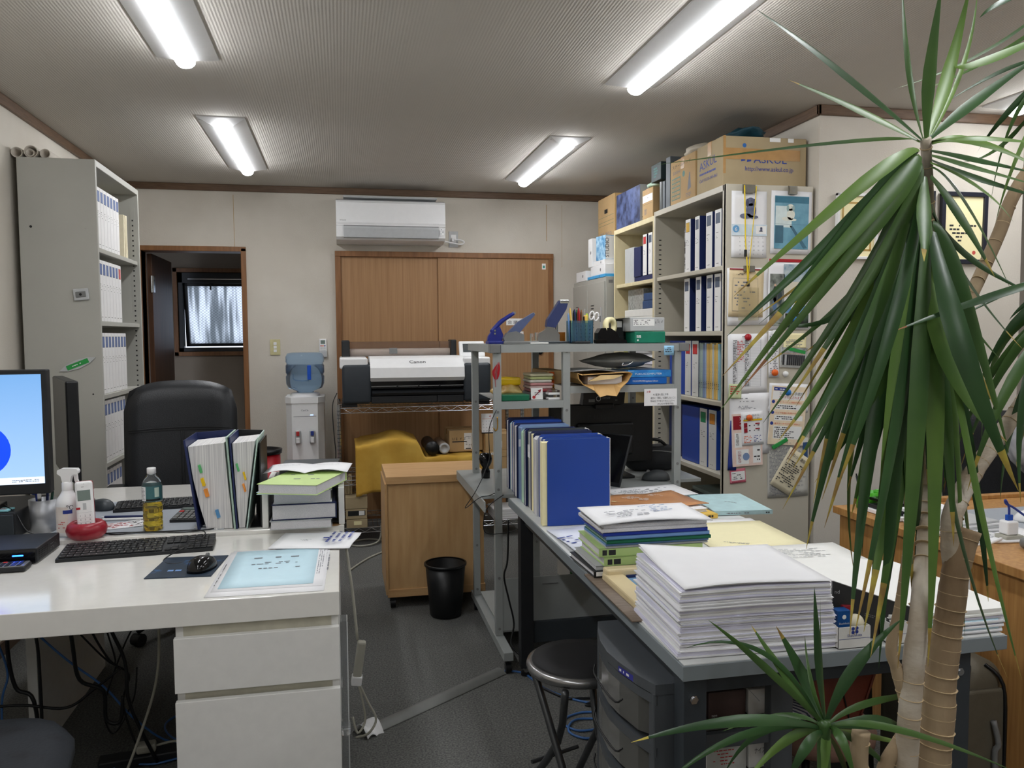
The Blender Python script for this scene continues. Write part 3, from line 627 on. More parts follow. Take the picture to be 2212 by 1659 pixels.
for (x, y, z, w_, d_, h_, m, rz, nm, lab) in ((-1.20, 2.91, .807, .07, .05, .014, M_paper, 8, 'small_box', 'small white printed box on the black computer under the monitor'),
        (-1.10, 2.90, .807, .055, .05, .006, mat('aqua_note', (150, 214, 222), .6), -4, 'sticky_notes', 'aqua sticky note pad on the black computer'),
        (-1.17, 2.885, .8072, .10, .045, .003, mat('pale_teal_case', (130, 190, 180), .3), 14, 'plastic_case', 'flat teal and cream plastic case on the computer front edge')):
    p_ = MB(); p_.box(-w_/2, w_/2, 0, d_, 0, h_, m, r=.001, seg=1, X=Mx((x, y, z), (0, 0, R(rz)))); p_.scrib(w_*.7, d_*.5, 3, M_inkr, F_up(x-w_*.3, y+.01, z+h_+.0004, R(rz)), dens=.6); p_.solo(nm, lab, nm.replace('_', ' '))
p_ = MB(); p_.sheet(.06, .075, mat('olive_note', (186, 196, 110), .6), X=Mx((-1.045, 3.05, .86), (R(70), 0, R(10))), fn=lambda u, v: .01*v*v); p_.solo('memo_note', 'yellow-green memo note hanging beside the monitor corner', 'sticky note')
t = thing('monitor', 'computer monitor showing a light blue desktop at the left edge', 'monitor', (-1.215, 2.93, .807), R(3))
p_ = MB(); p_.box(-.24, .262, -.015, .03, .05, .462, M_blk2, r=.004); mo = p_.part('monitor_case', t)
M_scr = mat('screen_blue_glow', (122, 166, 214), .3, var=0, emit=1.0, rgb2=None); 
nt_ = M_scr.node_tree; tc_ = nt_.nodes.new('ShaderNodeTexCoord'); sx_ = nt_.nodes.new('ShaderNodeSeparateXYZ'); rp_ = nt_.nodes.new('ShaderNodeValToRGB')
nt_.links.new(tc_.outputs['Object'], sx_.inputs[0]); nt_.links.new(sx_.outputs['Z'], rp_.inputs[0]); rp_.color_ramp.elements[0].position = .08; rp_.color_ramp.elements[1].position = .44
rp_.color_ramp.elements[0].color = (*lin((152, 186, 226)), 1); rp_.color_ramp.elements[1].color = (*lin((108, 156, 208)), 1); nt_.links.new(rp_.outputs[0], nt_.nodes['Principled BSDF'].inputs['Emission Color']); nt_.nodes['Principled BSDF'].inputs['Base Color'].default_value = (.02, .02, .02, 1)
nt_.nodes['Principled BSDF'].inputs['Emission Strength'].default_value = .8
p_ = MB(); p_.box(-.225, .246, -.0165, -.0152, .085, .447, M_scr); s_ = p_.part('screen', t, 'glowing light blue screen')
M_bar = mat('taskbar_glow', (206, 220, 240), .3, var=0, emit=.7); M_blob = mat('wallpaper_blue_glow', (10, 60, 220), .3, var=0, emit=.75)
p_ = MB(); p_.rect(-.225, .246, .085, .108, M_bar, F_front(0, -.0167, 0)); p_.scrib(.085, .010, 2, M_inkg, F_front(.15, -.0172, .091), dens=.8); p_.part('taskbar', s_)
p_ = MB(); p_.disc(.085, M_blob, F_front(.065, -.0168, .20), n=32); p_.part('wallpaper_swirl', s_)
p_ = MB(); p_.box(-.05, .05, .03, .05, .02, .25, M_blk); p_.box(-.11, .11, -.07, .06, -.0, .02, M_blk, r=.004); p_.part('monitor_stand', t)
t = thing('black_sunshade_panel', 'second black monitor seen edge-on behind the lit one', 'monitor', (-1.03, 3.33, Z2+.001), R(-68))
t.name = 'monitor'
MB().box(-.25, .25, -.012, .03, .14, .50, M_blk, r=.006).part('monitor_case', t); p_ = MB(); p_.box(-.03, .03, .03, .05, .01, .3, M_blk); p_.box(-.10, .10, -.06, .07, 0, .012, M_blk); p_.part('monitor_stand', t)

# ---------------------------------------------------------------- paperwork lying on the foreground desk
def leaf_sheet(name, label, x, y, z, w, d, rz, m, prints=(), fn=None, cat='paper', t=.0006, group=None, nx=6, ny=6):
    p_ = MB(); X = F_up(x, y, z, R(rz)); p_.sheet(w, d, m, fn=fn, X=X, nx=nx, ny=ny, t=t)
    for (a, b, w_, h_, rows, mk, rot) in prints: p_.scrib(w_, h_, rows, mk, X @ Mx((a, b, t+.0006+(max(fn(min(1, (a+w_*i_/4)/w), min(1, (b+h_*j_/4)/d)) for i_ in range(5) for j_ in range(5)) if fn else 0)), (0, 0, R(rot))), dens=.7, th=.35)
    return p_.solo(name, label, cat, group)
leaf_sheet('printed_sheet', 'large white printed sheet under the pale blue one, foreground desk corner', -.355, 2.155, Z1+.0008, .30, .44, -1.5, M_paper, ((.275, .40, .35, .02, 3, M_ink, -90), (.295, .35, .2, .012, 1, M_inkg, -90)))
leaf_sheet('printed_sheet', 'smaller white form lying directly under the pale blue sheet', -.345, 2.195, Z1+.002, .285, .41, -1.2, M_paper, ((.004, .05, .30, .006, 1, M_ink, 90), (.262, .38, .34, .018, 3, M_inkg, -90)))
leaf_sheet('clear_blue_folder', 'pale blue sheet with faint pencil notes on the foreground desk', -.330, 2.215, Z1+.0032, .245, .375, -1.0, M_sky, ((.19, .30, .13, .03, 1, M_inkg, 180), (.19, .24, .13, .03, 2, M_inkg, 180), (.20, .18, .15, .018, 1, M_inkg, 180)))
def env_fn(u, v): return .004*math.sin(u*7)*math.sin(v*6)+.004
p_ = MB(); X = F_up(-.235, 2.60, Z1+.001, R(-12)); p_.sheet(.255, .20, M_paper, fn=env_fn, X=X, nx=10, ny=8, t=.002)
for k in range(4): p_.scrib(.17-.02*k, .012, 1, M_inkb, X @ Mx((.165+.02*k, .185, .0125), (0, 0, R(-90))), dens=.85, th=.7)
p_.rect(0, .018, 0, .016, M_inkb, X @ Mx((.150, .095, .013))); p_.scrib(.05, .02, 3, M_inkg, X @ Mx((.08, .07, .012)), dens=.6)
p_.solo('white_envelope', 'white envelope with blue print overhanging the desk edge by the cable hole', 'envelope')

# ---------------------------------------------------------------- binders standing on the far desk
def fan(name, label, pages, cover_l, cover_r, ml, mr, y0, y1, ztop, tabs=(), spine=M_navy):
    cx = (pages[0][0]+pages[1][0])/2; t = thing(name, label, 'binder', (cx, (y0+y1)/2, Z2+.001))
    p_ = MB(); p_.prism(pages, 'y', y0, y1-.03, M_pagev); p_.part('pages', t, 'fanned paper edges', world=True)
    p_ = MB(); p_.prism(cover_l, 'y', y0-.012, y1, ml); p_.part('cover', t, world=True)
    p_ = MB(); p_.prism(cover_r, 'y', y0-.012, y1, mr); p_.part('cover', t, world=True)
    p_ = MB(); p_.prism([cover_l[0], cover_r[0], cover_r[3], cover_l[3]], 'y', y1, y1+.004, spine); p_.part('spine', t, world=True)
    for (x, z, m, w_) in tabs: MB(Mx((x, y0-.004, z), (0, R(-14), 0))).box(-w_/2, w_/2, -.006, .01, -.014, .014, m, r=.0006, seg=1).part('index_tab', t, world=True)
    return t
fan('thick_binder', 'thick blue binder standing open, crammed with papers and coloured tabs, left of its neighbour', [(-.508, 1.005), (-.392, 1.015), (-.385, .90), (-.375, .78), (-.372, .722), (-.455, .722), (-.475, .80), (-.495, .90)],
    [(-.520, 1.028), (-.514, 1.03), (-.476, Z2+.001), (-.482, Z2+.001)], [(-.386, 1.035), (-.380, 1.035), (-.360, Z2+.001), (-.366, Z2+.001)], M_navy, mat('sage_cover', (166, 190, 176), .5), 2.865, 3.09, 1.03,
    ((-.470, .93, mat('tab_green', (90, 180, 110), .5), .008), (-.462, .885, M_yplast, .010), (-.452, .848, mat('tab_orange', (240, 150, 60), .5), .012), (-.418, .775, mat('tab_blue', (90, 150, 200), .5), .010)))
fan('thick_binder', 'second binder with fanned papers, standing next to the black bookend', [(-.366, 1.012), (-.292, 1.018), (-.322, .80), (-.332, .722), (-.350, .722), (-.356, .80)],
    [(-.375, 1.035), (-.371, 1.035), (-.354, Z2+.001), (-.358, Z2+.001)], [(-.284, 1.03), (-.280, 1.03), (-.322, Z2+.001), (-.326, Z2+.001)], M_navy, mat('pale_mint_cover', (190, 214, 206), .4), 2.865, 3.09, 1.03,
    ((-.350, .93, mat('tab_green', (90, 180, 110), .5), .006), (-.328, .90, M_yplast, .006), (-.330, .86, mat('tab_orange', (240, 150, 60), .5), .006)), spine=M_blk)
t = thing('bookend', 'black plastic bookend at the right of the fanned binders', 'bookend', (-.285, 2.98, Z2))
MB().box(-.279, -.275, 2.862, 3.11, Z2+.0005, 1.012, M_blk).part('upright', t, world=True); MB().box(-.315, -.279, 2.865, 3.10, Z2+.0005, Z2+.0025, M_blk).part('base_plate', t, world=True)
MB().box(-.318, -.279, 3.103, 3.107, Z2+.0005, .99, M_blk).part('back_plate', t, world=True)
# white letter stand with files
t = thing('letter_stand', 'white open desk stand holding lying files at the end of the far desk', 'desk stand', (-.135, 3.0, Z2))
for a, b in ((-.272, -.252), (-.018, .002)): MB().box(a, b, 2.84, 3.24, Z2+.0008, .850, M_white, r=.002).part('side_panel', t, world=True)
MB().box(-.252, -.018, 3.225, 3.24, Z2+.0008, .850, M_white).part('back_panel', t, world=True)
def lying(name, label, x0, x1, y0, y1, z0, z1, cover, pages=M_page, edge='-y', rz=0, spine=None, cat='file', tc=.002, group=None, top=None, pr=None, bot=True):
    """file or binder lying flat. edge: side on which the pages show; the opposite or SPINE side is closed"""
    cx, cy = (x0+x1)/2, (y0+y1)/2; w, d, h = x1-x0, y1-y0, z1-z0; t = thing(name, label, cat, (cx, cy, z0), R(rz), group)
    p_ = MB(); 
    if bot: p_.box(-w/2, w/2, -d/2, d/2, 0, tc, cover, r=.0006, seg=1)
    p_.box(-w/2, w/2, -d/2, d/2, h-tc, h, top or cover, r=.0006, seg=1)
    sp_ = spine or {'-y': '+y', '+y': '-y', '-x': '+x', '+x': '-x'}[edge]
    if sp_ == '-y': p_.box(-w/2, w/2, -d/2, -d/2+.003, 0, h, cover)
    if sp_ == '+y': p_.box(-w/2, w/2, d/2-.003, d/2, 0, h, cover)
    if sp_ == '-x': p_.box(-w/2, -w/2+.003, -d/2, d/2, 0, h, cover)
    if sp_ == '+x': p_.box(w/2-.003, w/2, -d/2, d/2, 0, h, cover)
    p_.part('cover', t)
    if pages and h > 3*tc: MB().box(-w/2+.004, w/2-.004, -d/2+.004, d/2-.004, tc+.0003, h-tc-.0003, pages).part('pages', t)
    if pr: 
        q_ = MB(); pr(q_, w, d, h); q_.part('title_lettering', t)
    return t
zb = Z2+.001
lying('paper_folder', 'grey paper folder at the bottom of the pile in the white stand', -.245, -.040, 2.80, 3.08, zb, zb+.030, M_lgrey)
lying('lever_arch_file', 'blue lever arch file lying in the white stand, spine to the right', -.240, -.025, 2.81, 3.08, zb+.031, zb+.083, M_navy, spine='+x')
lying('white_file', 'thick white paper file above the blue lever arch file in the white stand', -.235, -.040, 2.82, 3.08, zb+.084, zb+.127, M_paper)
lying('pale_blue_folder', 'pale blue folder jutting out under the green file', -.250, -.060, 2.74, 3.03, zb+.130, zb+.138, M_sky, rz=-14)
lying('green_file', 'light green file with thick paper block tilted on the pile in the white stand', -.235, -.030, 2.69, 2.97, zb+.1385, zb+.172, M_lgreen, rz=-20, pr=lambda q, w, d, h: (q.scrib(.12, .02, 1, M_inkg, F_up(-.06, .03, h+.0005, R(8))), q.scrib(.10, .02, 1, M_inkg, F_up(-.03, -.05, h+.0005, R(8)))))
lying('dark_grey_file', 'dark grey file under the open pamphlet behind the green file', -.225, -.020, 3.03, 3.24, zb+.130, zb+.172, M_dk, rz=-4, tc=.003)
leaf_sheet('open_pamphlet', 'open white pamphlet lying on top of the pile in the white stand', -.275, 2.90, zb+.176, .29, .20, -6, M_paper, ((.03, .12, .09, .02, 2, M_lgrey, 0), (.17, .12, .09, .02, 2, M_lgrey, 0)), fn=lambda u, v: .012*abs(math.sin(u*PI*2))*(1-.5*v), nx=14, ny=4, cat='pamphlet')

# ================================================================ black leather office chair behind the far desk
def star_base(t, r=.30, z=.06, m=M_blk2):
    for k in range(5):
        a = 2*PI*k/5+.3; p_ = MB(); p_.tube([(0, 0, z+.06), (r*.5*math.cos(a), r*.5*math.sin(a), z+.045), (r*math.cos(a), r*math.sin(a), z+.01)], [.028, .022, .016], m, n=8); leg = p_.part('leg', t)
        c_ = MB(); cx, cy = r*math.cos(a), r*math.sin(a); c_.cyl((cx-.022*math.sin(a), cy+.022*math.cos(a), .028), (cx+.022*math.sin(a), cy-.022*math.cos(a), .028), .028, m, n=14); c_.part('caster', leg)
t = thing('office_chair', 'black leather executive chair with armrests behind the far white desk', 'office chair', (-.745, 4.06, 0), R(4))
def pad(w, h, d, crown, m, M_=None, zt=.0, nx=14, nz=14, top_round=.05):
    """stuffed panel: local x across, z up, y depth"""
    b = MB(M_); vs = []; 
    def pt(u, v, s):
        x = (u-.5)*w; z = v*h; e = min(1, min(u, 1-u)/.10)**.5*min(1, min(v, 1-v)/.08)**.5
        x *= 1-.10*max(0, v-.86)/.14*1.0; z -= top_round*abs(2*u-1)**3*(v)
        return (x, s*d*.5*(.35+.65*e)+crown*((2*u-1)**2), z)
    for s in (-1, 1): vs += [pt(i/nx, j/nz, s) for j in range(nz+1) for i in range(nx+1)]
    W_ = nx+1; N = W_*(nz+1); fs = []
    for j in range(nz):
        for i in range(nx): a = j*W_+i; fs += [(a, a+1, a+W_+1, a+W_), (N+a, N+a+W_, N+a+W_+1, N+a+1)]
    ring = [i for i in range(nx)]+[j*W_+nx for j in range(nz)]+[nz*W_+i for i in range(nx, 0, -1)]+[j*W_ for j in range(nz, 0, -1)]
    for k in range(len(ring)): a, c = ring[k], ring[(k+1) % len(ring)]; fs.append((a, N+a, N+c, c))
    return b.add(vs, fs, m, True)
bk = pad(.50, .70, .11, -.03, M_leather, Mx((0, 0, .47), (R(-6), 0, 0))); bo = bk.part('backrest', t)
st_ = MB(Mx((0, 0, .47), (R(-6), 0, 0)))
for y in (-.060,):
    st_.tube([(-.225+.45*k/10, y-.030*(2*k/10-1)**2*1.0-.001, .475-.01*(2*k/10-1)**2) for k in range(11)], .0022, M_blk, n=5); st_.tube([(-.225+.45*k/10, y-.030*(2*k/10-1)**2, .465-.01*(2*k/10-1)**2) for k in range(11)], .0018, M_blk, n=5)
    st_.tube([(.0, y-.0005, .46-.04*k) for k in range(11)], .0022, M_blk, n=5); st_.tube([(.012, y-.0005, .46-.04*k) for k in range(11)], .0018, M_blk, n=5)
st_.part('stitching', bo, world=False)
pad(.50, .48, .12, .0, M_leather, Mx((0, .0, .46), (R(90), 0, 0)), top_round=.02).part('seat', t)
for s in (-1, 1):
    MB().box(s*.28-.045, s*.28+.045, -.22, .0, .655, .695, M_leather, r=.018, seg=3).part('armrest', t)
    MB().tube([(s*.28, -.10, .655), (s*.285, -.11, .55), (s*.27, -.08, .44), (s*.15, -.05, .38)], .018, M_blk2, n=8).part('arm_support', t)
MB().cyl((0, -.1, .10), (0, -.1, .42), .03, M_blk, n=14).part('gas_column', t); p_ = thing
star_base(t)
# chair pushed under the foreground desk: only its worn black seat shows
t = thing('office_chair', 'worn black seat of a chair poking in at the lower left corner', 'office chair', (-.86, 1.86, 0), R(10))
p_ = MB(); pad(.52, .52, .09, .0, mat('worn_black_leather', (18, 20, 24), .75, rgb2=(34, 38, 44), scale=14, bump=.4, bscale=120, lo=.55, hi=.8), Mx((0, -.28, .43), (R(-90), 0, 0)), top_round=.09).part('seat', t)
MB().cyl((0, 0, .10), (0, 0, .39), .03, M_blk, n=14).part('gas_column', t); star_base(t)

# ---------------------------------------------------------------- cables and power strip under the desk
cs = [([(-1.26, 2.70, .632), (-1.25, 2.72, .4), (-1.20, 2.75, .2), (-1.19, 2.75, .01)], .005, M_blk), ([(-1.02, 2.60, .632), (-1.08, 2.62, .45), (-1.16, 2.65, .32), (-1.30, 2.6, .2)], .004, M_blk),
      ([(-.98, 2.65, .632), (-1.01, 2.68, .45), (-1.0, 2.7, .3), (-.95, 2.7, .25), (-.94, 2.72, .01)], .006, M_blk), ([(-.99, 2.62, .632), (-.93, 2.66, .5), (-.92, 2.67, .3), (-.93, 2.69, .01)], .005, M_blk),
      ([(-.82, 2.60, .632), (-.81, 2.62, .45), (-.80, 2.64, .33), (-.74, 2.66, .28), (-.74, 2.68, .18), (-.70, 2.68, .17), (-.69, 2.68, .25)], .006, M_blk), ([(-.90, 2.63, .632), (-.80, 2.68, .45), (-.72, 2.72, .34), (-.74, 2.7, .5), (-.70, 2.7, .6), (-.66, 2.7, .632)], .003, M_blk),
      ([(-.78, 2.66, .632), (-.78, 2.67, .5), (-.73, 2.7, .36), (-.68, 2.72, .30), (-.70, 2.72, .2), (-.65, 2.72, .02)], .0035, M_blk), ([(-.72, 2.65, .632), (-.72, 2.66, .50), (-.68, 2.68, .36), (-.67, 2.68, .22), (-.60, 2.70, .015)], .0055, M_blk),
      ([(-.62, 2.7, .6), (-.64, 2.72, .5), (-.70, 2.74, .38), (-.76, 2.74, .2), (-.74, 2.75, .1), (-.68, 2.76, .2), (-.67, 2.78, .3)], .003, M_blk), ([(-1.3, 2.62, .28), (-1.1, 2.66, .26), (-.98, 2.68, .25), (-.86, 2.7, .22), (-.78, 2.7, .27), (-.70, 2.7, .33)], .0045, M_blk)]
cn = ['leftmost, dropping straight beside the white panel', 'thin one slanting to the left', 'thick one bent near the panel', 'straight one beside the seat', 'thick one with a hanging loop', 'thin crossing one near the middle', 'one sagging towards the floor', 'thick one running down to the power strip', 'large hanging loop in front of the carpet', 'horizontal one strung across']
for i, (p, r_, m) in enumerate(cs): cable('black_cable', 'black cable under the foreground desk: '+cn[i], p, r_, m, group='cables under the white desk')
cable('blue_cable', 'blue network cable hanging diagonally under the foreground desk', [(-1.03, 2.6, .632), (-.98, 2.65, .55), (-.86, 2.7, .38), (-.76, 2.74, .26), (-.68, 2.76, .14), (-.58, 2.80, .03), (-.46, 2.85, .01), (-.44, 2.9, .01)], .0035, M_blucable)
cable('blue_cable', 'blue network cable dropping at the left beside the white leg panel', [(-1.06, 2.66, .632), (-1.05, 2.68, .5), (-1.02, 2.7, .35), (-1.04, 2.7, .25), (-1.05, 2.72, .01)], .0035, M_blucable)
cable('blue_cable', 'blue network cable coiled on the carpet next to the drawer pedestal', [(-.43, 2.98, .01), (-.56, 3.06, .01), (-.63, 2.98, .01), (-.58, 2.86, .01), (-.46, 2.78, .01), (-.60, 2.70, .01), (-.72, 2.72, .012), (-.70, 2.60, .01), (-.58, 2.58, .01), (-.50, 2.62, .01), (-.45, 2.55, .01)], .0035, M_blucable)
cable('grey_cable', 'pale grey cable hanging under the foreground desk down to the carpet', [(-.60, 2.62, .632), (-.575, 2.62, .60), (-.565, 2.62, .45), (-.58, 2.62, .30), (-.63, 2.6, .14), (-.68, 2.58, .01)], .0045, M_gcable)
t = thing('power_strip', 'dark power strip with a beige plug lying on the carpet under the desk', 'power strip', (-.62, 2.74, 0), R(8))
MB().box(-.16, .16, -.03, .03, .001, .035, M_blk2, r=.006).part('strip_body', t); MB().box(-.05, .01, -.02, .02, .035, .065, M_gcable, r=.008).part('plug', t, 'beige plug'); MB().tube([(.01, 0, .05), (.08, -.02, .06), (.12, -.06, .02), (.08, -.10, .008)], .004, M_gcable, n=6, res=5).part('plug_cord', t)

# ================================================================ water dispenser, bin, remote, switch, air conditioner
t = thing('water_dispenser', 'white water dispenser with a blue water bottle on top beside the closet doors', 'water dispenser', (-.245, 5.77, 0))
body = [(-.125, .16), (-.125, -.10), (-.085, -.165), (.085, -.165), (.125, -.10), (.125, .16)]
MB().prism(body, 'z', .001, .925, M_wpl).part('cabinet', t); p_ = MB(); p_.prism([(a*1.04, b*1.03) for a, b in body], 'z', .925, .965, M_wpl); p_.lathe([(.10, .965), (.095, .985), (.06, .99)], (0, 0, 0), M_wpl); p_.part('top_collar', t)
for s, m in ((-1, M_inkr), (1, M_inkb)):
    p_ = MB(); p_.box(s*.047-.018, s*.047+.018, -.20, -.165, .655, .745, M_lgrey, r=.008, seg=3); p_.box(s*.047-.010, s*.047+.010, -.212, -.2, .71, .74, m, r=.002); p_.box(s*.047-.012, s*.047+.012, -.21, -.195, .66, .70, M_wpl, r=.005); p_.part('tap', t)
p_ = MB(); p_.box(-.082, .082, -.215, -.165, .38, .395, M_wpl, r=.004); p_.box(-.085, .085, -.22, -.165, .35, .38, M_wpl, r=.008, seg=3); p_.part('drip_tray', t)
p_ = MB(); p_.box(-.085, -.045, -.1665, -.165, .50, .545, M_lab); p_.rect(-.084, -.046, .53, .544, M_inkr, F_front(0, -.1668, 0)); p_.scrib(.034, .022, 4, M_inkr, F_front(-.082, -.1668, .504), dens=.9); p_.part('warning_label', t)
p_ = MB(); p_.text('CanCla', .016, M_inkg, F_front(0, -.1655, .872), center=True); p_.rect(-.075, .075, .835, .838, M_inkg, F_front(0, -.1655, 0)); p_.rect(.035, .055, .842, .848, mat('pale_blue_led', (150, 180, 255), .4, var=0, emit=1.5), F_front(0, -.1657, 0)); p_.rect(-.08, .08, .83, .86, M_wpl, F_front(0, -.1653, 0)); p_.part('control_panel', t)
bt = MB(); bt.lathe([(.05, .97), (.06, 1.0), (.115, 1.02), (.128, 1.05), (.130, 1.10), (.124, 1.108), (.124, 1.118), (.130, 1.126), (.130, 1.175), (.124, 1.183), (.124, 1.193), (.130, 1.20), (.130, 1.235), (.118, 1.258), (.09, 1.265), (0, 1.265)], (0, 0, 0), M_tank, n=40); bo = bt.part('water_bottle', t, 'translucent blue bottle')
MB().lathe([(0, .975), (.055, 1.01), (.11, 1.028), (.122, 1.05), (.122, 1.175), (0, 1.175)], (0, 0, 0), mat('water', (220, 232, 244), .02, trans=.98, var=0, ior=1.33), n=40).part('water', bo)
MB().box(.020, .045, -.134, -.118, 1.08, 1.18, mat('blue_grip', (20, 80, 190), .3), r=.004).part('bottle_grip', bo, 'darker blue grip')
MB().tube([(-.075, -.10, 1.12), (-.07, -.105, 1.085), (-.03, -.12, 1.075), (.03, -.12, 1.075)], .004, M_tank, n=8, res=4).part('moulded_rib', bo)
t = thing('trash_bin', 'red round bin with a black rim behind the standing binders', 'trash bin', (-.52, 5.45, 0))
MB().lathe([(0, .001), (.115, .001), (.122, .62), (.118, .62), (.111, .01), (0, .01)], (0, 0, 0), M_red, n=36).part('bin_body', t); MB().lathe([(.116, .615), (.132, .618), (.134, .645), (.118, .648), (.108, .632), (0, .63)], (0, 0, 0), M_blk, n=36).part('rim', t)
def wallplate(name, label, x0, x1, z0, z1, m, switches=(), sock=False):
    t = thing(name, label, 'wall plate', ((x0+x1)/2, YB, (z0+z1)/2)); w, h = x1-x0, z1-z0
    MB().box(-w/2, w/2, -.008, 0, -h/2, h/2, m, r=.002).part('cover_plate', t)
    for k in switches: MB().box(-.011, .011, -.012, -.0075, k-.010, k+.010, M_wpl, r=.002).part('rocker', t)
    if sock: MB().box(-.02, .02, -.011, -.0075, -.035, .035, M_wpl, r=.003).part('socket_insert', t)
    return t
M_cp = mat('aged_cream_plastic', (206, 198, 150), .4)
wallplate('light_switch', 'cream light switch plate with three rockers beside the doorway', -.504, -.432, 1.240, 1.355, M_cp, (-.026, 0, .026))
wallplate('light_switch', 'cream switch plate right of the closet doors, behind the metal rack', 1.645, 1.715, 1.255, 1.37, M_cp, (-.015, .015))
t = wallplate('wall_socket', 'wall socket with a white plug right of the air conditioner', .815, .885, 2.04, 2.16, M_lgrey, sock=True)
MB().box(-.016, .016, -.035, -.011, -.02, .012, M_wpl, r=.004).part('plug', t); MB().tube([(0, -.035, -.005), (.05, -.05, -.01), (.075, -.045, -.025), (.05, -.04, -.04), (-.02, -.04, -.03), (-.07, -.04, -.02)], .006, M_wpl, n=8, res=5).part('cord', t)
t = thing('wall_remote', 'white air conditioner remote in its holder on the wall above the dispenser', 'remote control', (-.128, YB, 1.29), group=None)
MB().box(-.027, .027, -.022, 0, -.065, .066, M_wpl, r=.006, seg=3).part('remote_body', t); p_ = MB(); p_.box(-.016, .016, -.0228, -.0218, .028, .055, mat('lcd_grey', (120, 134, 128), .2), r=.0004, seg=1)
for j in range(4):
    for i in range(3): p_.box(-.018+i*.0135, -.009+i*.0135, -.0235, -.0215, .010-j*.016, .019-j*.016, (M_inkr, M_orange, M_inkb)[i] if j == 0 else M_lgrey, r=.001, seg=1)
p_.part('buttons', t); MB().box(-.030, .030, -.026, 0, -.070, -.02, M_lgrey, r=.004).part('holder', t)
t = thing('air_conditioner', 'white wall-mounted air conditioner above the closet doors', 'air conditioner', (.372, YB, 2.05))
pf = [(0, .315), (-.03, .318), (-.15, .305), (-.225, .285), (-.238, .26), (-.243, .16), (-.243, .11), (-.238, .105), (-.225, .03), (-.20, .012), (-.10, 0), (0, 0)]
MB().prism(pf, 'x', -.388, .388, M_wpl).part('housing', t)
p_ = MB(); p_.prism([(-.2375, .275), (-.246, .27), (-.250, .13), (-.246, .118), (-.2375, .12)], 'x', -.386, .386, M_wpl); fo = p_.part('front_panel', t)
p_ = MB(); p_.text('HITACHI', .011, M_ink, F_front(-.362, -.2495, .140), sx=1.0); p_.rect(-.37, -.29, .135, .155, M_wpl, F_front(0, -.2493, 0)); p_.part('brand_lettering', fo)
p_ = MB(); p_.text('白くまくん', .008, M_inkg, F_front(.30, -.2495, .128)); p_.part('model_lettering', fo)
p_ = MB(); p_.prism([(-.2435, .104), (-.2445, .09), (-.232, .028), (-.226, .030)], 'x', -.335, .338, M_lgrey); p_.part('louvre', t); p_ = MB(); p_.box(-.335, .338, -.2436, -.230, .104, .110, M_grey); p_.box(-.335, .338, -.236, -.22, .0235, .0275, M_grey); p_.part('air_slot', t)
p_ = MB(); p_.box(-.335, .335, -.20, -.02, .312, .325, M_lgrey, r=.004); p_.part('top_grille', t)
p_ = MB(); p_.scrib(.03, .04, 4, M_inkg, F_front(.345, -.2405, .055), dens=.6); p_.rect(0, .032, 0, .045, M_wpl, F_front(.344, -.240, .05)); p_.part('indicator_label', t)
# ================================================================ chrome wire rack with the large printer
wr_ = thing('wire_rack', 'chrome wire shelving rack carrying the large format printer', 'wire rack', (.58, 5.62, 0))
RX0, RX1, RY0, RY1 = -.02, 1.20, 5.36, 5.88
for x in (RX0, RX1):
    for y in (RY0, RY1):
        p_ = MB(); p_.cyl((x, y, .03), (x, y, .93), .0127, M_chrome, n=14)
        for k in range(34): p_.cyl((x, y, .05+k*.0254), (x, y, .053+k*.0254), .0132, M_dk, n=12, caps=False)
        p_.cyl((x, y, .0), (x, y, .03), .018, M_blk, n=12); p_.part('post', wr_, world=True)
def wshelf(z, rail=True):
    p_ = MB()
    for y in (RY0, RY1):
        for dz in (0, -.032): p_.cyl((RX0, y, z+dz), (RX1, y, z+dz), .0035, M_chrome, n=6)
        n = 28; p_.tube([(RX0+.03+(RX1-RX0-.06)*k/n, y, z-.004-(.025 if k % 2 else 0)) for k in range(n+1)], .0022, M_chrome, n=5)
    for x in (RX0, RX1):
        for dz in (0, -.032): p_.cyl((x, RY0, z+dz), (x, RY1, z+dz), .0035, M_chrome, n=6)
    for k in range(38): x = RX0+(RX1-RX0)*(k+.5)/38; p_.cyl((x, RY0, z+.002), (x, RY1, z+.002), .0016, M_chrome, n=4, caps=False)
    for y in (RY0+.17, RY0+.35): p_.cyl((RX0, y, z-.002), (RX1, y, z-.002), .003, M_chrome, n=6)
    p_.part('wire_shelf', wr_, world=True)
for z in (.905, .432, .115): wshelf(z)
# printer
pr = thing('large_format_printer', 'wide white and black large format printer on top of the wire rack', 'printer', (.475, 5.62, .912))
P = lambda b, n, par=pr, l=None: b.part(n, par, l, world=True)
PX0, PX1 = -.005, .985; PY0, PY1 = 5.37, 5.86; PZ = .913
p_ = MB(); p_.box(PX0+.01, .19, PY0-.02, PY1, PZ+.02, 1.19, M_dk if False else mat('printer_charcoal', (46, 52, 58), .45, var=.04), r=.02, seg=4); P(p_, 'left_housing')
p_ = MB(); p_.box(.80, PX1, PY0-.02, PY1, PZ+.02, 1.19, mat('printer_charcoal', (46, 52, 58), .45), r=.02, seg=4); P(p_, 'right_housing')
p_ = MB(); p_.box(PX0-.005, .17, PY0-.01, PY1-.02, 1.16, 1.232, M_wpl, r=.012, seg=3); P(p_, 'white_top_cover'); p_ = MB(); p_.box(.80, PX1+.0, PY0+.0, PY1-.02, 1.17, 1.228, M_wpl, r=.012, seg=3); P(p_, 'white_top_cover')
p_ = MB(); p_.prism([(PY0-.005, 1.075), (PY0-.03, 1.10), (PY0-.022, 1.165), (PY0+.03, 1.225), (PY0+.09, 1.238), (PY1-.1, 1.235), (PY1-.1, 1.10)], 'x', .185, .805, M_wpl, smooth=False); ob = P(p_, 'front_cover')
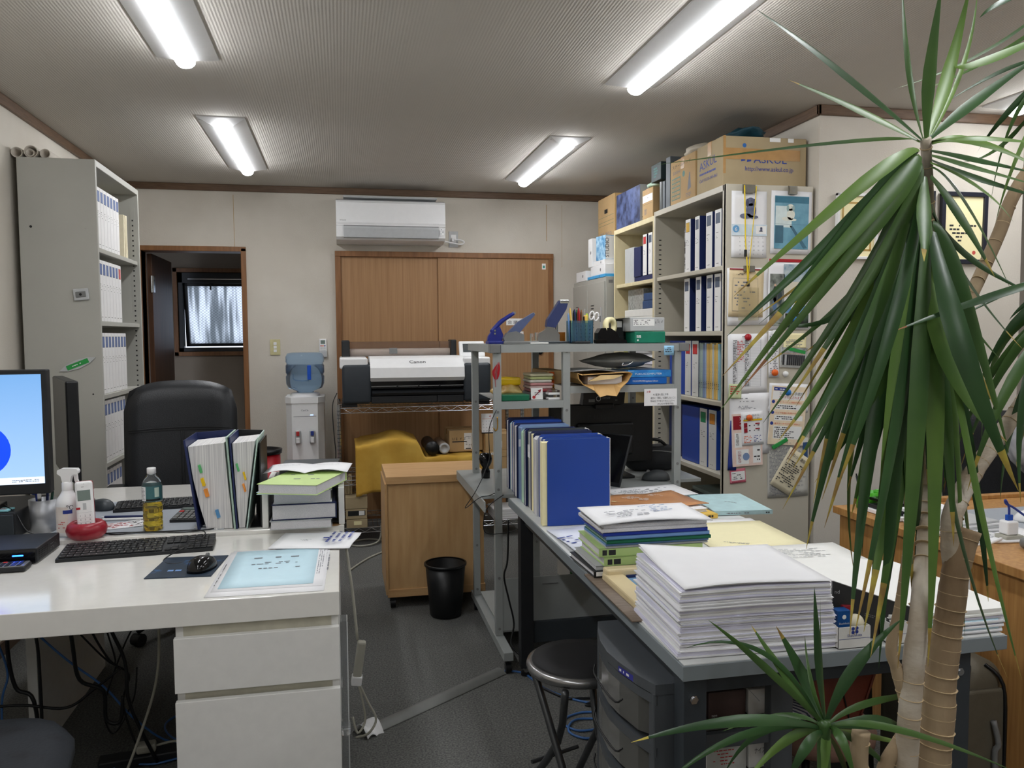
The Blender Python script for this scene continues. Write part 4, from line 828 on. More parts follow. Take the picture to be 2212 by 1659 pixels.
p_ = MB(); p_.text('Canon', .033, M_ink, Matrix(((1, 0, 0, .495), (0, .62, -.78, PY0-.0), (0, .78, .62, 1.193), (0, 0, 0, 1))), center=True, sx=1.25); p_.part('brand_lettering', ob, world=True)
p_ = MB(); p_.box(.19, .80, PY0+.05, PY1-.05, PZ+.03, 1.10, M_blk2); p_.box(.185, .80, PY0+.0, PY0+.06, 1.03, 1.075, M_blkg); p_.box(.19, .80, PY0-.005, PY0+.01, 1.04, 1.046, M_grey)
for k in range(3): p_.cyl((.36+k*.14, PY0-.006, 1.045), (.36+k*.14, PY0, 1.045), .006, M_blk, n=10)
for k in range(16): p_.box(.20+k*.037, .226+k*.037, PY0-.006, PY0-.004, 1.030, 1.033, M_blk)
P(p_, 'paper_slot')
p_ = MB(); p_.prism([(PY0-.02, .985), (PY0-.03, 1.0), (PY0+.05, 1.03), (PY0+.06, 1.015)], 'x', .195, .80, M_blk2); P(p_, 'output_ledge')
p_ = MB(); p_.box(.19, .62, PY0-.012, PY0+.08, PZ+.02, .978, M_blk2, r=.004); P(p_, 'drawer'); p_ = MB(); p_.box(.622, .80, PY0-.012, PY0+.08, PZ+.02, .978, M_blk2, r=.004); P(p_, 'waste_tray')
p_ = MB(); p_.box(.02, .80, PY1-.16, PY1-.02, 1.23, 1.335, mat('smoke_cover', (190, 176, 164), .08, trans=.9, var=0, ior=1.1), r=.02, seg=3); P(p_, 'roll_cover', l='smoky translucent roll paper cover')
p_ = MB(); p_.cyl((.06, PY1-.09, 1.262), (.78, PY1-.09, 1.262), .024, M_paper, n=20); P(p_, 'paper_roll'); 
for a, b in ((.005, .06), (.76, .80)): p_ = MB(); p_.box(a, b, PY1-.18, PY1-.01, 1.21, 1.345, M_blk2, r=.008, seg=3); P(p_, 'roll_end_cap')
p_ = MB(); p_.box(.33, .385, PY1-.175, PY1-.155, 1.25, 1.29, M_grey, r=.002); P(p_, 'roll_latch')
p_ = MB(Mx((.865, PY0+.12, 1.275), (R(-24), 0, 0))); p_.box(-.075, .10, -.012, .012, -.055, .062, M_wpl, r=.008, seg=3); so_ = P(p_, 'control_panel'); p_ = MB(Mx((.865, PY0+.12, 1.275), (R(-24), 0, 0))); p_.box(-.05, .075, -.0135, -.011, -.022, .040, mat('panel_screen', (70, 74, 76), .15)); p_.part('touch_screen', so_, world=True)
for x in (.05, .93): p_ = MB(); p_.box(x-.05, x+.05, PY0+.02, PY1-.03, PZ-.004, PZ+.022, M_blk); P(p_, 'foot')
cable('printer_cord', 'black power cord hanging down at the left of the wire rack', [(-.03, 5.45, 1.0), (-.06, 5.42, .92), (-.055, 5.40, .75), (-.045, 5.40, .6), (-.058, 5.40, .45), (-.05, 5.40, .3), (-.05, 5.42, .01)], .003)
cable('blue_cable', 'bundle of blue cable behind the wire rack post', [(-.045, 5.33, .50), (-.06, 5.32, .42), (-.04, 5.31, .36), (-.065, 5.32, .30), (-.05, 5.34, .2), (-.06, 5.36, .01)], .006, M_blucable)
# cloth covered box
M_cloth = mat('mustard_cloth', (208, 168, 74), .9, rgb2=(190, 146, 52), scale=6, bump=.5, bscale=300)
MB().box(.12, .49, 5.375, 5.82, .436, .655, M_card2, r=.004).solo('storage_box', 'box hidden under the mustard cloth on the wire rack', 'box')
MB().box(.50, .92, 5.375, 5.82, .436, .56, M_card2, r=.004).solo('storage_box', 'lower box under the right end of the mustard cloth', 'box')
rn = random.Random(5)
def cloth():
    b = MB(); nx, ny = 60, 46; vs = []
    for j in range(ny+1):
        for i in range(nx+1):
            x = .08+.86*i/nx; s = j/ny      # s 0 front hem -> 1 back
            top = .662+.035*math.exp(-((x-.34)/.12)**2) if x < .49 else .662-(.662-.568)*min(1, (x-.49)/.04)
            edge = .36; wob = .012*math.sin(x*38)+.008*math.sin(x*71+1)
            hem = .325+.03*math.sin(x*5) if x < .9 else .40
            if s < edge:
                t = s/edge; z = hem+(top-hem)*t; y = 5.338+wob*(1-t)*.6
                y -= .008*math.sin(x*24+t*3)*(1-t)+.012*(1-t)
            else:
                t = (s-edge)/(1-edge); z = top+.006*math.sin(x*30+t*9)*.6+(.03*math.exp(-((x-.36)/.13)**2))*math.sin(t*PI); y = 5.338+t*.47
            if .50 < x < .58: y -= .02*math.sin((x-.50)/.08*PI)*(1 if s < edge+.1 else 0)
            if x < .11: z -= .01
            vs.append((x, y, z))
    W_ = nx+1; fs = [(j*W_+i, j*W_+i+1, (j+1)*W_+i+1, (j+1)*W_+i) for j in range(ny) for i in range(nx)]
    b.add(vs, fs, M_cloth, True); N = len(vs)
    return b
cb = cloth(); o = cb.solo('mustard_cloth', 'mustard yellow cloth draped over boxes on the middle rack shelf', 'cloth'); md = o.modifiers.new('thick', 'SOLIDIFY'); md.thickness = .003; md.offset = 1
t = thing('black_drawing_tube', 'black carrying tube lying on the mustard cloth', 'tube', (.584, 5.39, .624), rot=(R(90), 0, 0))
MB(Mx((0, 0, 0), (PI, 0, 0))).lathe([(0, -.03), (.040, -.03), (.043, -.02), (.043, .30), (0, .30)], (0, 0, 0), M_blk2, n=24).part('tube_body', t)
MB(Mx((0, 0, 0), (PI, 0, 0))).lathe([(0, -.04), (.046, -.04), (.046, .01), (.043, .01)], (0, 0, 0), M_blk, n=24).part('end_cap', t)
t = thing('paper_tube', 'grey cardboard tube with a plastic end cap lying beside the black tube', 'tube', (.670, 5.40, .615), rot=(R(90), 0, 0))
MB(Mx((0, 0, 0), (PI, 0, 0))).lathe([(.036, 0), (.036, .34), (0, .34)], (0, 0, 0), mat('grey_tube_card', (176, 160, 144), .7), n=24).part('tube_body', t); MB(Mx((0, 0, 0), (PI, 0, 0))).lathe([(0, .004), (.02, .004), (.022, -.004), (.036, -.004), (.0375, .004), (.036, .01)], (0, 0, 0), M_lgrey, n=24).part('end_cap', t)
def carton(name, label, x0, x1, y0, y1, z0, z1, m=None, prints=None, rz=0, cat='box', group=None, tape=True, lid=False):
    m = m or M_card; w, d, h = x1-x0, y1-y0, z1-z0; t = thing(name, label, cat, ((x0+x1)/2, (y0+y1)/2, z0), R(rz), group)
    p_ = MB(); p_.box(-w/2, w/2, -d/2, d/2, 0, h, m, r=.003)
    p_.part('box_body', t)
    if tape: q_ = MB(); q_.box(-w/2-.0006, w/2+.0006, -.022, .022, h, h+.0008, M_tape); q_.box(w/2, w/2+.0008, -.022, .022, h*.75, h, M_tape); q_.box(-w/2-.0008, -w/2, -.022, .022, h*.75, h, M_tape); q_.part('packing_tape', t)
    if lid: q_ = MB(); q_.box(-w/2-.003, w/2+.003, -d/2-.003, d/2+.003, h*.72, h+.002, m, r=.003); q_.part('lid', t)
    if prints: q_ = MB(); prints(q_, w, d, h); q_.part('label_print', t)
    return t
def pr_ship(q, w, d, h):
    F = F_front(0, -d/2-.0008, 0); q.rect(-w*.42, w*.46, h*.06, h*.94, M_card, F_front(0, -d/2-.0002, 0)); q.rect(.02, w*.44, h*.10, h*.88, M_lab, F); q.scrib(w*.30, h*.6, 8, M_ink, F_front(.03, -d/2-.0014, h*.22), dens=.5, th=.25); q.rect(.03, w*.40, h*.12, h*.17, M_ink, F_front(0, -d/2-.0014, 0))
    for i in range(4): q.text('☂⇧☝▣'[i] if False else 'UEYZ'[i], .025, M_ink, F_front(-w*.38+i*.026, -d/2-.001, h*.55)); 
    q.rect(-w*.38, -w*.38+.10, h*.45, h*.50, M_ink, F_front(0, -d/2-.001, 0))
carton('shipping_carton', 'brown carton with a white shipping label on the mustard cloth', .712, .876, 5.46, 5.74, .580, .725, prints=pr_ship)
carton('cardboard_box', 'plain brown carton behind the metal post, right of the labelled carton', .882, .95, 5.50, 5.76, .580, .72)
carton('cardboard_box', 'brown carton under the desk calendar, upper of the two with a square label', .955, 1.15, 5.42, 5.72, .585, .700, prints=lambda q, w, d, h: (q.rect(0, .028, .02, .065, M_lab, F_front(-.01, -d/2-.0006, 0)), q.scrib(.022, .035, 4, M_ink, F_front(-.007, -d/2-.001, .025))))
carton('cardboard_box', 'brown carton on the middle wire shelf below the labelled one, right end', .955, 1.15, 5.42, 5.72, .437, .582, lid=True, prints=lambda q, w, d, h: (q.rect(-.06, 0, .12, .135, M_lab, F_front(0, -d/2-.0045, 0)), q.scrib(.05, .008, 1, M_ink, F_front(-.055, -d/2-.005, .123))))
t = thing('desk_calendar', 'small white desk calendar page showing 4 on top of the cartons', 'calendar', (1.0, 5.45, .702), rot=(R(-8), 0, 0))
p_ = MB(); p_.box(-.065, .065, -.002, .002, 0, .135, M_paper); p_.text('4', .026, M_inkr, F_front(-.005, -.0026, .108), center=True); p_.rect(-.06, .06, .098, .100, M_orange, F_front(0, -.0026, 0)); p_.part('page', t)
p_ = MB(); p_.rect(-.064, .064, .002, .097, M_paper, F_front(0, -.0028, 0))
for j in range(4):
    for i in range(6): p_.text(str(1+i+7*j), .010, M_ink, F_front(-.055+i*.021, -.0031, .080-j*.022))
p_.part('dates', t); MB().box(-.065, .065, -.004, .02, -.001, .006, M_blk).part('calendar_stand', t)
# boxes on the bottom shelf of the rack
def pr_open(q, w, d, h): q.rect(-w*.40, w*.42, h*.35, h*.85, M_blk2, F_front(0, -d/2-.0006, 0)); q.rect(w*.12, w*.38, h*.38, h*.82, M_lab, F_front(0, -d/2-.001, 0))
carton('cardboard_box', 'lowest brown box on the bottom wire shelf at the left with a cream tag', .015, .150, 5.34, 5.66, .119, .175, m=M_card2, prints=lambda q, w, d, h: q.rect(-.02, .03, .02, .045, M_cream, F_front(0, -d/2-.001, 0)))
carton('cardboard_box', 'brown box with an open window front, second in the bottom shelf pile', .012, .148, 5.34, 5.66, .177, .243, m=M_card2, prints=pr_open)
carton('cardboard_box', 'brown box on top of the bottom shelf pile below the mustard cloth', .010, .152, 5.34, 5.66, .245, .325, m=M_card2)
for i in range(6): MB().box(-.002+i*.010, .006+i*.010, 5.42, 5.66, .437 if False else .330, .425, M_card2, r=.001, seg=1).solo('cardboard_sheet', 'brown cardboard file standing under the middle shelf, %s from the left' % ('first', 'second', 'third', 'fourth', 'fifth', 'sixth')[i], 'file')
for i in range(4): leafz = .119+i*.017; MB().box(1.0, 1.18, 5.37, 5.60, leafz, leafz+.015, M_paper, r=.001, seg=1).solo('booklet', ('lowest', 'second', 'third', 'topmost')[i]+' white booklet in the pile on the bottom shelf right end', 'booklet', 'white booklets on the bottom wire shelf')
cable('grey_cable', 'grey cable looping on the carpet in front of the wire rack', [(.02, 4.75, .006), (.14, 5.0, .006), (.30, 5.22, .006), (.33, 5.35, .006), (.16, 5.48, .006), (.02, 5.40, .006), (.10, 5.30, .008), (.22, 5.36, .02), (.25, 5.6, .08)], .006, M_gcable)

# ================================================================ maple cabinet on casters and bin
t = thing('wooden_cabinet', 'maple veneer side cabinet on black casters standing with its back to us', 'cabinet', (.445, 4.25, 0))
MB().box(.20, .212, 4.035, 4.46, .075, .635, M_wood).part('side_panel', t, world=True); MB().box(.212, .70, 4.045, 4.46, .10, .635, M_wood).part('body', t, world=True)
MB().box(.207, .712, 4.03, 4.47, .635, .672, wood('maple_top', (214, 174, 124), (196, 152, 102), (.8, 6, 6)), r=.002).part('top_board', t, world=True)
MB().box(.207, .705, 4.037, 4.46, .06, .10, wood('maple_top', (214, 174, 124), (196, 152, 102), (.8, 6, 6)), r=.002).part('plinth', t, world=True)
for x in (.235, .675):
    for y in (4.07, 4.42): p_ = MB(); p_.cyl((x-.012, y, .026), (x+.012, y, .026), .025, M_blk, n=16); p_.box(x-.016, x+.016, y-.018, y+.018, .04, .06, M_blk); p_.part('caster', t, world=True)
t = thing('trash_bin', 'black round waste bin standing in front of the maple cabinet', 'trash bin', (.482, 3.90, 0))
MB().lathe([(0, .002), (.072, .002), (.078, .01), (.098, .255), (.095, .255), (.074, .012), (0, .012)], (0, 0, 0), M_blk, n=40).part('bin_body', t); MB().lathe([(.097, .250), (.104, .252), (.104, .262), (.096, .263)], (0, 0, 0), M_blk, n=40).part('rim', t)

# ================================================================ grey steel rack behind the grey desk
rk = thing('steel_rack', 'grey steel rack with bolted shelves standing behind the grey desk', 'rack', (1.04, 3.62, 0))
QX0, QX1, QY0, QY1, QZ = .625, 1.462, 3.33, 3.92, 1.333
Q = lambda b, n, l=None: b.part(n, rk, l, world=True)
def post(x, y, z0, z1, w=.032, d=.03):
    p_ = MB(); p_.box(x, x+w, y, y+d, z0, z1, M_rack, r=.002)
    for z in (.12, .34, .72, .80, 1.05, 1.30):
        if z0 < z < z1: p_.cyl((x+w/2, y-.002, z), (x+w/2, y+.001, z), .006, M_grey, n=8)
    Q(p_, 'post')
post(QX0, QY0, .09, QZ); post(QX0-.002, QY1-.03, .09, QZ); post(.925, QY0, .72, QZ-.03); post(.925, QY1-.03, .69, QZ-.03); post(QX1-.03, QY0, .09, QZ); post(QX1-.03, QY1-.03, .09, QZ); post(.925, QY1-.03, .1, .69)
p_ = MB(); p_.box(QX0, QX1+.02, QY0-.004, QY1, QZ-.001, QZ+.0, M_rack); p_.box(QX0+.03, QX1, QY0-.004, QY0, QZ-.034, QZ, M_rack); p_.box(QX0, QX1, QY1-.004, QY1, QZ-.034, QZ, M_rack); Q(p_, 'top_shelf')
for x, s in ((QX0-.016, -1), (QX1-.01, 1)):
    p_ = MB(); p_.box(x, x+.03, QY0-.01, QY1+.01, QZ-.034, QZ, M_rack, r=.002); Q(p_, 'top_side_rail')
for x in (QX0-.018, QX1-.012): p_ = MB(); p_.box(x, x+.045, QY0-.014, QY0+.03, QZ-.036, QZ+.001, M_grey, r=.003); Q(p_, 'corner_cap')
p_ = MB(); p_.box(QX0+.03, .925, QY0+.004, QY1-.03, 1.088, 1.093, M_rack); p_.box(QX0+.03, .926, QY0, QY0+.005, 1.062, 1.093, M_rack); Q(p_, 'shelf')
p_ = MB(); p_.box(.955, QX1-.03, QY0+.004, QY1-.03, 1.147, 1.152, M_rack); p_.box(.957, QX1-.03, QY0, QY0+.005, 1.122, 1.152, M_rack); Q(p_, 'shelf')
p_ = MB(); p_.box(.56, QX1, 3.335, 4.0, .682, .698, M_rack, r=.001, seg=1); p_.box(.556, .562, 3.2, 4.0, .655, .698, M_rack); Q(p_, 'desk_height_shelf')
p_ = MB(); p_.box(QX0+.03, QX1-.03, QY0+.002, QY0+.006, .11, .335, M_rack); p_.box(.83, .90, QY0-.001, QY0+.003, .30, .305, M_grey); Q(p_, 'kick_panel')
p_ = MB(); p_.box(QX0+.03, QX1-.03, QY0+.01, QY1-.02, .10, .105, M_rack); Q(p_, 'bottom_shelf')
for x in (QX0, QX1-.03):
    p_ = MB(); p_.box(x-.004, x+.036, 3.14, 3.98, .055, .09, M_rack, r=.002); Q(p_, 'foot_beam')
    for y in (3.16, 3.94): p_ = MB(); p_.cyl((x+.016, y, .0), (x+.016, y, .055), .006, M_blk, n=8); p_.cyl((x+.006, y, .022), (x+.028, y, .022), .021, M_blk, n=14); Q(p_, 'caster')
# diagonal-free: things on the rack's top shelf -----------------------------------------------------
zt = QZ+.001
def punch(label, x, y, m, m2, s=1, rz=0):
    t = thing('hole_punch', label, 'hole punch', (x, y, zt), rz)
    MB().box(-.035*s, .05*s, -.04, .04, 0, .014, m2, r=.004).part('base', t)
    p_ = MB(); p_.prism([(-.035*s, .014), (.03*s, .014), (.035*s, .04), (.02*s, .075), (-.012*s, .06), (-.03*s, .035)], 'y', -.012, .012, m); p_.part('punch_body', t)
    p_ = MB(); p_.tube([(-.015*s, 0, .05), (.02*s, 0, .09), (.055*s, 0, .115), (.085*s, 0, .133)], [.011, .010, .009, .008], m, n=8, res=3); p_.cyl((.086*s, -.006, .134), (.088*s, .006, .134), .007, M_chrome, n=8); p_.part('lever', t)
    for z in (.045, .058): MB().cyl((-.002*s, -.014, z), (-.002*s, -.011, z), .0045, M_chrome, n=10).part('rivet', t)
    return t
punch('navy blue two-hole punch at the left end of the steel rack top', .655, 3.46, mat('punch_blue', (34, 44, 130), .35), mat('punch_blue', (34, 44, 130), .35))
t = thing('stapler', 'grey long-handled stapler beside the navy hole punch', 'stapler', (.72, 3.43, zt))
MB().box(-.035, .12, -.022, .022, 0, .012, M_grey, r=.003).part('base', t); MB().prism([(-.03, .012), (.055, .012), (.055, .04), (.02, .055), (-.02, .048), (-.035, .025)], 'y', -.018, .018, M_grey).part('stapler_body', t)
p_ = MB(); p_.prism([(-.02, .045), (.03, .04), (.06, .075), (.105, .125), (.098, .135), (.03, .095)], 'y', -.012, .012, mat('blue_grey_plastic', (84, 96, 132), .35)); p_.cyl((.10, -.008, .13), (.10, .008, .13), .006, M_chrome, n=8); p_.part('handle', t)
t = thing('heavy_duty_stapler', 'tall navy and chrome heavy duty stapler in the middle of the rack top', 'stapler', (.90, 3.47, zt))
MB().box(-.07, .11, -.03, .03, 0, .010, M_dk, r=.003).part('base', t); MB().prism([(-.055, .01), (.045, .01), (.045, .04), (.03, .06), (-.005, .085), (-.02, .06), (-.05, .045)], 'y', -.014, .014, M_chrome).part('mechanism', t)
MB().prism([(-.015, .075), (.025, .07), (.075, .15), (.085, .185), (.045, .188), (-.01, .105)], 'y', -.018, .018, mat('stapler_navy', (50, 60, 104), .4)).part('handle', t); MB().box(.045, .087, -.02, .02, .176, .192, M_chrome, r=.003).part('handle_cap', t); MB().cyl((.035, 0, .01), (.035, 0, .12), .006, M_chrome, n=10).part('plunger', t)
MB().box(.80, .88, 3.40, 3.44, zt, zt+.006, M_white, r=.001, seg=1).solo('staple_box', 'flat white staple box on the rack top before the stapler', 'box')
MB().box(.99, 1.06, 3.37, 3.45, zt, zt+.010, M_blk2, r=.003).solo('ink_pad', 'flat black ink pad on the front edge of the rack top', 'ink pad')
for i in range(3): MB().cyl((.835+.022*i, 3.52, zt), (.835+.022*i, 3.52, zt+.045+.004*(i % 2)), .010, M_clear, n=12).solo('glass_vial', ('left', 'middle', 'right')[i]+' clear glass tube standing behind the staplers', 'glass vial')
MB().cyl((.972, 3.52, zt), (.972, 3.52, zt+.05), .016, mat('amber_glue', (190, 120, 40), .15, trans=.4, var=0), n=16).solo('glue_bottle', 'amber glue bottle behind the pen box on the rack top', 'bottle')
t = thing('pen_box', 'translucent blue box full of pencils and scissors on the rack top', 'pen holder', (1.035, 3.45, zt))
M_tb = mat('translucent_blue_box', (160, 200, 220), .15, trans=.9, var=0, ior=1.1)
p_ = MB()
for b in ((-.052, .052, -.032, -.030, 0, .10), (-.052, .052, .030, .032, 0, .10), (-.052, -.050, -.032, .032, 0, .10), (.050, .052, -.032, .032, 0, .10), (.014, .016, -.032, .032, 0, .10), (-.052, .052, -.032, .032, 0, .002)): p_.box(*b, M_tb)
p_.part('box_walls', t); q_ = MB(); q_.box(-.048, .05, -.0326, -.0322, .004, .09, M_tb)
for j in range(5):
    for i in range(4): q_.cyl((-.024+i*.02, -.0334, .012+j*.016), (-.024+i*.02, -.0328, .012+j*.016), .002, M_blk, n=6)
q_.part('vent_holes', t)
pc = [('yellow', M_yel, -.035, .155), ('black', M_blk, -.028, .145), ('dark green', M_green, -.022, .148), ('navy', M_navy, -.015, .150), ('orange-red', mat('coral_pencil', (214, 90, 70), .4), -.008, .146), ('olive', mat('olive_pencil', (90, 96, 40), .4), -.001, .148), ('red', M_red, .004, .155), ('brown', M_frame, .008, .147), ('lime marker', mat('lime', (190, 220, 80), .4), .024, .132), ('sky blue', M_lblue, -.044, .132)]
for i, (n_, m, x, h_) in enumerate(pc):
    pen(n_+' pencil standing in the blue box on the rack top' if 'marker' not in n_ else 'lime green highlighter standing in the blue box on the rack top', (1.035+x, 3.45+.008*(i % 3-1), zt+.004), (1.035+x+.012*(i % 3-1), 3.45+.01*(i % 3-1), zt+h_), m, .0042 if 'marker' not in n_ else .008, m, name='pencil' if 'marker' not in n_ else 'highlighter', cat='pencil' if 'marker' not in n_ else 'highlighter', group=None)
t = thing('cutter_knife', 'yellow and black cutter knife in the blue box on the rack top', 'cutter knife', (1.062, 3.45, zt+.004)); MB().box(-.009, .009, -.005, .005, 0, .12, M_yel, r=.003).part('handle', t); MB().box(-.011, -.005, -.006, .006, .08, .115, M_blk, r=.002).part('slider', t)
t = thing('scissors', 'scissors with white and black handles in the blue box on the rack top', 'scissors', (1.07, 3.45, zt+.004), rot=(0, R(14), 0)); k_ = MB()
k_.tube([(-.009+.010*math.cos(a), 0, .12+.018*math.sin(a)) for a in [2*PI*i/16 for i in range(17)]], .0035, M_wpl, n=8); k_.tube([(.013+.010*math.cos(a), 0, .12+.018*math.sin(a)) for a in [2*PI*i/16 for i in range(17)]], .0035, M_wpl, n=8); k_.part('handles', t); MB().box(-.004, .006, -.001, .001, 0, .105, M_chrome).part('blades', t)
MB().box(1.085, 1.135, 3.37, 3.41, zt, zt+.018, M_smoke, r=.003).solo('pin_tray', 'small smoked tray of brass pins on the front edge of the rack top', 'tray')
t = thing('tape_dispenser', 'black desk tape dispenser with a roll of cream tape on the rack top', 'tape dispenser', (1.165, 3.42, zt))
MB().prism([(-.065, 0), (.07, 0), (.068, .012), (.035, .02), (.02, .05), (-.01, .068), (-.05, .066), (-.064, .045)], 'y', -.028, .028, M_blkg).part('dispenser_body', t)
p_ = MB(); p_.lathe([(.022, -.010), (.040, -.010), (.040, .010), (.022, .010), (.022, -.010)], (0, 0, 0), M_cream, n=28, X=Mx((.0, 0, .075), (R(90), 0, R(35)))); p_.part('tape_roll', t)
t = thing('electric_sharpener', 'black upright pencil sharpener with a white sticker on the rack top', 'pencil sharpener', (1.2275, 3.52, zt))
MB().box(-.028, .028, -.045, .045, 0, .105, M_blk2, r=.006, seg=3).part('case', t); MB().box(-.012, .012, -.046, -.0448, .07, .098, M_lab).part('sticker', t); MB().box(-.045, .045, -.05, .05, 0, .008, M_blk, r=.002).part('base', t)
def pr_green(q, w, d, h): q.scrib(.02, .012, 2, M_lab, F_front(-w*.44, -d/2-.0008, h*.45), dens=1, th=.8); q.disc(.004, M_lab, F_front(-w*.40, -d/2-.0008, h*.25))
carton('green_box', 'teal green office supply box at the right end of the rack top', 1.262, 1.405, 3.37, 3.60, zt, zt+.050, m=mat('teal_green_card', (14, 124, 96), .5), prints=pr_green, tape=False)
def pr_gr(q, w, d, h): q.rect(-w*.49, w*.49, h*.05, h*.95, M_lgrey, F_front(0, -d/2-.0003, 0)); q.rect(-w*.42, w*.2, h*.4, h*.9, M_lab, F_front(0, -d/2-.0007, 0)); q.scrib(w*.55, h*.4, 4, M_ink, F_front(-w*.4, -d/2-.0011, h*.45), dens=.6); q.scrib(w*.25, h*.3, 4, M_ink, F_front(w*.22, -d/2-.0011, h*.55), dens=.6)
carton('grey_printed_box', 'grey printed appliance box stacked on the teal green box', 1.245, 1.405, 3.38, 3.60, zt+.0515, zt+.112, m=M_lgrey, prints=pr_gr, tape=False)
leaf_sheet('clear_folder', 'white clear folder slanting over the grey printed box', 1.20, 3.39, zt+.114, .20, .20, 5, M_lgrey, fn=lambda u, v: .008*u)
# left lower shelf -----------------------------------------------------------------------------------
z1_ = 1.0942
t = thing('yellow_wrapped_pack', 'yellow and beige crumpled plastic bag behind the left rack post', 'bag', (.715, 3.50, z1_))
def blob(w, d, h, m, seed, amp=.15, n=20, k=12, X=None, sq=2.6, flat=True):
    b = MB(X); r = random.Random(seed); ph = [r.uniform(0, 6.28) for _ in range(8)]; vs = []
    for j in range(k+1):
        f = j/k*PI; 
        for i in range(n):
            a = 2*PI*i/n; cx, cy, cz = math.sin(f)*math.cos(a), math.sin(f)*math.sin(a), -math.cos(f)
            L_ = (abs(cx)**sq+abs(cy)**sq+abs(cz)**sq)**(-1/sq)
            g = 1+amp*(math.sin(3*a+ph[0]+2*f)*.5+math.sin(5*a+ph[1]-3*f)*.35+math.sin(9*a+ph[2]+5*f)*.25)*math.sin(f)+amp*.3*math.sin(7*f+ph[3])
            z = cz*L_*h/2*g+h/2; vs.append((cx*L_*w/2*g, cy*L_*d/2*g, max(0, z) if flat else z))
    b.add(vs, [(j*n+i, j*n+(i+1) % n, (j+1)*n+(i+1) % n, (j+1)*n+i) for j in range(k) for i in range(n)], m, True); return b
blob(.125, .12, .065, mat('beige_polybag', (206, 182, 120), .35, rgb2=(170, 130, 60), scale=20), 3, .2, 28, 16).part('bag_body', t); MB().box(-.055, .055, -.045, .045, .058, .094, M_yplast, r=.01, seg=3).part('yellow_pack', t, 'bright yellow packet on top')
MB().box(.66, .78, 3.34, 3.43, z1_, z1_+.026, M_green, r=.003).solo('green_tray', 'shallow green box on the left rack shelf', 'box')
pk = [('cream', (220, 214, 180)), ('pale green', (196, 206, 140)), ('off-white', (226, 222, 214)), ('pink', (214, 150, 150)), ('white and red', (216, 190, 186)), ('red edged', (190, 70, 76))]
for i, (n_, c_) in enumerate(pk[::-1]): MB().box(.803-.003*(i % 2), .90+.004*(i % 3), 3.42, 3.56, z1_+.03+i*.0135, z1_+.0425+i*.0135, mat('packet_'+n_.replace(' ', '_'), c_, .3), r=.005, seg=2).solo('label_packet', n_+' plastic packet in the pile on the left rack shelf', 'packet')
MB().box(.80, .905, 3.42, 3.57, z1_, z1_+.029, M_grey, r=.004).solo('packet_tray', 'grey tray under the pile of plastic packets', 'tray')
for i in range(4): MB().box(.907, .922, 3.46, 3.55, z1_+.045+i*.018, z1_+.060+i*.018, M_orange if i % 2 else mat('amber_pack', (226, 150, 40), .3), r=.003).solo('orange_packet', ('lowest', 'second', 'third', 'topmost')[i]+' orange packet behind the middle rack post', 'packet')
MB().box(.907, .922, 3.45, 3.56, z1_, z1_+.044, M_card).solo('card_riser', 'narrow cardboard piece under the orange packets', 'cardboard')
t = thing('arrow_card', 'square white card with a red arrow compass print on the left rack shelf', 'card', (.825, 3.39, z1_), rot=(R(-10), 0, 0)); p_ = MB(); p_.box(-.026, .026, -.0015, .0015, 0, .050, M_lab); p_.part('card', t); p_ = MB(); p_.prism([(-.016, .010), (-.013, .008), (.014, .036), (.011, .038)], 'y', -.0022, -.0016, M_crim); p_.prism([(.004, .040), (.020, .044), (.014, .028)], 'y', -.0022, -.0016, M_crim); p_.disc(.007, M_inkr, F_front(-.014, -.0023, .010)); p_.scrib(.02, .012, 2, M_ink, F_front(-.010, -.0024, .02), dens=.9); p_.part('arrow_print', t)
for i in range(4): MB().box(.868, .918, 3.36, 3.41, z1_+i*.0105, z1_+.0095+i*.0105, M_clear if i % 2 else M_wpl, r=.001, seg=1).solo('card_case', ('lowest', 'second', 'third', 'topmost')[i]+' little white card case stacked at the front of the left rack shelf', 'card case')
t = thing('red_feather', 'red feather taped to the front left rack post', 'feather', (.632, 3.326, 1.155)); p_ = MB(); p_.tube([(0, 0, 0), (-.002, -.003, .05), (.014, -.004, .10)], .0012, M_red, n=5, res=4)
for k in range(26):
    f = k/26; c = V((.000+.014*max(0, f-.4)/.6, -.004, .03+.07*f)); l = .013*math.sin(PI*min(1, f+.12))+.004
    for s in (-1, 1): p_.add([c, c+V((s*l, -.001, .006)), c+V((s*l*.8, -.001, .010))], [(0, 1, 2)], M_red)
p_.part('plume', t)
cable('yellow_hook', 'little brass hook hanging under the left rack shelf', [(.637, 3.325, 1.03), (.637, 3.322, .985), (.628, 3.322, .972), (.620, 3.322, .985)], .0025, mat('brass', (190, 140, 50), .3, .8), 'hook')
# right shelf ----------------------------------------------------------------------------------------
z2_ = 1.1532
M_kraft = mat('kraft_paper', (204, 164, 104), .6, var=.05, scale=20, bump=.2, bscale=60)
t = thing('kraft_envelope_bag', 'open kraft paper padded bag sagging over the right rack shelf', 'paper bag', (1.105, 3.46, z2_))
p_ = MB(); n_ = 10
front = [(-.125, .055), (-.105, .048), (.105, .058), (.122, .050), (.10, .015), (.065, -.010), (.045, -.045), (0, -.040), (-.03, -.048), (-.055, -.02), (-.10, .005), (-.122, .03)]
back = [(x*.92, max(z, .002)) for x, z in front]
N = len(front); vs = [(x, -.160-.015*(z < 0), z) for x, z in front]+[(x, -.138, max(z, .003)) for x, z in back]+[(x, .12, max(z, .003)) for x, z in back]
p_.add(vs, [(k*N+i, k*N+(i+1) % N, (k+1)*N+(i+1) % N, (k+1)*N+i) for k in (0, 1) for i in range(N)]+[tuple(range(2*N, 3*N))], M_kraft, False); o = p_.part('bag_walls', t); md = o.modifiers.new('s', 'SOLIDIFY'); md.thickness = .002
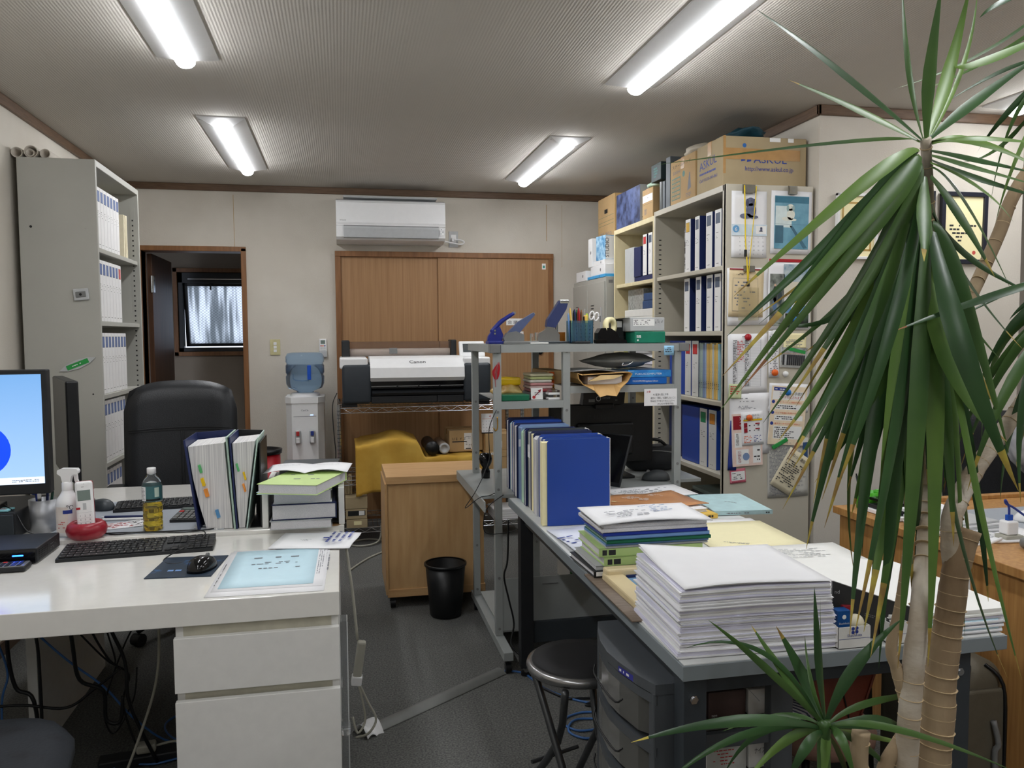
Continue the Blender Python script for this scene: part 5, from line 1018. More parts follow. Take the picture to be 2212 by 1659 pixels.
p_ = MB(); p_.box(-.07, .085, -.13, .09, .004, .040, M_paper, r=.004); p_.part('contents', t, 'white papers inside the bag')
p_ = MB(); p_.prism([(-.075, .02), (-.02, .046), (.08, .046), (.04, .03)], 'y', -.16, -.14, mat('kraft_light', (236, 206, 150), .5)); p_.part('flap', t)
leaf_sheet('clear_folder', 'clear white folder resting on top of the kraft bag', .97, 3.33, z2_+.062, .27, .26, -3, M_lgrey, fn=lambda u, v: .006*math.sin(u*5))
MB().box(.90, .98, 3.50, 3.80, z2_-.0, z2_+.06, M_card, r=.003).solo('cardboard_box', 'brown box end behind the middle rack post beside the kraft bag', 'box')
def pr_sw(txt, m2):
    def f(q, w, d, h): q.rect(-w*.48, w*.48, h*.08, h*.92, m2, F_front(0, -d/2-.0003, 0)); q.text(txt, h*.36, M_lab, F_front(-w*.34, -d/2-.0008, h*.36), fit=w*.62)
    return f
M_swb = mat('software_blue', (20, 100, 190), .35); M_swb2 = mat('software_light_blue', (60, 150, 220), .35, rgb2=(40, 120, 200), scale=30)
carton('software_box', 'blue software box lettered in white, lower of two on the right rack shelf', 1.215, 1.405, 3.35, 3.58, z2_, z2_+.030, m=M_swb, tape=False, prints=pr_sw('FUKUICOMPUTER Application Software', M_swb))
carton('software_box', 'lighter blue software box, upper of two on the right rack shelf', 1.225, 1.425, 3.35, 3.58, z2_+.0305, z2_+.062, m=M_swb2, tape=False, prints=pr_sw('FUKUICOMPUTER', M_swb2))
t = thing('grey_plastic_bag', 'grey antistatic bag with a clip lying over the software boxes', 'bag', (1.225, 3.46, z2_+.066))
M_agb = mat('antistatic_grey', (138, 138, 132), .25, .1, var=.1, scale=12, bump=.3, bscale=25)
blob(.34, .20, .075, M_agb, 11, .14, 32, 12, sq=1.5).part('bag_body', t); MB().tube([(-.02, -.11, .03), (-.03, -.115, .02), (0, -.115, .022), (.02, -.115, .035)], .003, M_chrome, n=6, res=3).part('clip', t)
t = thing('sticky_note', 'pale blue sticky note on the front edge of the rack top shelf', 'sticky note', (1.40, 3.322, 1.292)); p_ = MB(); p_.sheet(.046, .042, mat('blue_note', (150, 200, 232), .6), X=F_front(-.021, 0, -.012), t=.0008, nx=3, ny=3); p_.scrib(.034, .024, 3, M_ink, F_front(-.016, -.0014, 0), dens=.8); p_.part('note', t)
t = thing('handwritten_sign', 'white handwritten note hanging from the right rack shelf', 'paper note', (1.364, 3.322, 1.060))
p_ = MB(); p_.box(-.076, .076, -.0005, .0005, 0, .074, M_paper); p_.part('paper', t); p_ = MB(); p_.rect(-.07, .072, .002, .072, M_paper, F_front(0, -.0007, 0))
p_.text('注意', .010, M_inkr, F_front(-.066, -.0012, .058)); p_.text('PC電源を落とす時', .0105, M_ink, F_front(-.035, -.0012, .045), fit=.07); p_.text('絶対に「更新」を選択しないこと', .0105, M_ink, F_front(-.046, -.0012, .030), fit=.115); p_.text('今NASにアクセスできないエラー!', .0105, M_ink, F_front(-.048, -.0012, .0165), fit=.112); p_.text('(※CADが使用不能)', .009, M_ink, F_front(-.015, -.0012, .005), fit=.075); p_.part('handwriting', t)
# desk-height shelf: monitor from behind, laptop, bag, camera ---------------------------------------
t = thing('monitor', 'black monitor seen from behind on the rack, webcam bar clipped on top', 'monitor', (1.22, 3.66, .699), R(0))
p_ = MB(); p_.box(-.27, .245, -.0, .025, .065, .345, M_blk, r=.006); p_.box(-.14, .14, -.022, 0, .10, .255, M_blk, r=.01); p_.part('monitor_case', t); p_ = MB(); p_.box(-.03, .03, -.04, -.0, 0, .2, M_blk); p_.box(-.12, .12, -.09, .08, 0, .012, M_blk, r=.003); p_.part('monitor_stand', t)
p_ = MB(); p_.text('PHILIPS', .028, M_blk2, F_front(-.08, -.0035, .275)); p_.rect(-.09, .07, .265, .31, M_blk, F_front(0, -.003, 0)); p_.part('embossed_lettering', t)
t = thing('monitor_lamp', 'black sound bar box with regulatory marks clipped on the monitor top', 'speaker bar', (1.20, 3.655, 1.044))
MB().prism([(-.10, 0), (.105, 0), (.11, .058), (-.09, .06)], 'y', -.03, .02, M_blk).part('case', t); p_ = MB(); p_.rect(-.095, .10, .004, .055, M_blk, F_front(0, -.0306, 0)); p_.rect(-.07, -.04, .012, .026, M_grey, F_front(0, -.0312, 0)); p_.disc(.012, M_lgrey, F_front(-.022, -.0312, .028)); p_.disc(.009, M_blk, F_front(-.022, -.0316, .028)); p_.scrib(.04, .012, 2, M_grey, F_front(-.004, -.0312, .024), dens=.9); p_.text('CE', .010, M_grey, F_front(.06, -.0312, .016)); p_.part('rating_print', t)
MB().box(-.04, .05, -.045, 0, -.02, .004, M_blk, r=.004).part('clamp', t)
t = thing('laptop', 'black laptop opened towards the right behind the blue binders', 'laptop', (1.06, 3.46, .699), R(-58))
MB().box(-.05, .20, -.19, .01, .0, .014, mat('laptop_silver', (190, 192, 196), .3, .4), r=.003).part('keyboard_base', t); p_ = MB(Mx((0, .0, .014), (R(-22), 0, 0))); p_.box(-.05, .20, -.004, .004, 0, .235, M_blk2, r=.003); lo_ = p_.part('lid', t); p_ = MB(Mx((0, .0, .014), (R(-22), 0, 0))); p_.box(-.042, .192, -.0048, -.004, .018, .228, M_blkg); p_.part('screen', lo_); p_ = MB(Mx((0, 0, .014), (R(-22), 0, 0))); p_.disc(.007, M_lgrey, F_front(.04, -.0055, .010)); p_.part('maker_badge', lo_)
t = thing('black_bag', 'soft black briefcase on the rack behind the dark mouse', 'bag', (1.50, 3.785, .699), R(-6))
blob(.26, .16, .125, mat('black_nylon', (26, 28, 32), .6, bump=.3, bscale=200), 8, .07, 32, 14, sq=4).part('bag_body', t); MB().tube([(-.08, -.02, .12), (-.05, -.03, .150), (.03, -.03, .152), (.08, -.02, .115)], .008, M_blk, n=8, res=4).part('handle', t); MB().tube([(-.12, -.075, .09), (0, -.085, .105), (.12, -.075, .09)], .003, M_grey, n=5, res=4).part('zip', t)
MB().box(1.462, 1.64, 3.50, 3.95, .682, .698, M_rack, r=.001, seg=1).solo('side_shelf_board', 'grey board extending the rack shelf under the black bag', 'shelf board')
t = thing('webcam', 'small black camera with a round head on the rack shelf behind the post', 'camera', (.66, 3.75, .699)); MB().lathe([(0, 0), (.02, 0), (.022, .03), (.015, .05), (.028, .07), (.032, .09), (.026, .115), (0, .12)], (0, 0, 0), M_blkg, n=24).part('camera_body', t)
cable('black_cable', 'thin black wire hanging from the rack shelf past the left posts', [(.632, 3.318, 1.06), (.60, 3.316, .98), (.60, 3.316, .86), (.575, 3.3, .80), (.565, 3.29, .78), (.53, 3.28, .72), (.49, 3.28, .66), (.55, 3.28, .70), (.60, 3.3, .705), (.66, 3.4, .705)], .0018, M_blk)
cable('black_cable', 'thin black wire looping below desk height in front of the left posts', [(.66, 3.318, .70), (.60, 3.315, .66), (.575, 3.312, .61), (.58, 3.31, .545), (.66, 3.305, .54), (.72, 3.30, .56), (.75, 3.30, .62)], .0018, M_blk)
cable('black_cable', 'black cable hanging beside the black desk leg', [(.655, 3.20, .62), (.655, 3.22, .45), (.64, 3.22, .38), (.66, 3.22, .28), (.68, 3.22, .18), (.665, 3.2, .10), (.71, 3.16, .05)], .004, M_blk)
for i, (x, z) in enumerate(((1.0, .11), (1.16, .11), (1.0, .225))): carton('tissue_box', ('left lower', 'right', 'upper left')[i]+' white and green box on the bottom rack shelf', x, x+.13, 3.50, 3.72, z, z+.105, m=M_white, tape=False, prints=lambda q, w, d, h: (q.rect(-w*.48, w*.48, h*.45, h*.95, mat('leaf_green', (50, 120, 50), .5), F_front(0, -d/2-.0005, 0)), q.scrib(w*.5, h*.3, 3, M_ink, F_front(-w*.3, -d/2-.0006, h*.08))))
MB().box(.66, .70, 3.36, 3.42, .1055, .14, M_clear, r=.005).solo('clear_packet', 'small clear packet on the bottom rack shelf by the left post', 'packet')
# ================================================================ grey work desk on the right
ZD = .69
M_edge = mat('grey_desk_edge', (126, 134, 138), .45, var=.03, scale=6); M_top = mat('desk_top_white', (214, 216, 214), .35, var=.02)
gd = thing('grey_work_desk', 'grey edged work desk covered in papers on the right', 'desk', (1.07, 2.4, 0))
G = lambda b, n, l=None: b.part(n, gd, l, world=True)
p_ = MB(); p_.box(.676, 1.458, 1.52, 3.30, ZD-.034, ZD-.002, M_edge, r=.001, seg=1); p_.box(.680, 1.454, 1.524, 3.296, ZD-.002, ZD, M_top); G(p_, 'desk_top')
for (x, y, n_) in ((.684, 1.535, 0), (.684, 3.10, 0), (1.325, 1.535, 0), (1.36, 3.10, 0)):
    p_ = MB(); p_.box(x, x+.052, y, y+.05, .035, ZD-.034, M_dk if y < 2 else M_blk2, r=.002); p_.cyl((x+.026, y+.025, 0), (x+.026, y+.025, .035), .008, M_grey, n=10); p_.cyl((x+.026, y+.025, 0), (x+.026, y+.025, .012), .022, M_blk, n=14)
    lg = G(p_, 'leg')
    if y < 2: p_ = MB(); p_.cyl((x+.022, y-.004, .61), (x+.022, y, .61), .010, M_chrome, n=6); p_.cyl((x+.022, y-.0075, .61), (x+.022, y-.004, .61), .0065, M_chrome, n=14); p_.part('bolt', lg, world=True)
for b in ((.736, 1.325, 1.55, 1.57, ZD-.075, ZD-.034), (.736, 1.36, 3.12, 3.14, .13, .215), (.70, .72, 1.585, 3.10, ZD-.07, ZD-.034)): p_ = MB(); p_.box(*b, M_dk, r=.002); G(p_, 'frame_rail')
zs = ZD+.0012
# row of upright binders -----------------------------------------------------------------------------
M_edgew = mat('pocket_white', (224, 226, 230), .4, var=.01); M_bk_lb = mat('steel_blue_cover', (128, 152, 190), .4, var=.03); M_dkg = mat('slate_cover', (60, 66, 70), .45)
row = [(.040, M_blue, M_cream, .29, 'front cobalt blue binder facing us, white edge on its right'), (.046, M_blue, M_lgrey, .285, 'second binder in the standing row, blue with grey pages'), (.050, M_blue, M_edgew, .29, 'third binder in the standing row, blue with white pages'),
       (.048, M_edgew, M_edgew, .285, 'fourth folder in the standing row, translucent white'), (.050, M_navy, M_cream, .29, 'fifth binder in the standing row, navy with cream pages'), (.055, M_dkg, M_lgrey, .295, 'sixth binder in the standing row, slate grey with a small tag'),
       (.030, M_navy, M_edgew, .29, 'seventh binder in the standing row, thin and navy'), (.045, M_mint, M_mint, .28, 'eighth folder in the standing row, mint green'), (.060, M_bk_lb, M_bk_lb, .285, 'ninth folder in the standing row, steel blue'),
       (.050, M_navy, M_edgew, .295, 'tenth binder in the standing row, navy with white pages'), (.045, M_blue, M_edgew, .29, 'eleventh binder in the standing row, dark blue'), (.045, M_sky, M_edgew, .285, 'twelfth folder in the standing row, pale blue'), (.040, M_navy, M_edgew, .29, 'rearmost navy binder in the standing row')]
y = 2.765
rnd = random.Random(4)
for i, (t_, cv, pg, w_, lab) in enumerate(row):
    w_ = w_-.03 if y < 3.1 else w_-.055
    t = thing('standing_binder', lab, 'binder', (.709+.003*(i % 3), y, zs if y+t_ < 3.33 else .6995), R(rnd.uniform(-1.2, 1.2) if i else -2), 'binders standing in a row on the grey desk')
    h = .31-(.012 if i % 4 == 3 else 0)
    p_ = MB(); p_.prism([(0, .0), (w_-.03, 0), (w_-.03, h), (.01, h), (0, h-.01)], 'y', 0, .003, cv); p_.part('front_cover', t)
    p_ = MB(); p_.prism([(0, .0), (w_-.03, 0), (w_-.03, h), (.01, h), (0, h-.01)], 'y', t_-.003, t_, cv); p_.part('rear_cover', t)
    p_ = MB(); p_.box(w_-.032, w_-.028, 0, t_, 0, h, M_bspine if i in (0, 2, 5) else cv, r=.001, seg=1); p_.part('spine', t)
    p_ = MB(); p_.box(-.018 if i == 0 else .002, w_-.034, .0045, t_-.0045, .001, h-.010, pg if pg not in (M_edgew,) else M_pagev, r=.0008, seg=1); p_.part('pages', t)
    if i in (1, 5, 8): p_ = MB(); p_.box(-.006, .012, t_*.4, t_*.4+.001, h*.72, h*.72+.03, (mat('tab_green', (90, 180, 110), .5) if i == 1 else M_paper)); p_.part('index_tab', t)
    if i == 5: p_ = MB(); p_.box(-.001, -.0002, .006, t_-.006, .20, .25, M_paper, r=.0003, seg=1); p_.part('label_tag', t)
    y += t_+.010
# loose papers left of the stack
leaf_sheet('blueprint_sheets', 'white drawings with blue pencil marks on the desk edge before the blue binder', .705, 2.24, zs, .26, .46, 2, mat('pale_blue_white_paper', (226, 230, 242), .6, var=.01), ((.02, .22, .10, .10, 4, M_inkb, 20), (.12, .30, .08, .06, 3, M_inkr, 0)), fn=lambda u, v: .005*math.sin(u*5+v*4)+.005, t=.003)
# stack of files, bottom to top ----------------------------------------------------------------------
M_gfile = mat('sage_green_file', (178, 204, 132), .6, var=.02)
def num(txt): 
    def f(q, w, d, h): q.rect(-w*.49, w*.49, .001, h-.001, M_gfile, F_front(0, -d/2-.0003, 0)); q.text(txt, .014, M_ink, F_front(w*.12, -d/2-.0008, h*.3)); q.scrib(.040, h*.8, 1, M_ink, F_front(-w*.47, -d/2-.0008, h*.1), dens=.9, th=.8)
    return f
z = zs+.0065
lying('black_ring_file', 'black and white ring file at the very bottom of the file stack', .672, .985, 2.125, 2.345, z, z+.016, M_blk2, rz=2, spine='-y', pr=lambda q, w, d, h: q.rect(-w*.48, -w*.2, .003, .015, M_lab, F_front(0, -d/2-.0006, 0)))
lying('clear_grey_file', 'translucent grey file under the two light green ones', .685, .99, 2.13, 2.345, z+.0165, z+.028, M_lgrey, spine='-y', pr=lambda q, w, d, h: q.rect(w*.28, w*.46, .002, .010, M_dkg, F_front(0, -d/2-.0006, 0)))
lying('light_green_file', 'light green file marked (2901), lower of the pair', .705, 1.015, 2.125, 2.345, z+.0285, z+.052, M_gfile, spine='-y', pr=num('(2901) |'), rz=1)
lying('light_green_file', 'light green file marked (2896), upper of the pair', .697, 1.005, 2.13, 2.35, z+.0525, z+.076, M_gfile, spine='-y', pr=num('(2896) |'), rz=-1)
z2 = z+.0765
lying('clear_folder', 'clear folder on top of the upper light green file', .715, 1.02, 2.13, 2.34, z2, z2+.005, M_lgrey, pages=None, spine='-y')
lying('light_blue_folder', 'light blue folder below the dark green one in the stack', .715, 1.025, 2.135, 2.345, z2+.0055, z2+.0115, M_lblue, pages=None, spine='-y')
lying('dark_green_folder', 'dark green folder between two blue ones in the stack', .717, 1.03, 2.13, 2.345, z2+.012, z2+.0215, M_green, spine='-y')
lying('light_blue_folder', 'light blue folder directly under the cobalt one', .717, 1.028, 2.135, 2.345, z2+.022, z2+.0325, M_lblue, spine='-y')
lying('cobalt_folder', 'cobalt blue folder near the top of the file stack', .708, 1.022, 2.135, 2.345, z2+.033, z2+.0435, mat('cobalt_plastic', (20, 50, 160), .35), spine='-y')
for i, (c_, lb) in enumerate(((M_pagev, 'pink-edged magazine lying on the cobalt folder'), (M_page, 'white catalogue under the top prints of the file stack'))):
    zz = z2+.044+i*.0115; MB().box(.702+.006*i, 1.018, 2.13, 2.36, zz, zz+.011, M_page, r=.002, seg=1).solo('magazine', lb, 'magazine')
leaf_sheet('printed_sheets', 'curled printed sheets with blue sketches on top of the file stack', .690, 2.12, z2+.0675, .335, .235, -2, M_paper, ((.06, .04, .16, .08, 5, M_inkg, 10), (.2, .10, .10, .09, 6, M_bk_lb, 20)), fn=lambda u, v: .012*math.sin(u*PI)*(1-v)*.8, t=.004, nx=12)
# paper cutter on a board
leaf_sheet('cutting_board', 'thin brown wood-grain board sticking out under the paper cutter', .662, 1.78, zs, .30, .385, 0, wood('grey_brown_board', (140, 124, 108), (118, 102, 88), (2, 14, 1)), t=.005, nx=1, ny=1, cat='board')
t = thing('paper_cutter', 'beige paper trimmer with a blue mat between file stack and paper pile', 'paper cutter', (.80, 1.96, zs+.0055))
M_beige = mat('beige_plastic', (218, 200, 158), .4, var=.02)
p_ = MB(); p_.box(-.108, -.055, -.118, .14, 0, .022, M_beige, r=.005, seg=2); p_.box(-.10, .12, -.118, .13, 0, .010, M_beige, r=.003); p_.part('base', t); MB().box(-.055, .11, -.114, .10, .010, .0125, mat('blue_cutting_mat', (110, 150, 184), .5)).part('blue_mat', t)
p_ = MB(); p_.box(-.105, .12, .105, .145, .010, .036, M_beige, r=.006, seg=2); p_.part('guide_bar', t); MB().box(-.05, .11, .099, .105, .012, .020, M_navy).part('ruler_strip', t)
# big pile of paper -----------------------------------------------------------------------------------
b = MB(); rnd = random.Random(9); zt_ = zs; k = 0; M_pl = mat('paper_lilac_edge', (224, 223, 240), .7, var=.02)
t = thing('paper_pile', 'tall pile of white printing paper at the front left corner of the grey desk', 'paper pile', (.855, 1.68, zs))
base = MB(); mid = MB()
while zt_ < .838:
    h = rnd.uniform(.0012, .0034); ox, oy = rnd.uniform(-.0025, .0025), rnd.uniform(-.0025, .0025); f = (zt_-zs)/.16; a = R(rnd.uniform(-.5, .5)-2.5)
    q_ = rnd.random(); ox, oy = (ox+rnd.uniform(-.007, .007), oy+rnd.uniform(-.006, .004)) if q_ < .14 else (ox, oy)
    X = Mx((.863+ox+.004*math.sin(f*6), 1.69+oy, zt_), (0, 0, a))
    sag = .010*f
    m = M_paper if rnd.random() < .62 else M_pl
    w_, d_ = .180-.012*f, .146; n = 8; vs = []
    for (dz) in (0, h):
        ring = [(-w_, -d_), (-w_*.5, -d_), (0, -d_), (w_*.5, -d_), (w_, -d_), (w_, 0), (w_, d_), (0, d_), (-w_, d_), (-w_, d_*.3), (-w_, -d_*.4)]
        vs += [(x, yy, dz+.006*f*(x/w_)**2*0-.004*f*max(0, -yy/d_)*abs(x/w_)) for x, yy in ring]
    N = 11; b.add(vs, [(i, (i+1) % N, N+(i+1) % N, N+i) for i in range(N)]+[tuple(range(N-1, -1, -1)), tuple(range(N, 2*N))], m, X=X)
    zt_ += h*1.02+.0001
b.part('sheets', t, world=True)
def topfn(u, v): return .030*max(0, v-.35)**1.3*max(0, 1-u*2.0)+.004*math.sin(u*4)*(1-v)-.012*max(0, .18-u)*max(0, .35-v)*10*.3
p_ = MB(); p_.sheet(.336, .300, M_paper, fn=topfn, X=Mx((.690, 1.548, .842), (0, 0, R(-2.5))), nx=16, ny=14, t=.0008); p_.sheet(.334, .298, M_paper, fn=lambda u, v: topfn(u, v)*.7, X=Mx((.692, 1.55, .840), (0, 0, R(-2.0))), nx=12, ny=12, t=.0008); p_.part('top_sheets', t, 'curling top sheets', world=True)
# things at the back of the desk ---------------------------------------------------------------------
lying('yellow_folder', 'yellow document folder under the brown brochure', 1.06, 1.345, 2.735, 3.06, zs, zs+.016, M_yel, spine='-y', rz=3, pr=lambda q, w, d, h: q.scrib(.03, .010, 1, M_ink, F_front(w*.36, -d/2-.0006, .003), dens=.9, th=.8))
lying('grey_clear_file', 'clear file full of papers under the brown brochure', 1.0, 1.31, 2.76, 3.10, zs+.017, zs+.030, M_paper, rz=8)
def brochure(u, v): return .003*math.sin(u*9+v*5)
leaf_sheet('brown_brochure', 'brown brochure with white print inside a clear sleeve', 1.005, 2.775, zs+.034, .36, .27, 9, mat('terracotta_print', (208, 152, 106), .3, rgb2=(196, 138, 92), scale=5), ((.02, .16, .12, .03, 1, M_cream, -60), (.09, .20, .14, .05, 3, M_lab, -50), (.22, .22, .06, .04, 3, M_lab, -50)), fn=brochure, t=.003, nx=10, ny=8)
leaf_sheet('printed_pages', 'white printed pages fanned behind the brown brochure beside the mouse', 1.10, 3.04, zs+.02, .34, .20, 8, M_paper, ((.03, .06, .28, .10, 6, M_inkg, 0),), fn=lambda u, v: .006*v)
t = lying('pale_blue_file', 'pale blue flat file overhanging the right edge of the grey desk', 1.375, 1.60, 2.765, 3.09, zs+.001, zs+.016, mat('pale_aqua_card', (188, 220, 224), .6), spine='-y', rz=-6, pr=lambda q, w, d, h: (q.scrib(.08, .012, 1, M_inkg, F_up(-.02, .02, h+.0004, R(-50)), dens=.7), q.scrib(.10, .008, 1, M_inkg, F_front(-w*.3, -d/2-.0006, .003), dens=.8), q.scrib(.02, .010, 1, M_ink, F_front(w*.38, -d/2-.0006, .002), dens=.9)))
leaf_sheet('cream_sheet', 'large pale yellow sheet lying behind the white paper pile', 1.14, 2.34, zs+.0015, .32, .34, -3, mat('pale_yellow_paper', (248, 240, 196), .6, var=.01), ((.06, .06, .10, .02, 2, M_inkg, -25),))
leaf_sheet('drawing_sheet', 'white sheet partly under the pale yellow one at the desk edge', 1.16, 2.52, zs+.0004, .29, .22, -5, M_paper)
M_rpap = mat('soft_white_paper', (240, 240, 236), .6, var=.01)
leaf_sheet('drawing_sheet', 'floor plan drawing spread on the desk behind the right paper pile', 1.10, 1.98, zs+.001, .40, .33, -4, M_rpap, ((.16, .18, .18, .10, 7, M_lgrey, 0), (.05, .05, .2, .06, 4, M_lgrey, 0)), fn=lambda u, v: .006+.006*u, t=.002)
t = thing('paper_pile', 'spreading pile of large drawings at the right front of the grey desk', 'paper pile', (1.32, 1.75, zs))
b = MB(); zt_ = zs; k = 0; rnd = random.Random(21)
cols = [M_paper]*3+[M_sky, M_bk_lb, M_paper, M_blue, M_lgrey, M_paper, M_sky, M_paper, M_pl, M_paper, M_paper, M_rpap]
while zt_ < .745:
    h = rnd.uniform(.002, .0042); X = Mx((1.31+rnd.uniform(-.006, .006), 1.80+rnd.uniform(-.005, .005), zt_), (0, 0, R(3+rnd.uniform(-1, 1)))); m = cols[k % len(cols)] if zt_ < .725 else M_rpap; k += 1
    ring = [(-.145, -.24), (.0, -.262), (.10, -.268), (.135, -.27), (.16, -.24), (.175, .0), (.165, .12), (.03, .20), (-.145, .19)]
    N = len(ring); b.add([(x, yy, dz) for dz in (0, h) for x, yy in ring], [(i, (i+1) % N, N+(i+1) % N, N+i) for i in range(N)]+[tuple(range(N-1, -1, -1)), tuple(range(N, 2*N))], m, X=X); zt_ += h*1.03
b.part('sheets', t, world=True)
t = thing('black_folder', 'dark grey folder standing between the stamp box and the right paper pile', 'folder', (1.150, 1.57, zs), R(28))
t.rotation_euler = (0, 0, R(-16)); p_ = MB(); p_.prism([(-.09, 0), (.095, 0), (.095, .060), (.085, .07), (-.09, .128)], 'y', -.004, .004, mat('charcoal_folder', (52, 52, 52), .35)); p_.part('cover', t); p_ = MB(); p_.text('nd', .012, M_lgrey, F_front(-.085, -.0046, .100)); p_.scrib(.09, .008, 2, M_grey, F_front(-.02, -.0046, .05) @ Matrix.Rotation(R(-15), 4, 'Z'), dens=.8); p_.rect(-.088, .09, .03, .06, mat('charcoal_folder', (52, 52, 52), .35), F_front(0, -.0043, 0)); p_.part('cover_print', t)
def tray(label, x0, x1, y0, y1, h, txt=True):
    t = thing('stamp_box_tray', label, 'cardboard tray', ((x0+x1)/2, (y0+y1)/2, zs)); w, d = (x1-x0)/2, (y1-y0)/2; p_ = MB()
    for q in ((-w, w, -d, -d+.002), (-w, w, d-.002, d), (-w, -w+.002, -d, d), (w-.002, w, -d, d)): p_.box(*q, 0, h, M_white)
    p_.box(-w, w, -d, d, 0, .002, M_white); p_.part('tray_walls', t)
    q_ = MB(); q_.rect(-w, w, .001, h-.001, M_white, F_front(0, -d-.0002, 0)); q_.rect(-w+.001, w-.001, h*.44, h*.46, M_inkb, F_front(0, -d-.0006, 0))
    if txt:
        q_.text('Shachihata', .0085, M_inkb, F_front(0, -d-.0008, h*.55), center=True)
        for k in range(4): q_.disc(.004, M_inkb, F_front((-.004, .005, -.004, .005)[k], -d-.0008, h*.74+(0, .001, .008, .009)[k]), n=10)
    q_.part('brand_print', t); return t
tray('white Shachihata stamp box tray beside the paper pile', 1.035, 1.112, 1.525, 1.60, .047)
tray('second white cardboard tray right of the dark folder', 1.160, 1.205, 1.525, 1.56, .047, False)
t = thing('stamp_ink_box', 'small blue Shachihata ink box standing in the white tray', 'box', (1.060, 1.555, zs+.003)); MB().box(-.015, .015, -.012, .012, 0, .074, mat('ink_box_blue', (10, 80, 150), .4), r=.001, seg=1).part('box_body', t); q_ = MB(); q_.rect(-.0145, .0145, .002, .072, mat('ink_box_blue', (10, 80, 150), .4), F_front(0, -.0122, 0)); q_.rect(-.008, .010, .004, .034, M_lab, F_front(0, -.0126, 0)); q_.text('Shachihata', .006, M_lab, F_front(0, -.0126, .044), center=True); q_.disc(.005, M_lab, F_front(0, -.0126, .060), n=10); q_.part('label_print', t)
MB().box(1.080, 1.10, 1.575, 1.595, zs+.003, zs+.075, M_crim, r=.001, seg=1).solo('ink_box', 'maroon ink box behind the cream ball', 'box')
b = MB(); b.lathe([(.0175*math.sin(PI*k/14), -.0175*math.cos(PI*k/14)) for k in range(15)], (1.092, 1.548, zs+.048), mat('cream_ball', (232, 224, 196), .35), n=28); b.solo('cream_ball', 'cream coloured ball resting in the white stamp tray', 'ball')
MB().cyl((1.092, 1.548, zs+.003), (1.092, 1.548, zs+.031), .012, M_lgrey, n=14).solo('ball_stand', 'small grey cup under the cream ball in the tray', 'cup')

# ================================================================ plastic drawer chests under the desk
M_cpl = mat('charcoal_plastic', (76, 80, 84), .4, var=.06, scale=6); M_cdr = mat('smoked_drawer', (120, 120, 116), .25, trans=.55, var=0, ior=1.1)
t = thing('plastic_drawer_chest', 'dark grey plastic chest with translucent drawers beside the grey desk', 'drawer chest', (.78, 1.80, 0))
p_ = MB(); arc = [(.648, 1.60), (.628, 1.66), (.612, 1.74), (.606, 1.80), (.612, 1.87), (.628, 1.94), (.648, 2.0)]
p_.prism(arc+[(.975, 2.0), (.975, 1.60)], 'z', .595, .618, M_cpl); p_.part('top_cover', t, world=True); 
for (x, y) in ((.645, 1.602), (.645, 1.968), (.675, 1.602), (.922, 1.602), (.922, 1.968)): 
    if x == .675: continue
    MB().box(x, x+.055, y, y+.03, 0, .597, M_cpl, r=.003).part('corner_post', t, world=True)
for k, (z0, z1) in enumerate(((.492, .592), (.377, .477), (.262, .362), (.147, .247), (.032, .132))):
    p_ = MB(); p_.prism([(x+.002, y_) for x, y_ in arc]+[(.66, 1.995), (.66, 1.605)], 'z', z1-.02, z1, M_cpl); dr = p_.part('drawer_rim', t, world=True)
    p_ = MB(); p_.prism([(x+.004, min(max(y_, 1.635), 1.965)) for x, y_ in arc]+[(.672, 1.965), (.672, 1.635)], 'z', z0, z1-.02, M_cdr); p_.part('drawer_front', dr, 'translucent drawer front', world=True)
    p_ = MB(); p_.box(.664, .965, 1.95, 1.96, z0, z1-.03, M_cdr); p_.box(.664, .965, 1.625, 1.95, z0, z0+.003, M_cdr); p_.box(.664, .965, 1.622, 1.626, z0, z0+.012, M_cdr); p_.part('drawer_box', dr, world=True)
    p_ = MB(); p_.tube([(.609, 1.70, z1-.045), (.600, 1.72, z1-.060), (.598, 1.80, z1-.064), (.600, 1.88, z1-.060), (.609, 1.90, z1-.045)], .0025, M_blk, n=6, res=3); p_.part('drawer_pull', dr, world=True)
for b_ in [(.70, .922, 1.606, 1.62, z_, z_+.033) for z_ in (.458, .343, .228, .113)]: MB().box(*b_, M_cpl).part('side_rail', t, world=True)
p_ = MB(); X = Matrix(((.22, 0, -.975, .6135), (-.975, 0, -.22, 1.735), (0, 1, 0, .596), (0, 0, 0, 1))); p_.add([(0, 0, .002), (.075, 0, .002), (.075, .014, .002), (0, .014, .002)], [(0, 1, 2, 3)], mat('purple_blue_tape', (50, 50, 150), .4), X=X); p_.scrib(.065, .009, 1, M_lab, X @ Mx((.005, .0025, .0022)), dens=.8, th=.6); p_.part('label_tape', t, 'blue embossed label tape', world=True)
for i, (x, y, z, w_, m, nm) in enumerate(((.72, 1.72, .496, .06, M_paper, 'white papers seen through the top drawer front'), (.74, 1.82, .496, .05, M_card, 'brown carton piece seen inside the top drawer'), (.72, 1.78, .381, .05, M_orange, 'orange packet seen inside the second drawer'), (.72, 1.88, .381, .04, M_lgrey, 'grey part inside the second drawer'), (.72, 1.80, .266, .07, M_card2, 'pale brown packet inside the third drawer'))):
    MB().box(x-.02, x+.04, y-w_/2, y+w_/2, z, z+.07, m, r=.004).solo('drawer_content', nm, 'packet')

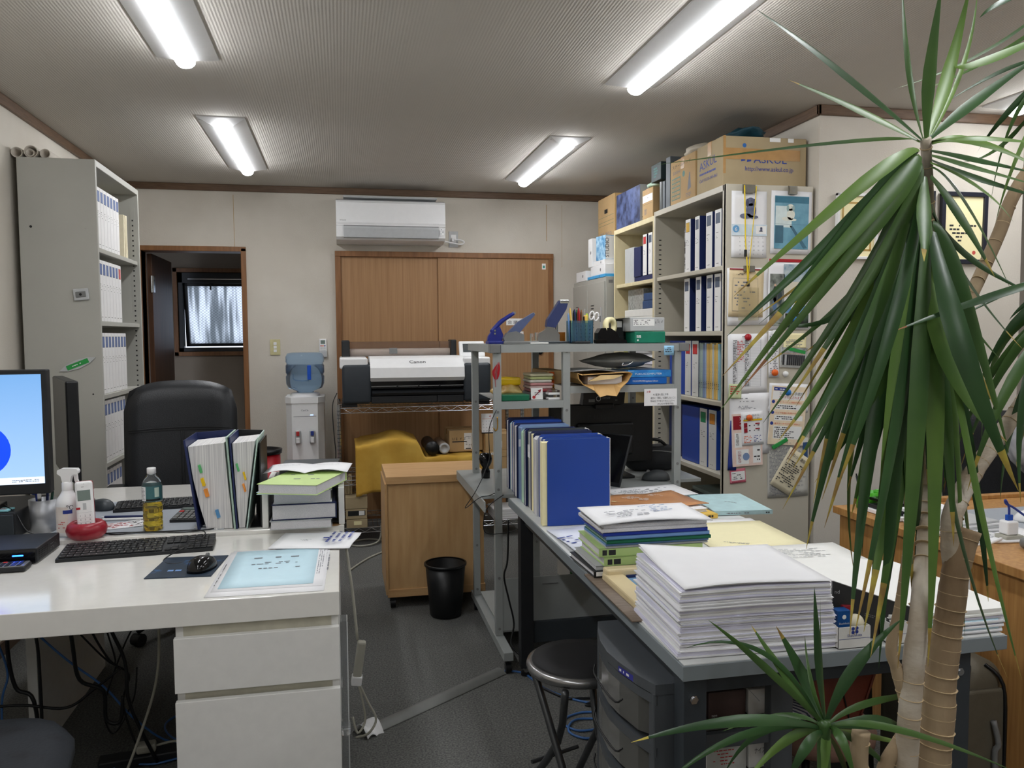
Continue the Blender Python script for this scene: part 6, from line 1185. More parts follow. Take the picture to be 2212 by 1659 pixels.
for (x0, x1, z, h, m, lab, tx, y0) in ((.800, .893, .497, .062, mat('dark_brown_box', (84, 66, 62), .5), 'dark brown box inside the top drawer of the plastic chest', None, 1.66), (.899, .955, .497, .060, M_lab, 'white envelope box beside the brown one in the top drawer', 'V', 1.66),
        (.735, .885, .382, .078, mat('grey_white_box', (206, 208, 204), .6), 'white box with faint red print in the second drawer', 'S', 1.64), (.890, .960, .382, .078, M_lab, 'white box lettered in katakana in the second drawer', 'ナイスタック', 1.64)):
    def f(q, w, d, h, tx=tx):
        if tx == 'V': q.add([(-w*.5, -d/2-.0006, h), (-w*.47, -d/2-.0006, h), (.0, -d/2-.0006, h*.52), (-.001, -d/2-.0006, h*.5)], [(0, 1, 2, 3)], M_lgrey); q.rect(-w*.5, w*.5, .001, h-.001, M_lab, F_front(0, -d/2-.0002, 0))
        elif tx == 'S': q.rect(-w*.49, w*.49, .002, h-.002, mat('grey_white_box', (206, 208, 204), .6), F_front(0, -d/2-.0003, 0)); q.scrib(w*.5, h*.5, 5, M_inkr, F_front(-w*.05, -d/2-.0006, h*.2), dens=.6, th=.3); q.rect(-w*.42, -w*.15, h*.1, h*.7, M_lab, F_front(0, -d/2-.0005, 0))
        elif tx: q.text(tx, .016, M_ink, F_front(-w*.30, -d/2-.0006, h*.45), fit=w*.78)
        else: q.text('type', .008, M_lab, F_front(-w*.42, -d/2-.0006, .006))
    carton('storage_box', lab, x0, x1, y0, y0+.13, z, z+h, m=m, tape=False, prints=f)
# ================================================================ folding stool
t = thing('folding_stool', 'round folding stool with a black seat and chrome rim beside the plastic chest', 'stool', (.655, 2.20, 0), R(20))
b = MB(); b.lathe([(0, .405), (.125, .405), (.148, .412), (.152, .424), (.149, .434), (.134, .438), (.130, .436)], (0, 0, 0), mat('dull_chrome', (150, 150, 150), .25, .9, var=.02), n=48); b.part('seat_ring', t)
b = MB(); b.lathe([(.136, .436), (.132, .446), (.09, .449), (0, .449)], (0, 0, 0), mat('matt_black_vinyl', (12, 12, 15), .7), n=40); b.part('seat_cushion', t)
M_leg = mat('gunmetal_tube', (86, 88, 90), .3, .7, var=.03)
for s in (-1, 1):
    MB().tube([(s*.10, -.10, .405), (s*.10, -.06, .36), (-s*.0+s*.085, .12, .02), (s*.085, .125, .008)] if s > 0 else [(s*.10, .10, .405), (s*.10, .06, .36), (s*.085, -.12, .02), (s*.085, -.125, .008)], .011, M_leg, n=10, res=4).part('leg', t)
    MB().tube([(s*.12, .10*s, .405), (s*.06, -.02*s, .2), (s*.10, -.14*s, .01)], .011, M_leg, n=10, res=3).part('leg', t)
MB().cyl((-.085, -.12, .10), (.085, -.12, .10), .006, M_leg, n=8).part('cross_bar', t); MB().cyl((-.085, .12, .10), (.085, .12, .10), .006, M_leg, n=8).part('cross_bar', t)
# ================================================================ on the floor between the desks
t = thing('floor_cable_cover', 'grey half-round cable cover lying slantwise on the carpet between the desks', 'cable cover', (0, 0, 0)); d = (V((.612, 3.17, 0))-V((.055, 2.77, 0))); L_ = d.length; a = math.atan2(d.y, d.x)
t.location = (.055, 2.77, 0); t.rotation_euler = (0, 0, a)
p_ = MB(); p_.prism([(-.034, .001), (-.030, .004), (-.016, .016), (.0, .019), (.016, .016), (.030, .004), (.034, .001)], 'x', 0, L_, mat('grey_vinyl', (120, 121, 118), .5, var=.08, scale=12), smooth=True); p_.part('cover', t)
p_ = MB(); p_.sheet(.07, .09, M_wpl, fn=lambda u, v: .03+.012*math.sin(u*6+v*4)-.028*(2*v-1)**2, X=Mx((-.02, -.045, 0)), t=.001); p_.part('tape_end', t, 'crumpled white tape at the end')
t = thing('cable_tap', 'yellowed extension socket wrapped with white tape hanging at the pedestal side', 'extension socket', (.035, 2.62, .29)); p_ = MB(Mx((0, 0, 0), (R(6), R(8), 0))); p_.box(-.014, .014, -.012, .012, -.045, .10, M_gcable, r=.006, seg=2); p_.part('socket_body', t); p_ = MB(Mx((0, 0, 0), (R(6), R(8), 0))); p_.box(-.017, .017, -.015, .015, -.05, -.018, M_wpl, r=.004); p_.part('white_tape', t)
for s in (0, 1): MB().tube([(.004*s, 0, -.048), (.012+.02*s, 0, -.10), (.02+.045*s, .0, -.17-.02*s), (-.005+.03*s, -.02, -.20-.04*s), (-.02-.01*s, -.01, -.15-.09*s)] if s == 0 else [(.004, 0, -.048), (.03, 0, -.11), (.055, 0, -.17), (.03, 0, -.215), (-.01, .02, -.235)], .004, M_gcable, n=6, res=5).part('cord', t)
MB().tube([(.0, 0, .10), (-.012, .01, .25), (-.03, .02, .40)], .005, M_gcable, n=6, res=3).part('cord', t)
cable('blue_cable', 'blue network cable winding on the carpet under the stool', [(.63, 3.17, .004), (.70, 3.13, .004), (.75, 2.97, .004), (.83, 2.86, .004), (.90, 2.80, .004), (.95, 2.72, .004), (.83, 2.75, .004), (.745, 2.70, .004), (.78, 2.62, .005), (.90, 2.62, .004), (.80, 2.56, .005), (.745, 2.62, .006), (.80, 2.70, .006), (.95, 2.66, .004)], .0042, M_blucable)
cable('black_cable', 'black cables on the carpet behind the stool', [(.72, 3.02, .004), (.80, 2.88, .004), (.86, 2.86, .004), (.95, 2.84, .004), (.86, 2.80, .006), (1.0, 2.78, .004)], .005)
# ================================================================ beige steel bookshelf with its decorated end panel
EX0, EX1, EY0 = 1.790, 2.246, 3.572
bs = steel_case('beige_bookshelf', 'large beige steel bookshelf whose end panel is covered with papers', EX0, EX1, EY0, 4.47, 2.078, (1.70, 1.385, 1.04, .685, .36), M_steel, open_to='-x')
for y in (EY0+.0,): MB().box(-.0, .012, -.0005, .035, .0, 2.078, M_steel, r=.002).part('front_flange', bs)
zlab = {1.70: 'top', 1.385: 'second', 1.04: 'third', .685: 'fourth', .36: 'bottom'}
protos = {}
def shelf_row(z, items, x=1.835):
    y = None
    for (y, w_, h, sp_, cov, pa, lab) in items:
        key = (w_, h, sp_.name, cov.name, pa.name if pa else '')
        if key not in protos: protos[key] = spine_binder('ring_binder', lab, 'binder', w_, h, .28, sp_, cov, pa, 'binders in the beige bookshelf', (x, y, z+.001), rot=(0, 0, R(-90)))
        else: dup(protos[key], (x, y, z+.001), R(-90), lab)
o_ = ('first', 'second', 'third', 'fourth')
M_ypatch = mat('ochre_patch', (214, 170, 50), .5)
shelf_row(1.70, [(3.745, .068, .285, M_bspine, M_navy, M_bpatch2, 'nearest white binder on the top bookshelf level, slate patch'), (3.845, .068, .285, M_bspine, M_navy, M_bpatch2, 'second white binder on the top bookshelf level from the end panel'),
    (3.985, .052, .285, M_bspine, M_navy, M_bpatch2, 'third white binder on the top bookshelf level, beside a navy gap'), (4.10, .062, .285, M_bspine, M_navy, M_ypatch, 'white binder with a yellow patch on the top bookshelf level')])
MB().box(1.85, 2.10, 4.155, 4.175, 1.701, 1.95, mat('marbled_black_white', (200, 200, 200), .6, rgb2=(24, 24, 26), scale=60, lo=.45, hi=.55), r=.001, seg=1).solo('marbled_book', 'thin book with marbled black and white spine on the top bookshelf level', 'book')
for y, z, hh in ((3.795+.118, 1.70, .27), (4.045, 1.70, .27), (3.90, 1.385, .27), (4.03, 1.385, .27)): MB().box(1.86, 2.1, y-.012, y+.012, z+.001, z+hh, M_navy, r=.001, seg=1).solo('navy_binder', 'navy binder set back %s on the %s bookshelf level' % ('next to the yellow-patched one' if y in (4.045,) else ('right of the gap' if y in (4.03,) else 'between white binders'), zlab[z]), 'binder')
shelf_row(1.385, [(3.745, .068, .285, M_bspine, M_navy, M_bpatch2, 'nearest white binder on the second bookshelf level'), (3.835, .068, .285, M_bspine, M_navy, M_bpatch2, 'second white binder from the end panel on the second bookshelf level'),
    (3.965, .062, .285, M_bspine, M_navy, M_bpatch2, 'third white binder from the end panel on the second bookshelf level'), (4.11, .066, .285, M_bspine, M_navy, M_bpatch2, 'farthest white binder on the second bookshelf level')])
M_gsp = mat('light_grey_spine', (214, 214, 212), .45, var=.01)
shelf_row(1.04, [(4.00, .078, .295, M_gsp, M_navy, M_inkr, 'grey binder with a large red patch on the third bookshelf level'), (4.09, .072, .295, M_gsp, M_blue, M_inkr, 'grey binder with a red patch, left of its twin on the third level')])
MB().box(1.84, 2.1, 4.14, 4.35, 1.041, 1.335, M_blue, r=.003).solo('blue_binder_block', 'wide blue binder seen past the rack post on the third bookshelf level', 'binder')
cols_ = [('greyish green', (150, 168, 164)), ('pale grey-green', (160, 178, 172)), ('slate blue', (120, 140, 176)), ('pale blue', (150, 168, 200)), ('yellow', (222, 186, 110)), ('ochre', (206, 168, 92)), ('straw', (228, 196, 120)), ('light grey', (190, 196, 196)), ('mustard', (218, 180, 96)), ('gold', (226, 190, 108)), ('aqua', (150, 196, 214))]
for i, (n_, c_) in enumerate(cols_):
    y = 3.945-i*.0215; t = thing('flat_file', n_+' flat file standing on the third bookshelf level, %s from the red-patched binder' % ('first', 'second', 'third', 'fourth', 'fifth', 'sixth', 'seventh', 'eighth', 'ninth', 'tenth', 'last')[i], 'file', (1.838, y, 1.0412), R(-90), 'flat files on the third bookshelf level')
    MB().box(-.009, .009, 0, .23, 0, .285-.004*(i % 3), mat('file_'+n_.replace(' ', '_').replace('-', '_'), c_, .6, var=.02), r=.0015, seg=1).part('cover', t); q = MB(); q.rect(-.007, .007, .04, .25, mat('file_'+n_.replace(' ', '_').replace('-', '_'), c_, .6, var=.02), F_front(0, -.0002, 0)); q.scrib(.011, .04, 5, M_ink, F_front(-.0055, -.0006, .05), dens=.7); q.scrib(.09, .005, 1, M_inkg, Matrix(((0, -1, 0, .003), (0, 0, -1, -.0006), (1, 0, 0, .12), (0, 0, 0, 1))), dens=.6); q.part('spine_print', t)
M_gpatch = mat('green_patch', (30, 140, 90), .5); M_opatch = mat('amber_patch', (214, 140, 50), .5)
shelf_row(.685, [(3.895, .085, .30, M_gsp, M_blue, M_gpatch, 'grey binder with a green patch on the fourth bookshelf level'), (3.79, .085, .30, M_gsp, M_blue, M_opatch, 'grey binder with an orange patch on the fourth bookshelf level')])
for q in (bs,): pass
MB().box(1.835, 2.1, 3.945, 4.16, .686, .985, M_blue, r=.003).solo('blue_binder_block', 'broad cobalt blue binder on the fourth bookshelf level beside the rack post', 'binder')
MB().box(1.86, 2.1, 4.18, 4.40, .686, .98, M_navy, r=.003).solo('blue_binder_block', 'blue binder behind the rack post on the fourth bookshelf level', 'binder')
for i in range(9):
    z = .362+i*.021; MB().box(1.845+.008*((i*7) % 3), 2.1, 3.68+.012*((i*5) % 3), 4.08, z, z+.0195, (M_lgrey, M_dkg, mat('grey_green', (120, 134, 128), .5))[i % 3], r=.002, seg=1).solo('lying_file', 'grey file lying in the pile on the bottom bookshelf level, %s from below' % ('first', 'second', 'third', 'fourth', 'fifth', 'sixth', 'seventh', 'eighth', 'top one')[i], 'file')
# papers on the end panel ----------------------------------------------------------------------------
YP = EY0-.0006
_lay = [0]
def wallsheet(name, label, x0, x1, z0, z1, m, rot=0, prints=None, curl=.004, cat='poster', y=None, group=None):
    _lay[0] += 1; w, h = x1-x0, z1-z0; t = thing(name, label, cat, ((x0+x1)/2, (y if y is not None else YP), (z0+z1)/2), rot=(0, R(-rot), 0), group=group)
    p_ = MB(); p_.sheet(w, h, m, fn=lambda u, v: .0004+curl*(math.sin(u*3.1)*.5+.5*(2*v-1)**2*.5), X=F_front(-w/2, 0, -h/2), nx=8, ny=8, t=.0006); p_.part('sheet', t)
    if prints: q_ = MB(); prints(q_, w, h, lambda x, z, dy=.0005: F_front(-w/2+x, -curl-.0012-dy, -h/2+z)); q_.part('print', t)
    return t
def dog(q, F, cx, cz, s, m, m2, floppy=True):     # sitting puppy silhouette picture
    for (a, b, r1, r2) in ((.05, 0, .36, .46), (.02, .55, .30, .27), (-.32, -.36, .42, .16), (.26, -.42, .30, .10)):
        q.add([F(cx+s*(a+r1*math.cos(k*PI/10)), cz+s*(b+r2*math.sin(k*PI/10)), .0011) @ V((0, 0, 0)) for k in range(20)], [tuple(range(20))], m)
    for (a, b, r1, r2) in ((-.22, .48, .11, .26), (.28, .48, .10, .26)):
        q.add([F(cx+s*(a+r1*math.cos(k*PI/10)), cz+s*(b+r2*math.sin(k*PI/10)), .0015) @ V((0, 0, 0)) for k in range(20)], [tuple(range(20))], m2)
    for (a, b, r) in ((.06, .60, .025), (.15, .59, .022), (.13, .47, .035)):
        q.add([F(cx+s*(a+r*math.cos(k*PI/6)), cz+s*(b+r*math.sin(k*PI/6)), .0019) @ V((0, 0, 0)) for k in range(12)], [tuple(range(12))], M_ink)
M_bg1 = mat('calendar_dog_grey', (112, 118, 142), .5, rgb2=(86, 92, 118), scale=60); M_bg2 = mat('calendar_dog_dark', (76, 80, 108), .5)
def pr_cal(q, w, h, F):
    q.rect(0, w, h*.33, h*.50, mat('calendar_band', (214, 228, 238), .5), F(0, 0, 0)); dog(q, F, w*.52, h*.71, h*.235, M_bg1, M_bg2)
    q.disc(.017, mat('calendar_blue', (110, 168, 214), .5), F(w*.12, h*.43)); q.text('6', .026, M_lab, F(w*.12, h*.43-.010, .0008), center=True); q.rect(0, w*.30, 0, h*.12, M_lab, F(w*.68, h*.36)); dog(q, lambda x, z, dy=0: F(x, z, dy+.0008), w*.83, h*.42, h*.05, M_bg1, M_bg2)
    for r_ in range(5):
        for c in range(6): q.text(str((r_*7+c) % 30+1), .0085, M_inkg, F(w*(.22+.13*c), h*(.29-.062*r_)))
wallsheet('wall_calendar', 'puppy calendar page showing 6 at the top left of the bookshelf end panel', 1.818, 2.000, 1.733, 2.046, M_paper, prints=pr_cal, cat='calendar')
def pr_photo(q, w, h, F):
    a, b_ = mat('cyan_print', (112, 164, 184), .4, rgb2=(84, 138, 160), scale=14), mat('cyan_print_dark', (60, 104, 124), .4); q.rect(0, w*.84, 0, h*.84, a, F(w*.08, h*.08)); q.rect(0, w*.84, 0, h*.10, mat('cyan_print_deep', (40, 110, 134), .4), F(w*.08, h*.81, .0010)); q.rect(0, w*.40, 0, h*.34, mat('faded_cyan_white', (214, 228, 226), .5), F(w*.10, h*.42, .0007)); dog(q, F, w*.46, h*.63, h*.20, mat('faded_dog_white', (228, 230, 216), .5), mat('faded_dog_ear', (150, 178, 176), .5))
    q.rect(0, w*.84, 0, .001, b_, F(w*.08, h*.47, .001)); q.rect(0, w*.2, 0, h*.28, b_, F(w*.10, h*.17, .0008)); q.add([F(w*x, h*z, .0009) @ V((0, 0, 0)) for x, z in ((.45, .45), (.52, .45), (.90, .10), (.80, .09))], [(0, 1, 2, 3)], b_)
wallsheet('dog_photo_print', 'faded cyan print of a white dog at the top right of the bookshelf end panel', 2.022, 2.236, 1.753, 2.052, M_paper, -.8, pr_photo, cat='photo print')
for (x, w_, lab, tx) in ((1.900, .062, 'wide metal clip embossed COPY on the puppy calendar', 'COPY'), (2.128, .044, 'square metal clip holding the dog photo print', 'N')):
    t = thing('bulldog_clip', lab, 'clip', (x, YP-.008, 2.034)); MB().prism([(0, 0), (-.012, .002), (-.010, .040), (0, .042)], 'x', -w_/2, w_/2, mat('pewter', (128, 124, 112), .4, .6)).part('clip_body', t); q = MB(); q.text(tx, .020, M_grey, Matrix(((1, 0, 0, 0), (0, -.05, -1, -.0125), (0, 1, -.05, .010), (0, 0, 0, 1))), center=True); q.rect(-w_*.45, w_*.45, .004, .036, mat('pewter', (128, 124, 112), .4, .6), Matrix(((1, 0, 0, 0), (0, -.05, -1, -.0118), (0, 1, -.05, 0), (0, 0, 0, 1)))); q.part('embossing', t)
M_cream2 = mat('yellowed_form', (226, 206, 166), .6, var=.02)
wallsheet('form_sheet', 'white sheet behind the yellowed order form pad on the end panel', 1.800, 2.012, 1.412, 1.685, M_paper, .8, curl=.002)
wallsheet('order_pad', 'yellowed order form pad with a red top edge on the end panel', 1.806, 1.985, 1.452, 1.680, M_cream2, -1.2, lambda q, w, h, F: (q.rect(0, w, 0, .006, M_crim, F(0, h-.006)), q.rect(w*.1, w*.82, h*.12, h*.80, M_inkg, F(0, 0)), q.rect(w*.105, w*.815, h*.125, h*.795, M_cream2, F(0, 0, .0007)), q.scrib(w*.6, h*.6, 9, M_inkg, F(w*.15, h*.15, .001), dens=.35), q.scrib(w*.3, h*.05, 2, M_ink, F(w*.2, h*.86, .001))), curl=.003, cat='notepad', y=YP-.004)
t = thing('bulldog_clip', 'small metal clip at the top of the yellowed order pad', 'clip', (1.905, YP-.014, 1.668)); MB().box(-.028, .028, -.006, .004, -.004, .026, mat('pewter', (128, 124, 112), .4, .6), r=.002).part('clip_body', t)
t = thing('lanyard', 'yellow neck lanyard with a clear card holder hanging over the puppy calendar', 'lanyard', (1.92, YP-.022, 2.05))
M_yl = mat('lanyard_yellow', (236, 206, 40), .6)
p_ = MB(); p_.tube([(1.873, YP-.022, 2.070), (1.876, YP-.024, 1.95), (1.880, YP-.024, 1.80), (1.888, YP-.024, 1.72), (1.892, YP-.026, 1.62)], .003, M_yl, n=6, res=3); p_.tube([(1.934, YP-.022, 2.066), (1.924, YP-.024, 1.95), (1.912, YP-.024, 1.82), (1.902, YP-.024, 1.72), (1.895, YP-.026, 1.62)], .002, M_yl, n=6, res=3); p_.part('strap', t, world=True)
MB().box(1.874, 1.886, YP-.029, YP-.020, 1.735, 1.768, M_blk, r=.002).part('buckle', t, world=True); MB().box(1.886, 1.901, YP-.031, YP-.022, 1.595, 1.618, M_blk, r=.002).part('hook', t, world=True); MB().box(1.846, 1.950, YP-.028, YP-.022, 1.435, 1.590, mat('clear_vinyl', (236, 232, 214), .1, trans=.9, var=0, ior=1.1), r=.002).part('card_holder', t, world=True)
def pr_people(q, w, h, F):
    q.rect(0, w, 0, .014, M_red, F(0, h-.014)); q.rect(0, w*.34, 0, h*.74, mat('photo_road_grey', (150, 156, 148), .5, rgb2=(60, 64, 60), scale=25), F(w*.03, h*.05)); 
    for (x, z, s, c) in ((.15, .50, .12, M_ink), (.15, .36, .10, mat('jeans_blue', (90, 120, 160), .5)), (.27, .46, .09, mat('dark_teal', (50, 66, 72), .5)), (.66, .40, .03, M_yplast), (.76, .41, .03, M_crim)):
        q.add([F(w*x+w*.05*math.cos(k*PI/8), h*z+h*s*math.sin(k*PI/8), .001) @ V((0, 0, 0)) for k in range(16)], [tuple(range(16))], c)
    q.disc(.006, mat('skin_photo', (206, 170, 144), .5), F(w*.15, h*.63, .0013)); q.rect(0, w*.62, 0, h*.25, mat('photo_blue_grey', (120, 150, 170), .5, rgb2=(200, 208, 206), scale=25), F(w*.35, h*.68)); q.rect(0, w*.60, 0, h*.22, mat('photo_cream', (214, 208, 188), .5, rgb2=(150, 110, 96), scale=20, lo=.2, hi=.4), F(w*.36, h*.46, .0007))
    q.rect(0, w*.55, 0, h*.20, mat('photo_motorbike', (60, 84, 60), .5, rgb2=(20, 22, 24), scale=40), F(w*.40, h*.03, .0008)); q.rect(0, w*.5, 0, h*.10, mat('photo_sky', (120, 168, 214), .5), F(w*.40, h*.24, .0009))
wallsheet('photo_collage', 'photo collage sheet with a red top band on the end panel', 2.012, 2.238, 1.39, 1.728, M_paper, -.6, pr_people, cat='photo print')
def pr_table(q, w, h, F):
    q.scrib(w*.35, .006, 1, M_ink, F(w*.3, h*.94)); 
    for x in (.12, .22, .42, .55, .82): q.rect(0, .0012, 0, h*.78, M_inkg, F(w*x, h*.12))
    for k in range(30): q.rect(0, w*.70, 0, .0008, M_lgrey, F(w*.12, h*(.12+.026*k)))
    q.scrib(w*.08, h*.78, 30, M_ink, F(w*.13, h*.12), dens=.8); q.scrib(w*.10, h*.78, 30, M_ink, F(w*.43, h*.12), dens=.8); q.scrib(w*.18, h*.36, 13, M_inkr, F(w*.23, h*.53), dens=.6)
wallsheet('timetable_sheet', 'white printed table sheet with red handwriting under the red magnet', 1.806, 2.012, 1.084, 1.372, M_paper, .4, pr_table, cat='printed sheet')
def magnet(label, x, z, m, r=.0165, y=.014):
    b = MB(); b.lathe([(0, 0), (r, 0), (r, .004), (r*.9, .010), (r*.55, .014), (0, .015)], (0, 0, 0), m, n=24, X=Matrix(((1, 0, 0, x), (0, 0, -1, YP-y+.006), (0, 1, 0, z), (0, 0, 0, 1)))); b.solo('round_magnet', label, 'magnet', 'round magnets on the bookshelf end panel')
magnet('red round magnet on the printed table sheet', 1.905, 1.355, M_red); magnet('white round magnet at the top of the narrow receipt', 2.045, 1.373, M_wpl); magnet('orange round magnet at the foot of the narrow receipt', 2.048, 1.183, M_orange)
magnet('white round magnet standing alone beside the orange one', 2.108, 1.176, M_wpl, .014, y=.008); magnet('blue round magnet on the beige notary leaflet', 2.118, 1.087, mat('magnet_blue', (40, 120, 200), .3)); magnet('orange round magnet on the postage leaflets', 1.915, .968, M_orange); magnet('white round magnet on the photo collage', 2.140, 1.49, M_wpl, .014, y=.02); magnet('blue round magnet on the photo collage', 2.146, 1.44, mat('magnet_blue', (40, 120, 200), .3), .014, y=.02)
wallsheet('receipt', 'long narrow white receipt between a white and an orange magnet', 2.018, 2.074, 1.16, 1.385, M_paper, 1.0, lambda q, w, h, F: q.scrib(w*.8, h*.8, 22, M_inkg, F(w*.1, h*.1), dens=.6), cat='receipt')
wallsheet('postcard', 'white postcard with a stamp above the group photo', 2.098, 2.218, 1.30, 1.372, M_cream, -1, lambda q, w, h, F: (q.scrib(w*.8, h*.5, 5, M_inkg, F(w*.08, h*.1), dens=.6), q.rect(0, .014, 0, .016, M_inkg, F(w*.78, h*.6))), cat='postcard')
def pr_group(q, w, h, F):
    q.rect(0, w, 0, h, mat('photo_hall', (190, 192, 190), .5, rgb2=(110, 112, 110), scale=30), F(0, 0)); q.rect(0, w, 0, h*.25, mat('photo_floor', (160, 160, 156), .5), F(0, 0, .0006))
    for k in range(11):
        x = .10+.078*k; c = M_lgrey if k == 1 else M_ink; q.rect(-w*.034, w*.034, h*.12, h*.64, c, F(w*x, 0, .0010)); q.disc(w*.022, mat('skin_photo', (206, 170, 144), .5), F(w*x, h*.70, .0012), n=8)
    q.rect(0, w*.72, 0, .016, mat('green_tape', (40, 150, 70), .5), F(w*.20, h*.88, .0016) @ Matrix.Rotation(R(-10), 4, 'Z'))
wallsheet('group_photo', 'group photo of people in black suits under a green strip', 2.082, 2.222, 1.205, 1.302, M_paper, -3, pr_group, cat='photo')
def pr_notary(q, w, h, F):
    c = mat('leaflet_peach', (242, 224, 196), .5); q.rect(0, w, 0, h, c, F(0, 0)); q.rect(0, w*.38, 0, .016, M_inkb, F(w*.06, h*.92, .0006)); q.scrib(w*.32, .010, 1, M_lab, F(w*.09, h*.928, .001), dens=.9); q.rect(0, w*.90, 0, h*.14, M_lab, F(w*.04, h*.77, .0006))
    q.text('公正証書の手続が', .017, M_ink, F(w*.22, h*.855, .001), fit=w*.68); q.text('デジタル化されます!', .016, M_inkr, F(w*.22, h*.79, .001), fit=w*.66)
    for k, tx in enumerate(('インターネットによる嘱託が可能に!', 'ウェブ会議の利用が可能に!', '電子データでの作成・提供に!')):
        z = .715-.185*k; q.disc(.0085, M_inkb, F(w*.07, h*z+.004, .001)); q.text(tx, .0095, M_orange, F(w*.15, h*z, .001), fit=w*.72); q.rect(0, w*.80, 0, h*(.09 if k < 2 else .22), M_lab, F(w*.13, h*(z-(.115 if k < 2 else .245)), .0006)); q.scrib(w*.6, h*(.07 if k < 2 else .20), 2 if k < 2 else 6, M_ink, F(w*.16, h*(z-(.105 if k < 2 else .235)), .001), dens=.85)
    q.scrib(w*.5, .006, 1, M_inkg, F(w*.3, h*.025, .001))
wallsheet('white_sheet', 'white sheet peeking out behind the notary leaflet', 2.022, 2.236, .99, 1.128, M_paper, -3)
wallsheet('notary_leaflet', 'beige leaflet about notary procedures pinned by the blue magnet', 2.024, 2.214, .830, 1.115, M_paper, -4.5, pr_notary, cat='leaflet', y=YP-.004)
wallsheet('letter_sheet', 'white letter hanging below the printed table sheet', 1.818, 2.026, .79, 1.086, M_paper, .5, lambda q, w, h, F: (q.scrib(w*.5, .006, 1, M_ink, F(w*.25, h*.86)), q.scrib(w*.5, h*.06, 3, M_inkg, F(w*.2, h*.74)), q.scrib(.06, .010, 1, M_inkg, F(w*.25, h*.90), dens=.8)), cat='letter')
wallsheet('green_memo', 'pale green memo with red handwriting on the table sheet corner', 1.808, 1.875, 1.062, 1.132, mat('green_memo_paper', (212, 222, 176), .6), -2, lambda q, w, h, F: q.scrib(w*.8, h*.8, 5, M_inkr, F(w*.1, h*.1), dens=.6), cat='memo', y=YP-.007)
wallsheet('blue_leaflet', 'dark blue leaflet edge with white lettering at the left of the end panel', 1.815, 1.860, .715, .955, M_inkb, -3, lambda q, w, h, F: q.text('ゆうパックがおトクで送れる', .014, M_lab, F(w*.55, h*.90) @ Matrix.Rotation(R(-90), 4, 'Z'), fit=h*.8), cat='leaflet', y=YP-.002)
def pr_post(q, w, h, F):
    c = mat('leaflet_pink', (240, 214, 202), .5); q.rect(0, w, 0, h, c, F(0, 0)); q.rect(0, w*.34, 0, h*.26, M_crim, F(w*.04, h*.70, .0006)); q.text('スマホ', .020, M_lab, F(w*.26, h*.93, .001) @ Matrix.Rotation(R(-90), 4, 'Z'), fit=h*.18)
    q.rect(0, w*.25, 0, h*.28, M_lab, F(w*.08, h*.36, .0006)); q.text('60円割引', .018, M_ink, F(w*.13, h*.62, .001) @ Matrix.Rotation(R(-90), 4, 'Z'), fit=h*.22); q.rect(0, w*.42, 0, h*.28, M_lab, F(w*.12, h*.04, .0006)); q.text('120円割引', .020, M_crim, F(w*.28, h*.07, .001) @ Matrix.Rotation(R(90), 4, 'Z'), fit=h*.22); q.disc(.018, M_bk_lb, F(w*.45, h*.18, .001)); q.rect(0, w*.26, 0, h*.36, M_lab, F(w*.68, h*.05, .0006)); q.scrib(w*.2, h*.3, 5, M_ink, F(w*.71, h*.08, .001), dens=.5)
wallsheet('postage_leaflet', 'pink leaflet advertising postage discounts on the end panel', 1.828, 1.985, .735, .990, M_paper, 2, pr_post, cat='leaflet', y=YP-.005)
def pr_post2(q, w, h, F):
    q.text('10月1日から', .012, M_ink, F(w*.2, h*.86), fit=w*.6); q.text('郵便料金が変わります。', .013, M_ink, F(w*.1, h*.76, .001), fit=w*.75); q.rect(0, w*.86, 0, h*.05, M_yplast, F(w*.08, h*.73)); 
    for k in range(2): q.rect(0, .018, 0, .022, M_crim, F(w*.10, h*(.54-.15*k))); q.rect(0, w*.2, 0, .006, M_crim, F(w*.62, h*(.62-.15*k))); q.scrib(w*.5, .010, 1, M_ink, F(w*.32, h*(.56-.15*k)), dens=.7)
    q.scrib(w*.36, h*.22, 5, M_orange, F(w*.08, h*.08), dens=.8); q.scrib(w*.36, h*.22, 5, M_inkb, F(w*.54, h*.08), dens=.6)
wallsheet('price_leaflet', 'white leaflet on new postal rates pinned by the orange magnet', 1.875, 1.990, .835, .998, M_paper, 3, pr_post2, cat='leaflet', y=YP-.010)
wallsheet('pink_card', 'small pink illustrated card low on the end panel', 1.822, 1.905, .652, .722, mat('card_pink', (232, 130, 150), .5), 4, lambda q, w, h, F: (q.rect(0, w*.86, 0, h*.62, M_lab, F(w*.07, h*.2)), q.scrib(w*.7, h*.5, 4, M_ink, F(w*.14, h*.26, .001), dens=.5), q.scrib(w*.8, h*.08, 1, M_crim, F(w*.1, h*.06, .001), dens=.8)), cat='card')
wallsheet('newspaper_sheet', 'hanging newspaper page at the lower right of the end panel', 2.020, 2.238, .572, .86, mat('newsprint', (206, 204, 196), .7, var=.02), 1, lambda q, w, h, F: (q.scrib(w*.9, h*.92, 40, M_inkg, F(w*.04, h*.04), dens=.8), q.rect(0, w*.12, 0, h*.3, mat('dull_blue', (50, 84, 130), .5), F(w*.86, h*.62, .001))), cat='newspaper')
wallsheet('event_flyer', 'creased cream flyer hanging askew over the newspaper under a green clip', 2.075, 2.205, .592, .80, mat('flyer_cream', (222, 212, 184), .6, var=.02), -32, lambda q, w, h, F: (q.text('くわっと通信', .020, M_ink, F(w*.12, h*.84), fit=w*.7), q.scrib(w*.85, h*.6, 12, M_ink, F(w*.08, h*.16), dens=.8)), cat='flyer', y=YP-.006)
